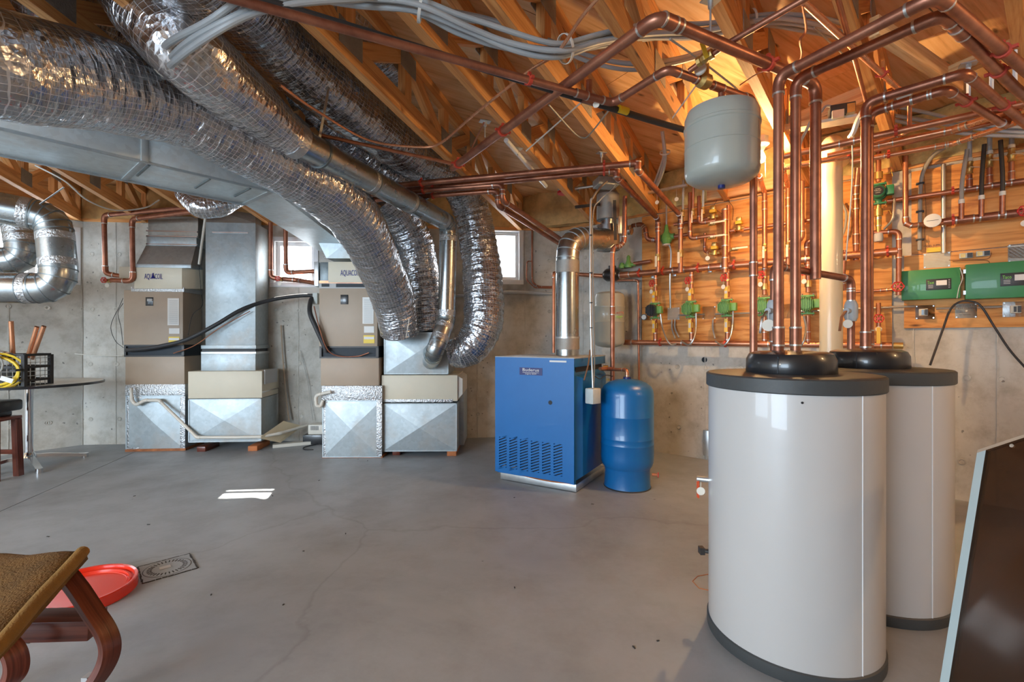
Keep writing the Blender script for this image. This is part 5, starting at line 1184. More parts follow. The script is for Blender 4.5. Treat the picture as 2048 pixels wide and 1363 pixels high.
# lumber, transformer and tray next to the stack
def lum(a, b_, w_, h_, label, mat='pine_pale', name='lumber', cat='lumber'): return MB().beam(a, b_, w_, h_, bev=.003).build(name, mat, None, label, cat)
lum(P(1560, 255, 3.3), P(1728, 188, 2.95), .04, .10, 'board slanting behind the three tall copper risers')
lum(P(1555, 262, 3.22) , P(1708, 232, 3.05), .09, .04, 'pale board under the slanting board by the risers')
tray = MB().beam(P(1635, 250, 3.0), P(1712, 236, 2.9), .10, .018).build('metal_tray', 'zinc', None, 'grey metal tray carrying the transformer near the cream stack elbow', 'tray')
tf = MB().box(P(1683, 222, 2.9), (.13, .09, .06), Rz(-25), .004).build('transformer', 'black_iron', None, 'black transformer with copper windings on the metal tray', 'transformer')
MB().box(P(1676, 228, 2.84), (.06, .02, .045), Rz(-25)).build('terminal_plate', 'zinc', tf); MB().box(P(1700, 220, 2.87), (.04, .07, .055), Rz(-25)).build('winding', 'brass', tf)
wire([P(1642, 224, 2.9), P(1652, 212, 2.9), P(1668, 214, 2.9)], .008, 'grey flexible cable curving into the transformer', 'grey_cable')
wire([P(1735, 205, 2.8), P(1716, 240, 2.85), P(1708, 262, 2.9), P(1700, 274, 2.95)], .016, 'grey sleeve of cables beside the rear tank risers', 'pvc_white')
wire([P(1627, 232, 2.95), P(1612, 262, 3.0), P(1600, 290, 3.0), P(1600, 330, 3.0)], .010, 'grey cable dropping between the risers', 'grey_cable')
wire([P(1704, 270, 2.9), P(1705, 330, 2.95), P(1702, 400, 3.0), P(1695, 480, 3.05), P(1692, 520, 3.1)], .004, 'long white wire hanging right of the cream plastic stack')
lum(PZ(1748, 52, 2.67), PZ(1918, 168, 2.67), .04, .09, 'brace running between two trusses at upper right')
bl = lum(PZ(1868, 160, 2.68), PZ(2120, 52, 2.68), .10, .04, 'blocking board with zinc hangers at the right ceiling edge')
for i, (x, y, yb) in enumerate(((1937, 128, 196), (1983, 112, 178), (2030, 92, 160))):
    q = PZ(x, y, 2.65); h_ = MB().box(q, (.07, .05, .006), Rz(-30)).cyl(q, q - V(0, 0, .02), .012, 8).build('pipe_hanger', 'zinc', None, ['zinc hanger with white rod on the blocking board, leftmost of three', 'zinc hanger with white rod on the blocking board, middle of three', 'zinc hanger with white rod on the blocking board, rightmost of three'][i], 'hanger')
    MB().box(q - V(0, 0, .10), (.010, .014, .17)).build('hanger_rod', 'window_vinyl', h_)
# hangers on mains / along trusses
def hanger(px, py, z, L_, label):
    q = PZ(px, py, z); o = MB().box(q, (.07, .045, .005), Rz(20)).cyl(q, q - V(0, 0, .03), .011, 8).cyl(q, q - V(0, 0, L_), .0045, 8).build('pipe_hanger', 'zinc', None, label, 'hanger', None)
    return o
hanger(1421, 2, 2.625, .17, 'zinc rod hanger holding the top ceiling pipe near the picture top')
hanger(970, 243, 2.625, .10, 'zinc rod hanger on the truss over the long slanting pipe')
hanger(1203, 306, 2.625, .07, 'zinc rod hanger over the four copper mains')
hanger(1035, 297, 2.625, .05, 'zinc hanger at the middle of the slanting ceiling pipe')
# smoke detector and other ceiling boxes
sm = MB().cyl(P(1128, 378, 4.6), P(1128, 386, 4.6) , .062, 20).cyl(P(1128, 368, 4.6), P(1128, 378, 4.6), .05, 8).build('alarm_box', 'grey_box', None, 'round ceiling device with red ring between trusses left of the damper', 'alarm')
MB().cyl(P(1128, 383, 4.6), P(1128, 387.5, 4.6), .066, 20).build('red_ring', 'red_wheel', sm)
MB().tube([P(1150, 377, 4.55), P(1192, 371, 4.45)], .013, 10).build('emt_conduit', 'emt', None, 'short metal conduit between the red alarm box and the damper', 'conduit')
MB().box(P(1212, 366, 4.3), (.2, .16, .07), Rz(10), .005).build('ceiling_box', 'galv', None, 'pale galvanized ceiling box above the draft damper', 'electrical box')
for a, b_, lab in (((1060, 578, 0), (1132, 330, 0), 0),): pass
# slim diagonal braces / conduits along trusses
MB().tube([PZ(1012, 280, 2.60), PZ(1092, 372, 2.60)], .017, 8).build('emt_conduit', 'window_vinyl', None, 'white conduit strapped along the truss underside above the mains', 'conduit')
for (a, b_, c_, lab) in (((1170, 198), (1052, 302), 2.60, 'pale copper-tipped sensor rod between two trusses at ceiling centre'), ((1400, 160), (1345, 236), 2.58, 'pale slim strap from the dial valve down to the black pipe')):
    MB().strip([PZ(*a, c_), PZ(*b_, c_ - .03)], .010, V(0, 0, 1), .003).build('strap', 'white_wire', None, lab, 'strap')
for i, (pts, lab) in enumerate((([(968, 245), (935, 310), (915, 325)], 'dark strap hanging by the end of the slanting pipe'), ([(1222, 215), (1180, 268), (1165, 275), (1145, 262), (1098, 210)], 'grey cable looping under the trusses at ceiling centre'), ([(1340, 78), (1400, 120), (1462, 168), (1475, 180)], 'pale cable crossing the bright deck above the hanging tank'), ([(1480, 170), (1510, 150), (1535, 140)], 'thin copper wire curving from the tank fittings'), ([(1628, 55), (1700, 120), (1728, 135), (1752, 128)], 'flat pale cable crossing the deck behind the risers'), ([(1605, 10), (1612, 60), (1600, 80), (1603, 108), (1592, 140)], 'twisted copper wires dangling above the risers'))):
    wire([PZ(x, y, 2.56 if i != 4 else 2.9) for x, y in pts], .005 if i != 3 else .003, lab, 'grey_cable' if i in (1, 2, 4) else 'copper', n=6)
# ================================================================ MANIFOLD WALL
def panel(px0, px1, z0, z1, v, label):
    a = FR.uz(FR.hit(px0, 700, v))[0]; b_ = FR.uz(FR.hit(px1, 700, v))[0]
    return MB().box(FR.pt((a + b_) / 2, v / 2 + .002, (z0 + z1) / 2), (b_ - a, v, z1 - z0), FR.R, .002).build('plywood_board', 'wall_ply', None, label, 'board')
zB1 = FR.hit(1500, 690, .02).z; 
panel(1284, 1784, 1.185, 2.62, .018, 'large orange plywood backer behind the row of green pumps')
zm = FR.hit(1850, 500, .03).z
panel(1823, 2140, 1.93, FR.hit(1900, 330, .02).z, .018, 'upper plywood backer behind the right copper manifolds')
panel(1808, 2140, FR.hit(1812, 656, .02).z, 1.925, .018, 'lower plywood backer behind the green control boxes')
zl = FR.hit(1500, 392, .1).z
lum(FR.hit(1415, 392, .12), FR.hit(1605, 356, .12), .05, .10, 'pale ledger board above the plywood behind the hanging tank', 'pine_pale')
F_ = -FR.out
_run = run
def run(pts, r, *a, **k): return _run(pts, r * 1.3, *a, **k)
def R2(px, py, v): return FR.hit(px, py, v)
def atz(px, z, v): return FR.atz(px, z, v)
ZH1, ZH2 = 1.95, 1.195
V1 = .16
h1 = run([atz(1238, ZH1 + .02, V1), atz(1795, ZH1, V1)], .024, 'upper copper header running the length of the pump wall', 'copper', clamps=((0, .10), (0, .21), (0, .36), (0, .5), (0, .93)), coup=((0, .03), (0, .28), (0, .43), (0, .72)))
h2 = run([FR.hit(1248, 684, V1), atz(1784, ZH2, V1)], .021, 'lower copper header along the bottom edge of the pump wall', 'copper', clamps=((0, .18), (0, .46)), coup=((0, .02), (0, .3), (0, .6), (0, .95)))
q = atz(1787, ZH2, V1); MB().cyl(q, q + FR.u * .06, .026, 12).build('brass_end', 'brass', h2)
# air separator
c = atz(1224, ZH1 + .03, V1 + .02); sp_ = empty('air_separator', c - V(0, 0, .09), 'black cast iron air separator at the left end of the upper header', 'air separator')
MB().lathe([(.03, -.10), (.05, -.095), (.075, -.06), (.078, .0), (.075, .05), (.05, .075), (.02, .08)], c, FR.R @ Matrix(((0, 0, 1), (0, 1, 0), (-1, 0, 0))), 20).build('separator_body', 'black_plastic', sp_)
MB().lathe([(.045, .0), (.045, .05), (.02, .055)], c + V(0, 0, .05), None, 14).build('separator_top', 'black_plastic', sp_)
vv = MB().cyl(c + V(.0, 0, .09), c + V(0, 0, .16), .012, 10).build('vent_stem', 'red_wheel', sp_); MB().cyl(c + V(0, 0, .15), c + V(0, 0, .26), .018, 12).build('air_vent', 'pvc_white', vv)
run([atz(1211, ZH1 + .02, V1 + .03), FR.hit(1150, 548, V1 + .1)], .018, 'copper pipe between the black air separator and the boiler vent', 'copper')
# risers V
def riser(px, y0, y1, v, r, label, mat='copper', valves=(), extra=None, **kw):
    a, b_ = FR.hit(px, y0, v), FR.hit(px, y1, v); b_ = V(a.x, a.y, b_.z); pts = [a, b_]
    if extra: pts = extra(a, b_)
    o = run(pts, r, label, mat, **kw)
    for vy in valves:
        q = V(a.x, a.y, FR.hit(px, vy, v).z); ball_valve(q, V(0, 0, 1), V(0, 0, -1), r, o, 'valve_cream', .10)
    return o
# valves on main drops built earlier belong to small collars here
for px, vy, lab in ((1316, 515, 'left of the green mixing valve'), (1361, 507, 'right of the green mixing valve')):
    root = empty('zone_valve', FR.hit(px, vy + 10, .3), 'brass lever valve with cream handle on the main ' + lab, 'valve'); q = FR.hit(px, vy, .3)
    e = MB(); e.lathe([(.02, -.04), (.03, -.036), (.03, -.015), (.034, 0), (.03, .015), (.03, .036), (.02, .04)], q, None, 8); e.cyl(q, q + F_ * .045, .012, 8); e.build('valve_body', 'brass', root)
    MB().strip([q + F_ * .05 + V(0, 0, .01), q + F_ * .052 - V(0, 0, .10)], .024, FR.u, .005).build('lever_handle', 'valve_cream', root)
riser(1398, 392, 446, .25, .0135, 'copper drop curling right into the upper cream-handled valve', extra=lambda a, b_: [a, b_, b_ + FR.u * .16])
riser(1380, 385, 477, .28, .0145, 'copper drop curling right into the middle cream-handled valve', extra=lambda a, b_: [a, b_, b_ + FR.u * .24])
def lever(px, py, v, hd, label, r=.013, hl=.13, handle='valve_cream'):
    root = empty('lever_valve', FR.hit(px, py, v), label, 'valve'); q = FR.hit(px, py, v); ax = FR.u if abs(hd.z) < .5 else V(0, 0, 1)
    ball_valve(q, ax, hd, r, root, handle, hl); return root
lever(1424, 447, .25, FR.u, 'brass valve with horizontal cream lever, uppermost of three stacked'); lever(1424, 474, .28, FR.u, 'brass valve with horizontal cream lever, middle of three stacked'); lever(1468, 498, .2, FR.u, 'brass valve with horizontal cream lever, lowest of three stacked')
for i, (px, py) in enumerate(((1366, 426), (1386, 424), (1406, 421))):
    root = empty('lever_valve', FR.hit(px, py, .34), ['leftmost', 'middle', 'rightmost'][i] + ' small cream lever valve hanging above the upper manifold', 'valve', None); ball_valve(FR.hit(px, py, .34), V(0, 0, 1), V(0, 0, -1), .011, root, 'valve_cream', .11)
    MB().tube([FR.hit(px, py - 6, .34), FR.hit(px + 1, 360 + 6 * i, .36)], .011, 10).build('riser_tube', 'grey_pex' if i != 1 else 'copper', root)
hm = run([FR.hit(1348, 449, .14), FR.hit(1400, 440, .14), FR.hit(1418, 437, .14)], .014, 'short dark manifold stub behind the three small lever valves', 'copper_brown')
riser(1450, 417, 545, .19, .021, 'thick copper manifold post behind the cream levers', coup=((0, .1), (0, .5), (0, .85)))
riser(1457, 410, 528, .12, .013, 'slim copper post just right of the thick manifold post')
def zvalve(px, py, v, label):
    q = FR.hit(px, py, v); root = empty('zone_valve', q, label, 'valve')
    MB().lathe([(.014, -.05), (.026, -.045), (.03, -.02), (.026, 0), (.014, .005)], q, None, 12).cyl(q + FR.u * -.05 - V(0, 0, .025), q + FR.u * .05 - V(0, 0, .025), .014, 10).build('valve_body', 'brass', root)
    MB().box(q + V(0, 0, .028), (.058, .055, .03), FR.R, .003).build('yellow_band', 'valve_yellow', root); MB().box(q + V(0, 0, .062), (.05, .05, .045), FR.R, .012).build('actuator', 'brass', root); return root
zvalve(1426, 428, .16, 'brass zone valve with actuator, top of three'); zvalve(1478, 451, .15, 'brass zone valve with actuator, right of the manifold post'); zvalve(1429, 501, .14, 'brass zone valve with actuator and paper tag, lowest of three')
tag(FR.hit(1415, 506, .24), F_, h1, .022, .05)
run([FR.hit(1488, 458, .15), FR.hit(1640, 437, .15)], .014, 'copper line running right from the zone valve beside the manifold post', 'copper')
run([FR.hit(1460, 462, .15), FR.hit(1470, 460, .15)], .014, 'short copper nipple left of the right zone valve', 'copper')
run([FR.hit(1410, 466, .10), FR.hit(1409, 502, .10), FR.hit(1422, 506, .12)], .011, 'grey copper stub elbowing into the lowest zone valve', 'copper_brown')
for (px, y0, r_, v_, vy, lab) in ((1529, 380, .0155, .22, 495, 'copper riser with cream lever valve just right of the tall front pipe'), (1576, 372, .0155, .22, 492, 'copper riser with cream lever valve seen between the tank risers')):
    riser(px, y0, 534, v_, r_, lab, valves=(vy,), coup=((0, .2),))
riser(1604, 362, 480, .24, .0155, 'copper riser hooking left behind the third tank riser', extra=lambda a, b_: [a, b_, b_ - FR.u * .10])
run([FR.hit(1613, 530, .12), FR.hit(1613, 484, .12), FR.hit(1626, 480, .12), FR.hit(1640, 478, .12)], .014, 'brown pipe hook above the header beside the stack', 'copper_brown')
# rising feeders from the ceiling to these risers
run([FR.hit(1529, 384, .22), FR.hit(1519, 352, .45), P(1510, 335, 3.4)], .0145, 'copper feeder slanting down from the ceiling below the bulb', 'copper_bright')
run([FR.hit(1576, 374, .22), FR.hit(1566, 338, .5), P(1563, 328, 3.5)], .0145, 'copper feeder slanting down between the first two risers', 'copper_bright')
# mixing valve with its conduit, and the brown loop
q = FR.hit(1333, 474, .15); mv = empty('mixing_valve', q - V(0, 0, .07), 'light green cast mixing valve with conduit at the left of the plywood', 'valve')
MB().lathe([(.016, .13), (.022, .09), (.03, .05), (.06, .02), (.07, -.02), (.05, -.055), (.04, -.07)], q, None, 7).cyl(q - FR.u * .07, q + FR.u * .085, .03, 12).build('valve_body', 'pump_green', mv)
MB().lathe([(.042, -.075), (.045, -.085), (.03, -.09)], q, None, 14).build('valve_ring', 'tag_white', mv)
MB().tube([q + V(0, 0, .12), V(q.x, q.y, FR.hit(1329, 395, .15).z)], .010, 10).build('emt_conduit', 'emt', None, 'vertical conduit above the light green mixing valve', 'conduit')
MB().tube(spline([q + FR.u * .03 - V(0, 0, .08), q + FR.u * .05 - V(0, 0, .18), FR.hit(1340, 560, .15), FR.hit(1341, 616, .1)], 5), .010, 10).build('emt_conduit', 'emt', None, 'vertical conduit from the green mixing valve down to the first junction box', 'conduit')
run([FR.hit(1264, 451, .2), FR.hit(1283, 448, .2), FR.hit(1291, 458, .2), FR.hit(1294, 478, .2), FR.hit(1312, 480, .16), FR.hit(1326, 477, .15)], .017, 'brown copper loop between the round gauge valve and the green mixing valve', 'copper_brown', clamps=((4, .1),))
run([FR.hit(1342, 474, .15), FR.hit(1380, 468, .15)], .016, 'brown stub right of the green mixing valve', 'copper_brown', clamps=())
q = FR.hit(1259, 460, .24); gv_ = MB().lathe([(.0, -.03), (.04, -.028), (.055, -.01), (.055, .02), (.04, .03), (0, .03)], q, FR.R @ Matrix(((0, 0, 1), (0, 1, 0), (-1, 0, 0))), 18).build('gas_valve', 'steel_bright', None, 'round silver regulator right of the draft damper', 'valve')
# regulator group over the header left
q = FR.hit(1252, 530, .10); rg = empty('pressure_regulator', q - V(0, 0, .05), 'green brass fill regulator left of the plywood above the header', 'regulator')
MB().lathe([(.035, -.03), (.04, 0), (.03, .03), (.02, .05), (.022, .09), (.008, .11)], q + FR.u * .03, None, 12).cyl(q - FR.u * .05, q + FR.u * .12, .018, 10).build('regulator_body', 'pump_green', rg)
MB().lathe([(.03, -.03), (.035, 0), (.02, .03)], q - FR.u * .05, None, 12).build('regulator_bell', 'pump_green', rg)
run([FR.hit(1268, 527, .10), FR.hit(1302, 522, .10)], .016, 'dark brass pipe from the fill regulator into the plywood area', 'copper_brown')
# gauge pipe going right/down beside the grey wall tank
run([FR.hit(1222, 560, .14), FR.hit(1276, 560, .12), FR.hit(1278, 765, .10)], .009, 'slim copper line turning down the wall between grey tank and plywood', 'copper')
q = FR.hit(1290, 634, .14); ga = empty('pressure_gauge', q, 'round black rimmed pressure gauge left of the black pump', 'gauge')
MB().cyl(q, q + F_ * .03, .033, 20).build('gauge_case', 'black_plastic', ga); MB().cyl(q + F_ * .03, q + F_ * .032, .026, 20).build('gauge_dial', 'gauge_face', ga); MB().cyl(q - FR.u * .03, FR.hit(1279, 634, .11), .007, 8).build('gauge_stem', 'copper', ga)
# tall pipe in front of wall left of plywood, from the ceiling to the blue tank
run([P(1250, 392, 4.3), P(1248, 483, 4.3), P(1240, 492, 4.3), P(1227, 494, 4.3), P(1225, 505, 4.3), P(1225, 762, 4.3)], .0155, 'brown copper pipe jogging down in front of the grey wall tank', 'copper_brown', coup=((4, .45),))
run([P(1200, 737, 4.1), P(1226, 737, 4.3)], .012, 'short copper cross piece between boiler and brown pipe', 'copper')

# ---- pump drops
def drop(px, label, plabel, black=False, green='pump_green', lower=True, tagk=True, badge=False, faceflip=1, upvalve=True):
    u_ = FR.uz(atz(px, 1.5, V1))[0]
    def Q(z, v=V1): return FR.pt(u_, v, z)
    o = run([Q(ZH1 - .02), Q(1.66)], .015, label, 'copper', coup=((0, .25),))
    gate_valve(Q(1.84), V(0, 0, 1), (F_ - FR.u * .35).normalized(), .015, o, tagk, .033)
    MB().lathe([(.02, -.03), (.028, -.028), (.028, .028), (.02, .03)], Q(1.735), None, 10).build('check_valve', 'brass', o)
    if upvalve:
        q = Q(1.70) + F_ * .05; MB().strip([q + V(0, 0, .05), q - V(0, 0, .06)], .030, FR.u, .006).build('yellow_lever', 'valve_yellow', o)
        MB().box(q + F_ * .004, (.024, .004, .026), FR.R).build('lever_centre', 'label_grey', o)
    circ_pump(Q(1.55, V1 + .01), None, plabel, green, black=black)
    lo2 = run([Q(1.455), Q(ZH2 + .02)], .015, label.replace('upper', 'lower'), 'copper', coup=((0, .75),))
    if lower:
        MB().lathe([(.02, -.03), (.028, -.028), (.028, .028), (.02, .03)], Q(1.39), None, 10).build('flange_valve', 'brass', lo2)
        q = Q(1.385) + F_ * .05; MB().strip([q + V(0, 0, .06), q - V(0, 0, .07)], .030, FR.u, .006).build('yellow_lever', 'valve_yellow', lo2); MB().box(q + F_ * .004, (.020, .004, .05), FR.R).build('lever_centre', 'label_grey', lo2)
    return o
drop(1311, 'upper copper drop with red wheel above the black-motor pump', 'circulator pump with a black motor, first from the left', True)
drop(1383, 'upper copper drop with red wheel above the second pump', 'green finned circulator pump between the first two junction boxes')
drop(1455, 'upper copper drop with red wheel above the third pump', 'green finned circulator pump right of the second junction box')
drop(1529, 'upper copper drop with red wheel above the fourth pump', 'green circulator pump partly hidden behind the front tall pipe', lower=False, upvalve=False)
drop(1616, 'upper copper drop with red wheel above the fifth pump', 'green finned circulator pump left of the cream stack', lower=False, upvalve=False)
# junction boxes and conduits between pumps
j1 = jbox(FR, 1347, 627, (.14, .14), .02, 'grey junction box between the black-motor pump and the second pump')
j2 = jbox(FR, 1418, 625, (.14, .14), .02, 'grey junction box between the second and third pumps')
j3 = jbox(FR, 1577, 622, (.14, .14), .02, 'grey junction box behind the second thick riser')
for a, b_, lab in ((1358, 1410, 'between the first two junction boxes'), (1430, 1566, 'from the second to the third junction box'), (1590, 1650, 'right of the third junction box')):
    MB().tube([FR.atz(a, 1.50, .05), FR.atz(b_, 1.50, .05)], .010, 10).build('emt_conduit', 'emt', None, 'horizontal conduit ' + lab, 'conduit')
MB().tube([FR.atz(1655, 1.505, .05), FR.atz(1830, 1.51, .05)], .010, 10).build('emt_conduit', 'emt', None, 'horizontal conduit from behind the stack to the left switch box', 'conduit')
def whip(pts, label): return MB().tube(spline([FR.hit(x, y, v + .03 + (.05 if y > 660 else 0)) for x, y, v in pts], 7), .0085, 8).build('armored_whip', 'emt', None, label, 'conduit', None)
whip([(1321, 628, .2), (1324, 650, .2), (1332, 675, .2), (1341, 688, .2), (1352, 687, .16)], 'flexible metal whip sagging from the black-motor pump')
whip([(1392, 626, .2), (1392, 655, .21), (1388, 676, .21), (1378, 689, .21), (1364, 683, .16)], 'flexible metal whip sagging from the second pump')
whip([(1466, 622, .2), (1465, 650, .21), (1460, 674, .21), (1447, 690, .21), (1431, 682, .16)], 'flexible metal whip sagging from the third pump')
whip([(1608, 632, .2), (1612, 655, .21), (1608, 680, .21), (1600, 694, .2)], 'flexible metal whip behind the third riser')
for (x, y0, x2, y2, lab) in ((1344, 638, 1350, 676, 'left cable drooping under the first junction box'), (1350, 638, 1358, 674, 'right cable drooping under the first junction box'), (1426, 638, 1430, 676, 'cable drooping under the second junction box')):
    MB().tube(spline([FR.hit(x, y0, .05), FR.hit(x, (y0 + y2) / 2, .07), FR.hit(x2, y2, .12)], 6), .008, 8).build('cable', 'grey_cable', None, lab, 'cable')
# ---- second pump column (badge pump) right of the rear risers
def Wp(px, py, v=.16): return FR.hit(px, py, v)
u_ = FR.uz(Wp(1757, 390))[0]
def Q(z, v=.16): return FR.pt(u_, v, z)
zt2 = Wp(1757, 302).z; zp = Wp(1757, 388).z; zb2 = Wp(1754, 466).z
pr = run([Q(zt2), Q(zp + .10)], .014, 'copper drop above the dark green pump with the round badge', 'copper')
MB().lathe([(.02, -.03), (.03, -.028), (.03, .028), (.02, .03)], Q(zp + .15), None, 12).build('isolation_valve', 'brass', pr)
cp = circ_pump(Q(zp), None, 'dark green circulator pump with a round black badge right of the rear risers', 'pump_green_dark', badge=True)
pr2 = run([Q(zp - .09), Q(zb2)], .014, 'brass and copper drop below the badge pump', 'brass', coup=((0, .35), (0, .6)))
MB().lathe([(.02, -.03), (.03, -.028), (.03, .028), (.02, .03)], Q(zp - .15), None, 12).build('isolation_valve', 'brass', pr2)
MB().lathe([(.015, .0), (.03, -.005), (.034, -.05), (.028, -.07)], Q(zb2), None, 12).build('hose_cap', 'label_grey', pr2)
for z_, k_ in ((zp + .15, 1), (zp - .15, -1)):
    q = Q(z_) + F_ * .02 + FR.u * .03; MB().strip([q, q + FR.u * .04 + V(0, 0, .0), q + FR.u * .05 + V(0, 0, .03 * k_), q + FR.u * .06 - V(0, 0, .03)], .012, F_, .003).build('lever_handle', 'valve_yellow', pr if k_ > 0 else pr2)
pz = run([Wp(1735, 466), Wp(1798, 462), V(*FR.pt(FR.uz(Wp(1797, 462))[0], .16, Wp(0, 0).z if False else Wp(1797, 590).z))], .014, 'copper line under the badge pump turning down to a red wheel valve', 'copper_brown', coup=((1, .35),))
gate_valve(Wp(1796, 574), V(0, 0, 1), F_, .015, pz, False, .036)
run([Wp(1710, 583, .10), Wp(1768, 580, .10), Wp(1790, 578, .12)], .010, 'slim copper line running left from the red wheel valve', 'copper')
whip([(1789, 397, .2), (1788, 420, .22), (1784, 440, .22), (1768, 458, .18)], 'flexible metal whip curving beside the badge pump')
# tall uprights on the concrete gap
run([Wp(1811, 312, .2), Wp(1811, 446, .2), Wp(1822, 451, .2), Wp(1850, 448, .18), Wp(1885, 446, .15)], .014, 'copper upright between the two plywood backers elbowing right', 'copper')
run([Wp(1716, 335, .2), Wp(1712, 380, .15), Wp(1712, 520, .13)], .017, 'brown copper upright right of the cream stack', 'copper_brown', coup=((1, .2), (1, .7)))
run([Wp(1770, 505, .16), Wp(1795, 501, .16)], .022, 'brass coloured header end right of the rear risers', 'brass', clamps=((0, .2),))
q = Wp(1756, 634, .16); lv = run([Wp(1757, 606, .12), Wp(1757, 640, .14), Wp(1757, 690, .16)], .013, 'copper drop with red wheel and orange lever above the farther tank', 'copper'); gate_valve(Wp(1758, 637, .14), V(0, 0, 1), F_, .014, lv, True, .032)
q = Wp(1757, 664, .22); MB().strip([q + V(0, 0, .04), q - V(0, 0, .09)], .026, FR.u, .005).build('orange_lever', 'valve_yellow', lv)
run([Wp(1690, 500, .14), Wp(1686, 560, .14), Wp(1690, 580, .12)], .012, 'dark pipe piece between stack and rear risers', 'copper_brown')
MB().tube(spline([Wp(1682, 402, .1), Wp(1692, 425, .12), Wp(1690, 455, .12), Wp(1683, 476, .1)], 6), .009, 8).build('cable', 'grey_cable', None, 'grey cable bowing right of the cream stack', 'cable')

# ---- right-hand manifolds
zu = FR.hit(1900, 384, .12).z; zlw = FR.hit(1950, 436, .14).z
mu = run([FR.atz(1775, zu, .13), FR.atz(2140, zu, .13)], .014, 'upper copper manifold across the right plywood', 'copper_brown', clamps=((0, .40),), coup=((0, .5), (0, .65), (0, .75)))
ml = run([FR.atz(1883, zlw, .14), FR.atz(2140, zlw, .14)], .020, 'lower thicker copper manifold across the right plywood', 'copper_brown', clamps=((0, .10),), coup=((0, .2), (0, .4), (0, .6)))
q = FR.hit(1865, 441, .22); gg = MB().lathe([(0, 0), (.048, 0), (.052, .004), (.05, .01), (0, .01)], q, basis(F_) @ Matrix(((0, 0, 1), (0, 1, 0), (-1, 0, 0))), 24).build('temperature_gauge', 'gauge_face', None, 'round pale dial gauge at the left end of the lower right manifold', 'gauge')
MB().cyl(q, q + FR.u * .07 + FR.out * .07, .010, 8).build('gauge_stem', 'copper_brown', gg); MB().box(q + F_ * .0115, (.07, .001, .003), FR.R).build('needle', 'black_matte', gg)
for i, (px, yv) in enumerate(((1939, 336), (1979, 322), (2023, 310))):
    u_ = FR.uz(FR.hit(px, yv, .13))[0]; zv = FR.hit(px, yv, .13).z; zt_ = FR.hit(px, 268, .13).z
    o = run([FR.pt(u_, .13, zu), FR.pt(u_, .13, zv + .05)], .0125, ['left', 'middle', 'right'][i] + ' copper stub with brass valve above the upper right manifold', 'copper', coup=((0, .2),))
    MB().lathe([(.014, -.05), (.022, -.045), (.018, -.02), (.026, 0), (.018, .02), (.022, .045), (.014, .05)], FR.pt(u_, .13, zv), None, 10).build('ball_valve', 'brass', o)
    h_ = FR.pt(u_, .16, zv); MB().strip([h_, h_ + FR.u * .05 - V(0, 0, .012), h_ + FR.u * .065 - V(0, 0, .03), h_ + FR.u * .065 - V(0, 0, .11)], .012, F_, .003).build('lever_handle', 'valve_cream', o)
    MB().cyl(FR.pt(u_, .13, zv + .05), FR.pt(u_, .13, zv + .075), .019, 12).build('compression_nut', 'tag_white', o)
    MB().tube([FR.pt(u_, .13, zv + .07), FR.pt(u_, .15, zt_), FR.pt(u_ + .01, .3, zt_ + .12)], .0145, 10).build('tubing', 'grey_pex', None, ['left', 'middle', 'right'][i] + ' grey tube rising from the upper right manifold valves', 'tubing')
for i, (px, pxt, yt, yc) in enumerate(((1923, 1934, 300, 404), (1963, 1968, 290, 396), (2005, 2000, 282, 388))):
    u_ = FR.uz(FR.hit(px, yc, .18))[0]; zc = FR.hit(px, yc, .18).z; uz2 = FR.uz(FR.hit(pxt, yt, .18))[0]; z2 = FR.hit(pxt, yt, .18).z
    o = run([FR.pt(u_, .17, zlw), FR.pt(u_, .18, zc)], .012, ['left', 'middle', 'right'][i] + ' copper stub rising from the lower right manifold', 'copper_brown'); MB().cyl(FR.pt(u_, .18, zc - .01), FR.pt(u_, .18, zc + .02), .018, 12).build('crimp_nut', 'tag_white', o)
    MB().tube(spline([FR.pt(u_, .18, zc), FR.pt(u_ * .9 + uz2 * .1, .19, zc + .15), FR.pt(uz2, .2, z2)], 5), .0135, 10).build('tubing', 'black_iron' if i else 'grey_cable', None, ['left', 'middle', 'right'][i] + ' dark grey tube dropping past the upper manifold to the lower one', 'tubing')
gate_valve(FR.atz(2046, zlw, .14), FR.u, F_, .018, ml, True, .034)
# conduits on the right plywood
MB().tube([FR.hit(1887, 328, .05), V(*FR.pt(FR.uz(FR.hit(1887, 328, .05))[0], .05, FR.hit(1887, 506, .05).z))], .0155, 12).build('emt_conduit', 'emt', None, 'bright metal conduit rising from the beige box on the right plywood', 'conduit')
gc = MB().tube(spline([FR.hit(1893, 293, .3), FR.hit(1865, 312, .15), FR.hit(1846, 345, .06), FR.hit(1841, 380, .05), FR.hit(1840, 440, .05), FR.hit(1839, 500, .05)], 8), .0135, 10).build('grey_conduit', 'grey_cable', None, 'grey flexible conduit curving down the left of the right plywood', 'conduit')
for y in (367, 423, 479): c = FR.hit(1840, y, .05); MB().box(c, (.05, .035, .014), FR.R, .002).build('conduit_strap', 'black_matte', gc)
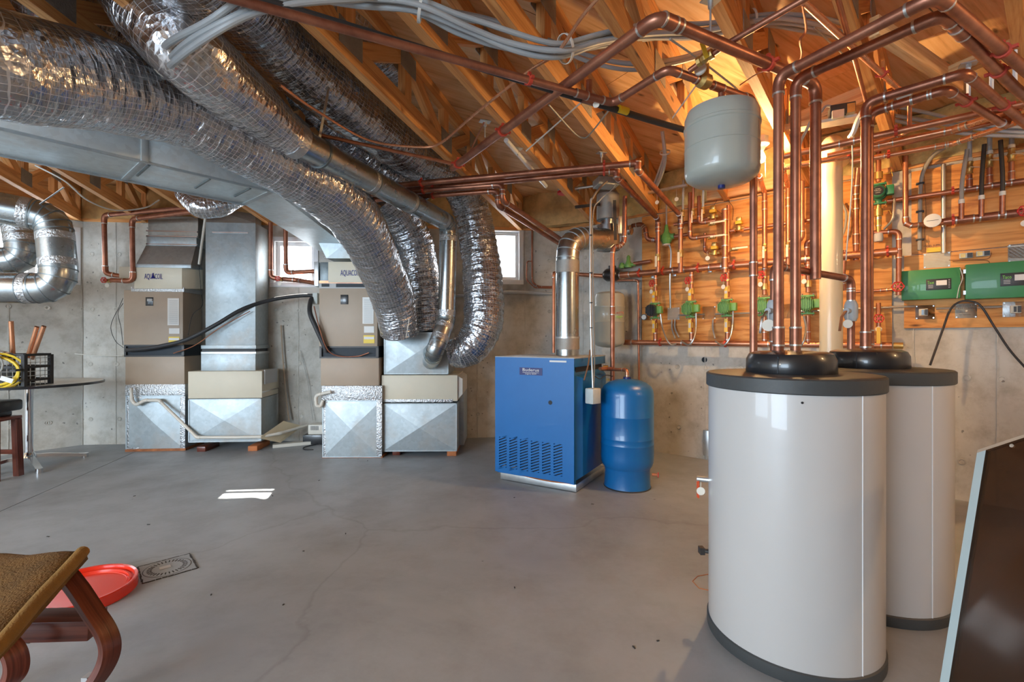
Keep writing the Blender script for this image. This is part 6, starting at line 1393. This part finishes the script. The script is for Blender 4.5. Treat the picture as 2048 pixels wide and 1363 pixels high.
# green control boxes
def control(px0, px1, yt0, yb0, dep, label):
    v = .02 + dep; a = FR.hit(px0, yt0, v); b_ = FR.hit(px0, yb0, v); u0 = FR.uz(a)[0]; u1 = FR.uz(FR.hit(px1, 560, v))[0]; c = FR.pt((u0 + u1) / 2, .02 + dep / 2, (a.z + b_.z) / 2)
    o = MB().box(c, (u1 - u0, dep, a.z - b_.z), FR.R, .004).build('control_box', 'green_box', None, label, 'control box'); return o, u0, u1, b_.z, a.z, v
def ctl_face(o, uc, zc, w_, h_, v):
    k_ = MB().box(FR.pt(uc, v + .002, zc), (w_, .006, h_), FR.R, .001).build('face_plate', 'black_iron', o)
    MB().box(FR.pt(uc + w_ * .12, v + .0065, zc + h_ * .12), (w_ * .42, .002, h_ * .45), FR.R).build('white_label', 'white_paper', k_)
    text('Taco', FR.pt(uc - w_ * .31, v + .006, zc + h_ * .18), FR.u, V(0, 0, 1), h_ * .38, 'logo_green', k_, width=w_ * .26)
    for i in range(3): MB().box(FR.pt(uc - w_ * .31, v + .006, zc - h_ * (.06 + .12 * i)), (w_ * .2, .002, h_ * .05), FR.R).build('printed_line', 'label_grey', k_)
    for i in range(6): MB().box(FR.pt(uc + w_ * .42, v + .006, zc + h_ * (.36 - .14 * i)), (w_ * .06, .003, h_ * .05), FR.R).build('indicator', 'label_grey', k_)
o, u0, u1, z0_, z1_, v = control(1803, 1921, 542, 600, .09, 'smaller green zone control box, left of the two')
ctl_face(o, u0 + (u1 - u0) * .64, (z0_ + z1_) / 2 - .005, (u1 - u0) * .42, (z1_ - z0_) * .36, v)
o, u0, u1, z0_, z1_, v = control(1931, 2125, 529, 598, .09, 'wider green zone control box cut by the right picture edge')
ctl_face(o, u0 + (u1 - u0) * .56, (z0_ + z1_) / 2, (u1 - u0) * .36, (z1_ - z0_) * .36, v)
for z_ in (z0_ + .05, z1_ - .05): MB().box(FR.pt(u0 - .005, v - .01, z_), (.014, .02, .03), FR.R).build('hinge', 'zinc', o)
jb_ = jbox(FR, 1873.5, 520, (.165, .125), .02, 'beige steel box with yellow label above the left green control box', 'beige_box')
q = FR.hit(1868, 501, .03); MB().box(FR.hit(1870, 499, .03), (.10, .012, .035), FR.R).build('yellow_label', 'yellow_plastic', jb_)
text('PANEL SUPPLY', FR.hit(1866, 491, .021), FR.u, V(0, 0, 1), .020, 'black_matte', jb_, width=.11); text('LINE', FR.hit(1868, 495.5, .021), FR.u, V(0, 0, 1), .016, 'black_matte', jb_, width=.04)
jbox(FR, 2040, 505, (.13, .14), .02, 'grey steel box above the wider green control box', 'grey_box')
for px, lab in ((1932, 'left small relay on the plywood above the control boxes'), (1966, 'right small relay on the plywood above the control boxes')):
    c = FR.hit(px, 511 - (px - 1932) * .12, .03); o = MB().box(c, (.075, .03, .04), FR.R, .004).build('relay', 'grey_box', None, lab, 'relay'); MB().box(c + F_ * .017 + FR.u * .02, (.03, .006, .034), FR.R).build('relay_coil', 'black_iron', o); MB().box(c + F_ * .017 - FR.u * .018, (.028, .004, .03), FR.R).build('relay_label', 'brass', o)
# switch boxes
def switchbox(px, py, w_, label):
    o = jbox(FR, px, py, (w_, .12), .02, label, 'zinc', 'switch_box'); c = FR.hit(px, py, .07)
    s_ = MB().box(c + F_ * .004 - FR.u * .01, (.055, .02, .055), FR.R, .002).build('switch_bezel', 'beige_box', o); MB().box(c + F_ * .016 - FR.u * .014, (.014, .012, .04), FR.R).build('rocker', 'black_plastic', s_); MB().box(c + F_ * .014 + FR.u * .008, (.018, .008, .046), FR.R).build('rocker_frame', 'black_iron', s_)
    MB().cyl(c + FR.u * .05 - V(0, 0, .045), c + FR.u * .05 - V(0, 0, .045) + F_ * .003, .005, 8).build('screw', 'steel_bright', o)
    return o
switchbox(1850, 624, .125, 'left zinc switch box under the smaller green control box'); switchbox(2035, 618, .16, 'right zinc switch box at the right picture edge')
o = jbox(FR, 1932, 621, (.13, .12), .02, 'grey box with black handwriting between the two switch boxes', 'grey_box')
text('3-SECT H2O TO', FR.hit(1932, 611, .0715), FR.u, V(0, 0, 1), .018, 'black_matte', o, width=.105); text('SERV. CURRENT', FR.hit(1933, 616, .0715), FR.u, V(0, 0, 1), .016, 'black_matte', o, width=.10)
text('BACK-UP', FR.hit(1925, 624, .0715), FR.u, V(0, 0, 1), .010, 'black_matte', o, width=.03); text('FILL HEATING', FR.hit(1930, 629, .0715), FR.u, V(0, 0, 1), .009, 'black_matte', o, width=.06)
MB().box(FR.hit(1933, 621, .075), (.012, .012, .014), FR.R, .002).build('toggle', 'valve_cream', o)
for a, b_, lab in ((1872, 1912, 'between left switch box and handwritten box'), (1955, 2004, 'between handwritten box and right switch box')):
    MB().tube([FR.atz(a, FR.hit(1900, 616, .05).z, .05), FR.atz(b_, FR.hit(1900, 616, .05).z, .05)], .010, 10).build('emt_conduit', 'emt', None, 'short conduit ' + lab, 'conduit')
MB().tube(spline([FR.hit(1860, 730, .22), FR.hit(1885, 660, .16), FR.hit(1900, 620, .14), FR.hit(1918, 604, .13), FR.hit(1940, 602, .13), FR.hit(1962, 612, .13), FR.hit(1990, 655, .16), FR.hit(2020, 700, .22), FR.hit(2060, 745, .3)], 8), .0075, 8).build('cable', 'black_matte', None, 'black cable arching over the handwritten box and down both sides', 'cable')
for i, (pts, lab) in enumerate((([(1920, 536), (1925, 555), (1918, 575), (1914, 596)], 'thin white wire dangling between the green control boxes'), ([(1898, 520), (1935, 519), (1975, 517), (1983, 505)], 'thin brown wire to the relays above the control boxes'), ([(1905, 522), (1950, 520), (1975, 521), (1980, 528)], 'second thin brown wire entering the wider control box'), ([(1848, 345), (1852, 420), (1849, 470), (1852, 500)], 'thin brown wire down the right plywood beside the grey conduit'))):
    wire([FR.hit(x, y, .05 if i else .13) for x, y in pts], .0022 if i else .003, lab, 'white_wire' if i == 0 else 'cord_brown')
wire([FR.hit(1435, 398, .05), FR.hit(1428, 415, .05), FR.hit(1444, 428, .05), FR.hit(1442, 445, .05)], .002, 'thin wire drooping from the ledger to the top zone valve', 'black_matte')
wire([FR.hit(1455, 400, .05), FR.hit(1466, 415, .05), FR.hit(1465, 440, .06)], .002, 'thin wire drooping from the ledger to the right zone valve', 'black_matte')
q = FR.hit(1413, 885, .02); MB().box(q, (.06, .04, .26), FR.R, .004).build('wall_outlet_box', 'zinc', None, 'small zinc box low on the wall left of the near tank', 'electrical box')
for i, (x, y) in enumerate(((1306, 553), (1349, 549), (1420, 541), (1500, 530))):
    MB().box(FR.hit(x, y, .03), (.04, .02, .035), FR.R, .003).build('strut_clip', 'zinc', h1)

sr = MB().beam(FR.hit(1262, 392, .55), FR.hit(1374, 370, .55), .04, .02).build('strut_rail', 'zinc', None, 'slotted strut rail with hanging tags above the green mixing valve', 'rail')
for x, y in ((1314, 384), (1353, 377)): tag(FR.hit(x, y, .58), F_, sr, .020, .10)
# ================================================================ LEFT CORNER TABLE AND CLUTTER
TC = V(-4.75, 4.62, 0); ZT = .82
tb = empty('pedestal_table', TC, 'round pale table with black edge on a chrome pedestal at left', 'table')
lathe_thing('table_top', [(0, ZT - .022), (.555, ZT - .022), (.558, ZT), (0, ZT)], TC, 'table_top', parent=tb, seg=72)
lathe_thing('edge_band', [(.552, ZT - .026), (.566, ZT - .024), (.568, ZT - .003), (.558, ZT + .001)], TC, 'black_plastic', parent=tb, seg=72, cap=False)
lathe_thing('pedestal', [(.034, .12), (.034, ZT - .05), (.075, ZT - .03), (.078, ZT - .022)], TC, 'chrome', parent=tb, seg=28)
MB().lathe([(.055, .07), (.06, .09), (.045, .125), (.034, .14)], TC, None, 24).build('hub', 'chrome', tb)
for k in range(4):
    a = math.radians(-35 + 90 * k); d = V(math.cos(a), math.sin(a), 0); e = MB(); e.strip([TC + d * .03 + V(0, 0, .095), TC + d * .15 + V(0, 0, .085), TC + d * .42 + V(0, 0, .028)], .05, V(-d.y, d.x, 0), .03)
    e.cyl(TC + d * .42, TC + d * .42 + V(0, 0, .045), .028, 14); e.build('foot', 'chrome', tb)
# wire crate
CC = V(-4.56, 4.34, ZT); CW, CD, CHh = .34, .26, .28; RC = Rz(4)
cr = empty('wire_crate', CC, 'black milk crate full of tools on the round table', 'crate')
def cp_(x, y, z): return CC + RC @ V(x, y, 0) + V(0, 0, z + .003)
MB().box(cp_(0, 0, .004), (CW, CD, .008), RC).build('crate_floor', 'black_matte', cr)
for nm, zz in (('top_rail', CHh), ('middle_rail', .17), ('bottom_rail', .05)):
    e = MB()
    for (x0, y0, x1, y1) in ((-1, -1, 1, -1), (1, -1, 1, 1), (1, 1, -1, 1), (-1, 1, -1, -1)): e.beam(cp_(x0 * CW / 2, y0 * CD / 2, zz), cp_(x1 * CW / 2, y1 * CD / 2, zz), .012, .022)
    e.build(nm, 'black_matte', cr)
for sx, sy in ((-1, -1), (1, -1), (1, 1), (-1, 1)): MB().beam(cp_(sx * CW / 2, sy * CD / 2, 0), cp_(sx * CW / 2, sy * CD / 2, CHh), .03, .03).build('corner_post', 'black_matte', cr)
for k in range(1, 7):
    x = -CW / 2 + CW * k / 7
    for (a, b_) in ((cp_(x, -CD / 2, 0), cp_(x, -CD / 2, CHh)), (cp_(CW / 2, x, 0), cp_(CW / 2, x, CHh))): MB().tube([a, b_], .003, 6).build('wire_bar', 'zinc', cr)
for z_ in (.09, .13, .21, .25):
    MB().tube([cp_(-CW / 2, -CD / 2 - .003, z_), cp_(CW / 2, -CD / 2 - .003, z_)], .003, 6).build('wire_bar', 'zinc', cr); MB().tube([cp_(CW / 2 + .003, -CD / 2, z_), cp_(CW / 2 + .003, CD / 2, z_)], .003, 6).build('wire_bar', 'zinc', cr)
MB().box(cp_(-.04, .0, .10), (.20, .22, .17), RC, .01).build('tool_bag', 'joint_dark', None, 'dark tool bag inside the milk crate', 'bag')
tl_ = MB().box(cp_(-.10, -.10, .30), (.20, .12, .05), Rz(12) @ Matrix.Rotation(math.radians(18), 3, 'Y'), .012).build('tool_case', 'black_plastic', None, 'black and grey tool case lying on top of the milk crate', 'tool case')
MB().box(cp_(-.10, -.10, .327), (.12, .07, .004), Rz(12) @ Matrix.Rotation(math.radians(18), 3, 'Y')).build('case_label', 'label_grey', tl_)
MB().box(cp_(-.19, -.12, .255), (.14, .10, .04), RC, .01).build('orange_tool', 'orange_red', None, 'orange red tool beside the black tool case', 'tool')
for i, (x, y, tx, ty, l_) in enumerate(((26, 694, 30 - 8, 642, 0), (56, 700, 74, 653, 0), (64, 703, 88, 652, 0))):
    a = P(x, y + 14, 4.40); b_ = P(tx, ty, 4.36); e = MB(); e.tube([a, b_], .018, 16, False); e.tube([b_, a], .0155, 16, False)
    e.build('copper_offcut', 'copper_bright', None, ['leftmost', 'middle', 'rightmost'][i] + ' copper pipe offcut sticking out of the milk crate', 'pipe offcut')
def coil(c, rad, tw, n, r, mat, label, tilt, name='cable_coil', seed=0):
    rnd = random.Random(seed); pts = []; Rt = tilt
    for k in range(n * 20 + 1):
        a = 2 * math.pi * k / 20; rr = rad * (1 + .04 * math.sin(a * .37 + seed)); lp = k / 20; rr += tw * math.sin(lp * 2.1 + seed); pts.append(Vector(c) + Rt @ V(rr * math.cos(a), tw * math.cos(lp * 2.1 + seed), rr * .80 * math.sin(a)))
    return MB().tube(pts, r, 8).build(name, mat, None, label, 'cable')
cl = coil(cp_(-.015, -.185, .135), .175, .026, 11, .0075, 'yellow_plastic', 'yellow extension cable coiled over the front of the milk crate', Rz(18), seed=3)
MB().box(cp_(.165, -.20, .15), (.045, .09, .018), Rz(18), .004).build('hook_loop_strap', 'black_matte', cl); MB().box(cp_(.12, -.235, .07), (.09, .003, .04), Rz(18) @ Matrix.Rotation(math.radians(22), 3, 'Y')).build('cable_tag', 'white_paper', cl)
coil(cp_(-.07, -.242, .20), .135, .008, 4, .006, 'grey_cable', 'beige cable coil hanging in front of the yellow cable', Rz(14), seed=6)
# wooden stool and dark item
SC = V(-4.66, 3.98, 0)
SC = P(-12, 700, 4.2); SC.z = 0
stl = empty('wooden_stool', SC, 'small reddish wooden stool at the left picture edge', 'stool')
MB().box(SC + V(0, 0, .535), (.26, .24, .03), Rz(5), .006).build('seat', 'dark_wood', stl)
for sx in (-1, 1):
    for sy in (-1, 1): MB().beam(SC + V(.105 * sx, .09 * sy, .52), SC + V(.115 * sx, .10 * sy, 0), .05, .05, up=V(0, 1, 0)).build('leg', 'dark_wood', stl)
for sy in (-1, 1): MB().box(SC + V(0, .09 * sy, .22), (.2, .02, .04)).build('stretcher', 'dark_wood', stl)
MB().box(SC + V(-.0, 0, .65), (.30, .22, .10), Rz(4), .02).box(SC + V(-.03, 0, .58), (.2, .18, .06), Rz(4), .01).build('black_bag', 'black_plastic', None, 'black case sitting on the wooden stool', 'bag')

# ================================================================ FOREGROUND LEFT
ch = empty('bentwood_chair', P(60, 1363, 1.62), 'bentwood lounge chair with a tan plush cushion, cut off by the left picture corner', 'chair')
def cushion(c4, th, mat, nm):
    """soft slab from four top corners (front-left, front-right, back-right, back-left)"""
    n = 16; vs = []; fs = []; a, b_, c, d = [Vector(x) for x in c4]; nrm = (b_ - a).cross(d - a).normalized(); nrm = nrm if nrm.z > 0 else -nrm
    for s_ in (0, 1):
        for j in range(n + 1):
            for i in range(n + 1):
                s, t = i / n, j / n; p = (a * (1 - s) + b_ * s) * (1 - t) + (d * (1 - s) + c * s) * t
                e = min(1, 5 * min(s, 1 - s, t, 1 - t)); bulge = math.sqrt(max(0, 1 - (1 - e) ** 2)); cen = (a + b_ + c + d) / 4; 
                off = nrm * (.012 * noise.noise(p * 7)) ; hh = th / 2 * (.35 + .65 * bulge)
                p = p - nrm * th / 2; vs.append(p + off + nrm * (hh if s_ == 0 else -hh))
    m_ = (n + 1) ** 2
    for j in range(n):
        for i in range(n):
            q = j * (n + 1) + i; fs.append((q, q + 1, q + n + 2, q + n + 1)); fs.append((m_ + q, m_ + q + n + 1, m_ + q + n + 2, m_ + q + 1))
    bd = [i for i in range(n)] + [j * (n + 1) + n for j in range(n)] + [n * (n + 1) + i for i in range(n, 0, -1)] + [j * (n + 1) for j in range(n, 0, -1)]
    for i in range(len(bd)): p, q = bd[i], bd[(i + 1) % len(bd)]; fs.append((p, m_ + p, m_ + q, q))
    return MB().raw(vs, fs).build(nm, mat, ch, sharp=180)
cA_ = P(168, 1092, 1.66); cB_ = P(-40, 1318, 1.20); cC_ = P(-260, 1300, 1.27); cD_ = P(-150, 1098, 1.70)
cushion([cB_, cA_, cD_, cC_], .075, 'fabric_tan', 'seat_cushion')
e = MB(); e.tube(spline([P(166, 1102, 1.655), P(130, 1142, 1.55), P(80, 1195, 1.43), P(12, 1275, 1.265), P(-45, 1335, 1.18)], 5), .020, 12); e.build('cushion_piping', 'fabric_edge', ch)
def bent(pts, nm='bent_frame', w_=.055): return MB().strip(spline([P(*p) for p in pts], 7), w_, V(.35, 1, 0), .024).build(nm, 'dark_wood', ch)
bent([(70, 1165, 1.60), (122, 1146, 1.62), (150, 1170, 1.60), (185, 1222, 1.58), (212, 1264, 1.57), (220, 1300, 1.56), (206, 1340, 1.55), (170, 1385, 1.54), (110, 1425, 1.54)])
bent([(-60, 1300, 1.46), (0, 1285, 1.47), (26, 1302, 1.47), (33, 1335, 1.47), (18, 1365, 1.47), (-30, 1400, 1.47)])
off = V(-.42, .03, 0)
def bent2(pts): return MB().strip([q + off for q in spline([P(*p) for p in pts], 7)], .055, V(.35, 1, 0), .024).build('bent_frame', 'dark_wood', ch)
bent2([(70, 1165, 1.60), (122, 1146, 1.62), (150, 1170, 1.60), (185, 1222, 1.58), (212, 1264, 1.57), (220, 1300, 1.56), (206, 1340, 1.55), (170, 1385, 1.54), (110, 1425, 1.54)])
MB().beam(P(12, 1268, 1.52) + off, P(196, 1246, 1.63), .09, .068, bev=.003).build('cross_rail', 'dark_wood', ch)
MB().box(P(176, 1358, 1.56), (.02, .03, .03)).build('floor_glide', 'label_grey', ch)
# red lid
LC = V(-2.10, 2.28, 0)
ld = lathe_thing('bucket_lid', [(0, .028), (.185, .028), (.188, .040), (.196, .040), (.199, .030), (.208, .030), (.211, .052), (.222, .054), (.226, .050), (.226, .004), (.222, .0), (.214, .0), (.212, .018), (0, .018)], LC, 'lid_red', 'large red plastic lid lying flat on the floor behind the chair', 'lid', seg=96)
lathe_thing('stack_ring', [(.178, .028), (.180, .031), (.183, .028)], LC, 'lid_red', parent=ld, seg=72, cap=False)
# floor drain
DC = V(-1.88, 2.565, 0); RD = Rz(43)
dn = MB().box(DC + V(0, 0, .001), (.235, .235, .004), RD).build('floor_drain', 'floor_concrete', None, 'round floor drain grate set in a rough square of concrete', 'drain')
e = MB()
for s_ in range(4):
    a = RD @ V(*[(-.118, -.118, 0), (.118, -.118, 0), (.118, .118, 0), (-.118, .118, 0)][s_]); b_ = RD @ V(*[(.118, -.118, 0), (.118, .118, 0), (-.118, .118, 0), (-.118, -.118, 0)][s_])
    for k in range(9):
        p, q = a.lerp(b_, k / 9), a.lerp(b_, (k + 1) / 9); e.beam(DC + p + V(random.uniform(-.004, .004), random.uniform(-.004, .004), .0015), DC + q + V(0, 0, .0015), random.uniform(.004, .010), .004)
e.build('broken_edge', 'joint_dark', dn)
lathe_thing('grate', [(0, .004), (.098, .004), (.100, .0045), (.104, .0045), (.106, .003)], DC, 'floor_concrete', parent=dn, seg=48)
lathe_thing('grate_ring', [(.106, .0035), (.109, .0035)], DC, 'joint_dark', parent=dn, seg=48, cap=False)
e = MB()
for k in range(30):
    a = 2 * math.pi * k / 30
    for rr in (.074, .086): d = V(math.cos(a + (.1 if rr > .1 else 0)), math.sin(a + (.1 if rr > .1 else 0)), 0); e.box(DC + d * rr + V(0, 0, .0045), (.010, .005, .002), basis(d))
e.build('grate_slots', 'joint_dark', dn, kind='stuff')
MB().box(DC + RD @ V(-.01, .005, .0055), (.05, .035, .002), RD, .0).build('grate_mark', 'label_grey', dn)
# odds and ends between the air handlers
pb = FB.hit(560, 868, .28)
bd_ = MB(); bd_.raw([P(524, 869, 5.2), P(565, 842, 5.45), P(590, 848, 5.55), P(568, 872, 5.35)], [(0, 1, 2, 3)]); 
q4 = [P(522, 872, 5.15), P(567, 841, 5.40), P(600, 850, 5.60), P(560, 880, 5.35)]
bd_ = MB(); bd_.prism(q4, (0, .01, -.03)); bd_.build('foam_panel', 'pvc_cream', None, 'cream panel offcut leaning beside the left return boot', 'panel', sharp=10)
MB().beam(V(-2.75, 5.40, .02), V(-2.33, 5.62, .02), .09, .036).build('white_offcut', 'pvc_white', None, 'white strip lying on the floor behind the condensate pipe', 'offcut')
pm = F2.hit(632, 880, .25)
pw = empty('condensate_pump', V(pm.x, pm.y, 0), 'small condensate pump with white vented top and black base on the floor', 'pump')
MB().box(V(pm.x, pm.y, .058), (.25, .16, .115), F2.R, .006).build('pump_tank', 'black_plastic', pw); tp = MB().box(V(pm.x + .03, pm.y, .175), (.20, .14, .12), F2.R, .014).build('pump_cover', 'pvc_white', pw)
for k in range(8): MB().box(V(pm.x - .03 + .012 * k, pm.y - .0715, .195), (.005, .003, .05), F2.R).build('vent_slot', 'dark_recess', tp)
wire([V(pm.x + .05, pm.y - .1, .01), V(pm.x - .03, pm.y - .25, .01), V(pm.x + .02, pm.y - .35, .008), V(pm.x + .12, pm.y - .36, .008)], .006, 'black cord on the floor below the condensate pump', 'black_matte')
# specks of debris
rnd = random.Random(4)
for i in range(26):
    x, y = rnd.uniform(-3.2, 1.0), rnd.uniform(1.6, 5.0); a = rnd.uniform(0, 3.14); d = V(math.cos(a), math.sin(a), 0)
    MB().beam(V(x, y, .002), V(x, y, .002) + d * rnd.uniform(.008, .022), .005, .003).build('debris_chip', 'joint_dark', None, 'tiny dark debris chip lying loose on the concrete floor', 'debris', 'dark debris chips on the floor')

# ================================================================ FOREGROUND RIGHT: framed smoked pane leaning
top_l = P(1966, 903, 1.62); bot_l = P(1886, 1400, 1.33)
top_l = P(1964, 902, 1.60)
# bottom edge on the floor: solve so the sheet leans away from the camera
bl_ = PZ(1868, 1500, .012); dirp = V(.66, -.42, 0).normalized()
dirp = V(.82, -.10, 0).normalized()
lf = top_l - bl_; sgw = .95
pr_ = empty('leaning_panel', bl_, 'smoked brown pane with a pale edge leaning at the right foreground', 'panel')
tr2 = P(2080, 864, 1.47); dirt = (tr2 - top_l).normalized()
def pq(s_, t): return bl_ + lf * t + dirt * s_
thn = lf.cross(dirt).normalized(); 
MB().prism([pq(.012, .0), pq(sgw, .0), pq(sgw, 1), pq(.012, 1)], thn * .012).build('smoked_pane', 'smoked_pane', pr_, sharp=10)
MB().prism([pq(-.016, .0), pq(.012, .0), pq(.012, 1.0), pq(-.016, 1.0)], thn * .022).build('edge_strip', 'pale_edge', pr_, sharp=10)
MB().prism([pq(-.016, 1.0), pq(sgw, 1.0), pq(sgw, 1.012), pq(-.016, 1.012)], thn * .016).build('top_edge', 'cabinet_tan', pr_, sharp=10)
MB().lathe([(.006, 0), (.005, .008), (0, .01)], pq(.09, .985), basis(thn) @ Matrix(((0, 0, 1), (0, 1, 0), (-1, 0, 0))), 10).build('clip', 'pvc_white', pr_)
# scribbled orange mark on the floor beside the near tank
MB().tube([PZ(1418, 1148, .0) + V(0, 0, .0012), PZ(1395, 1152, .0) + V(0, 0, .0012), PZ(1385, 1162, 0) + V(0, 0, .0012), PZ(1398, 1176, 0) + V(0, 0, .0012), PZ(1420, 1181, 0) + V(0, 0, .0012)], .002, 5).build('paint_mark', 'brick_orange', floor)
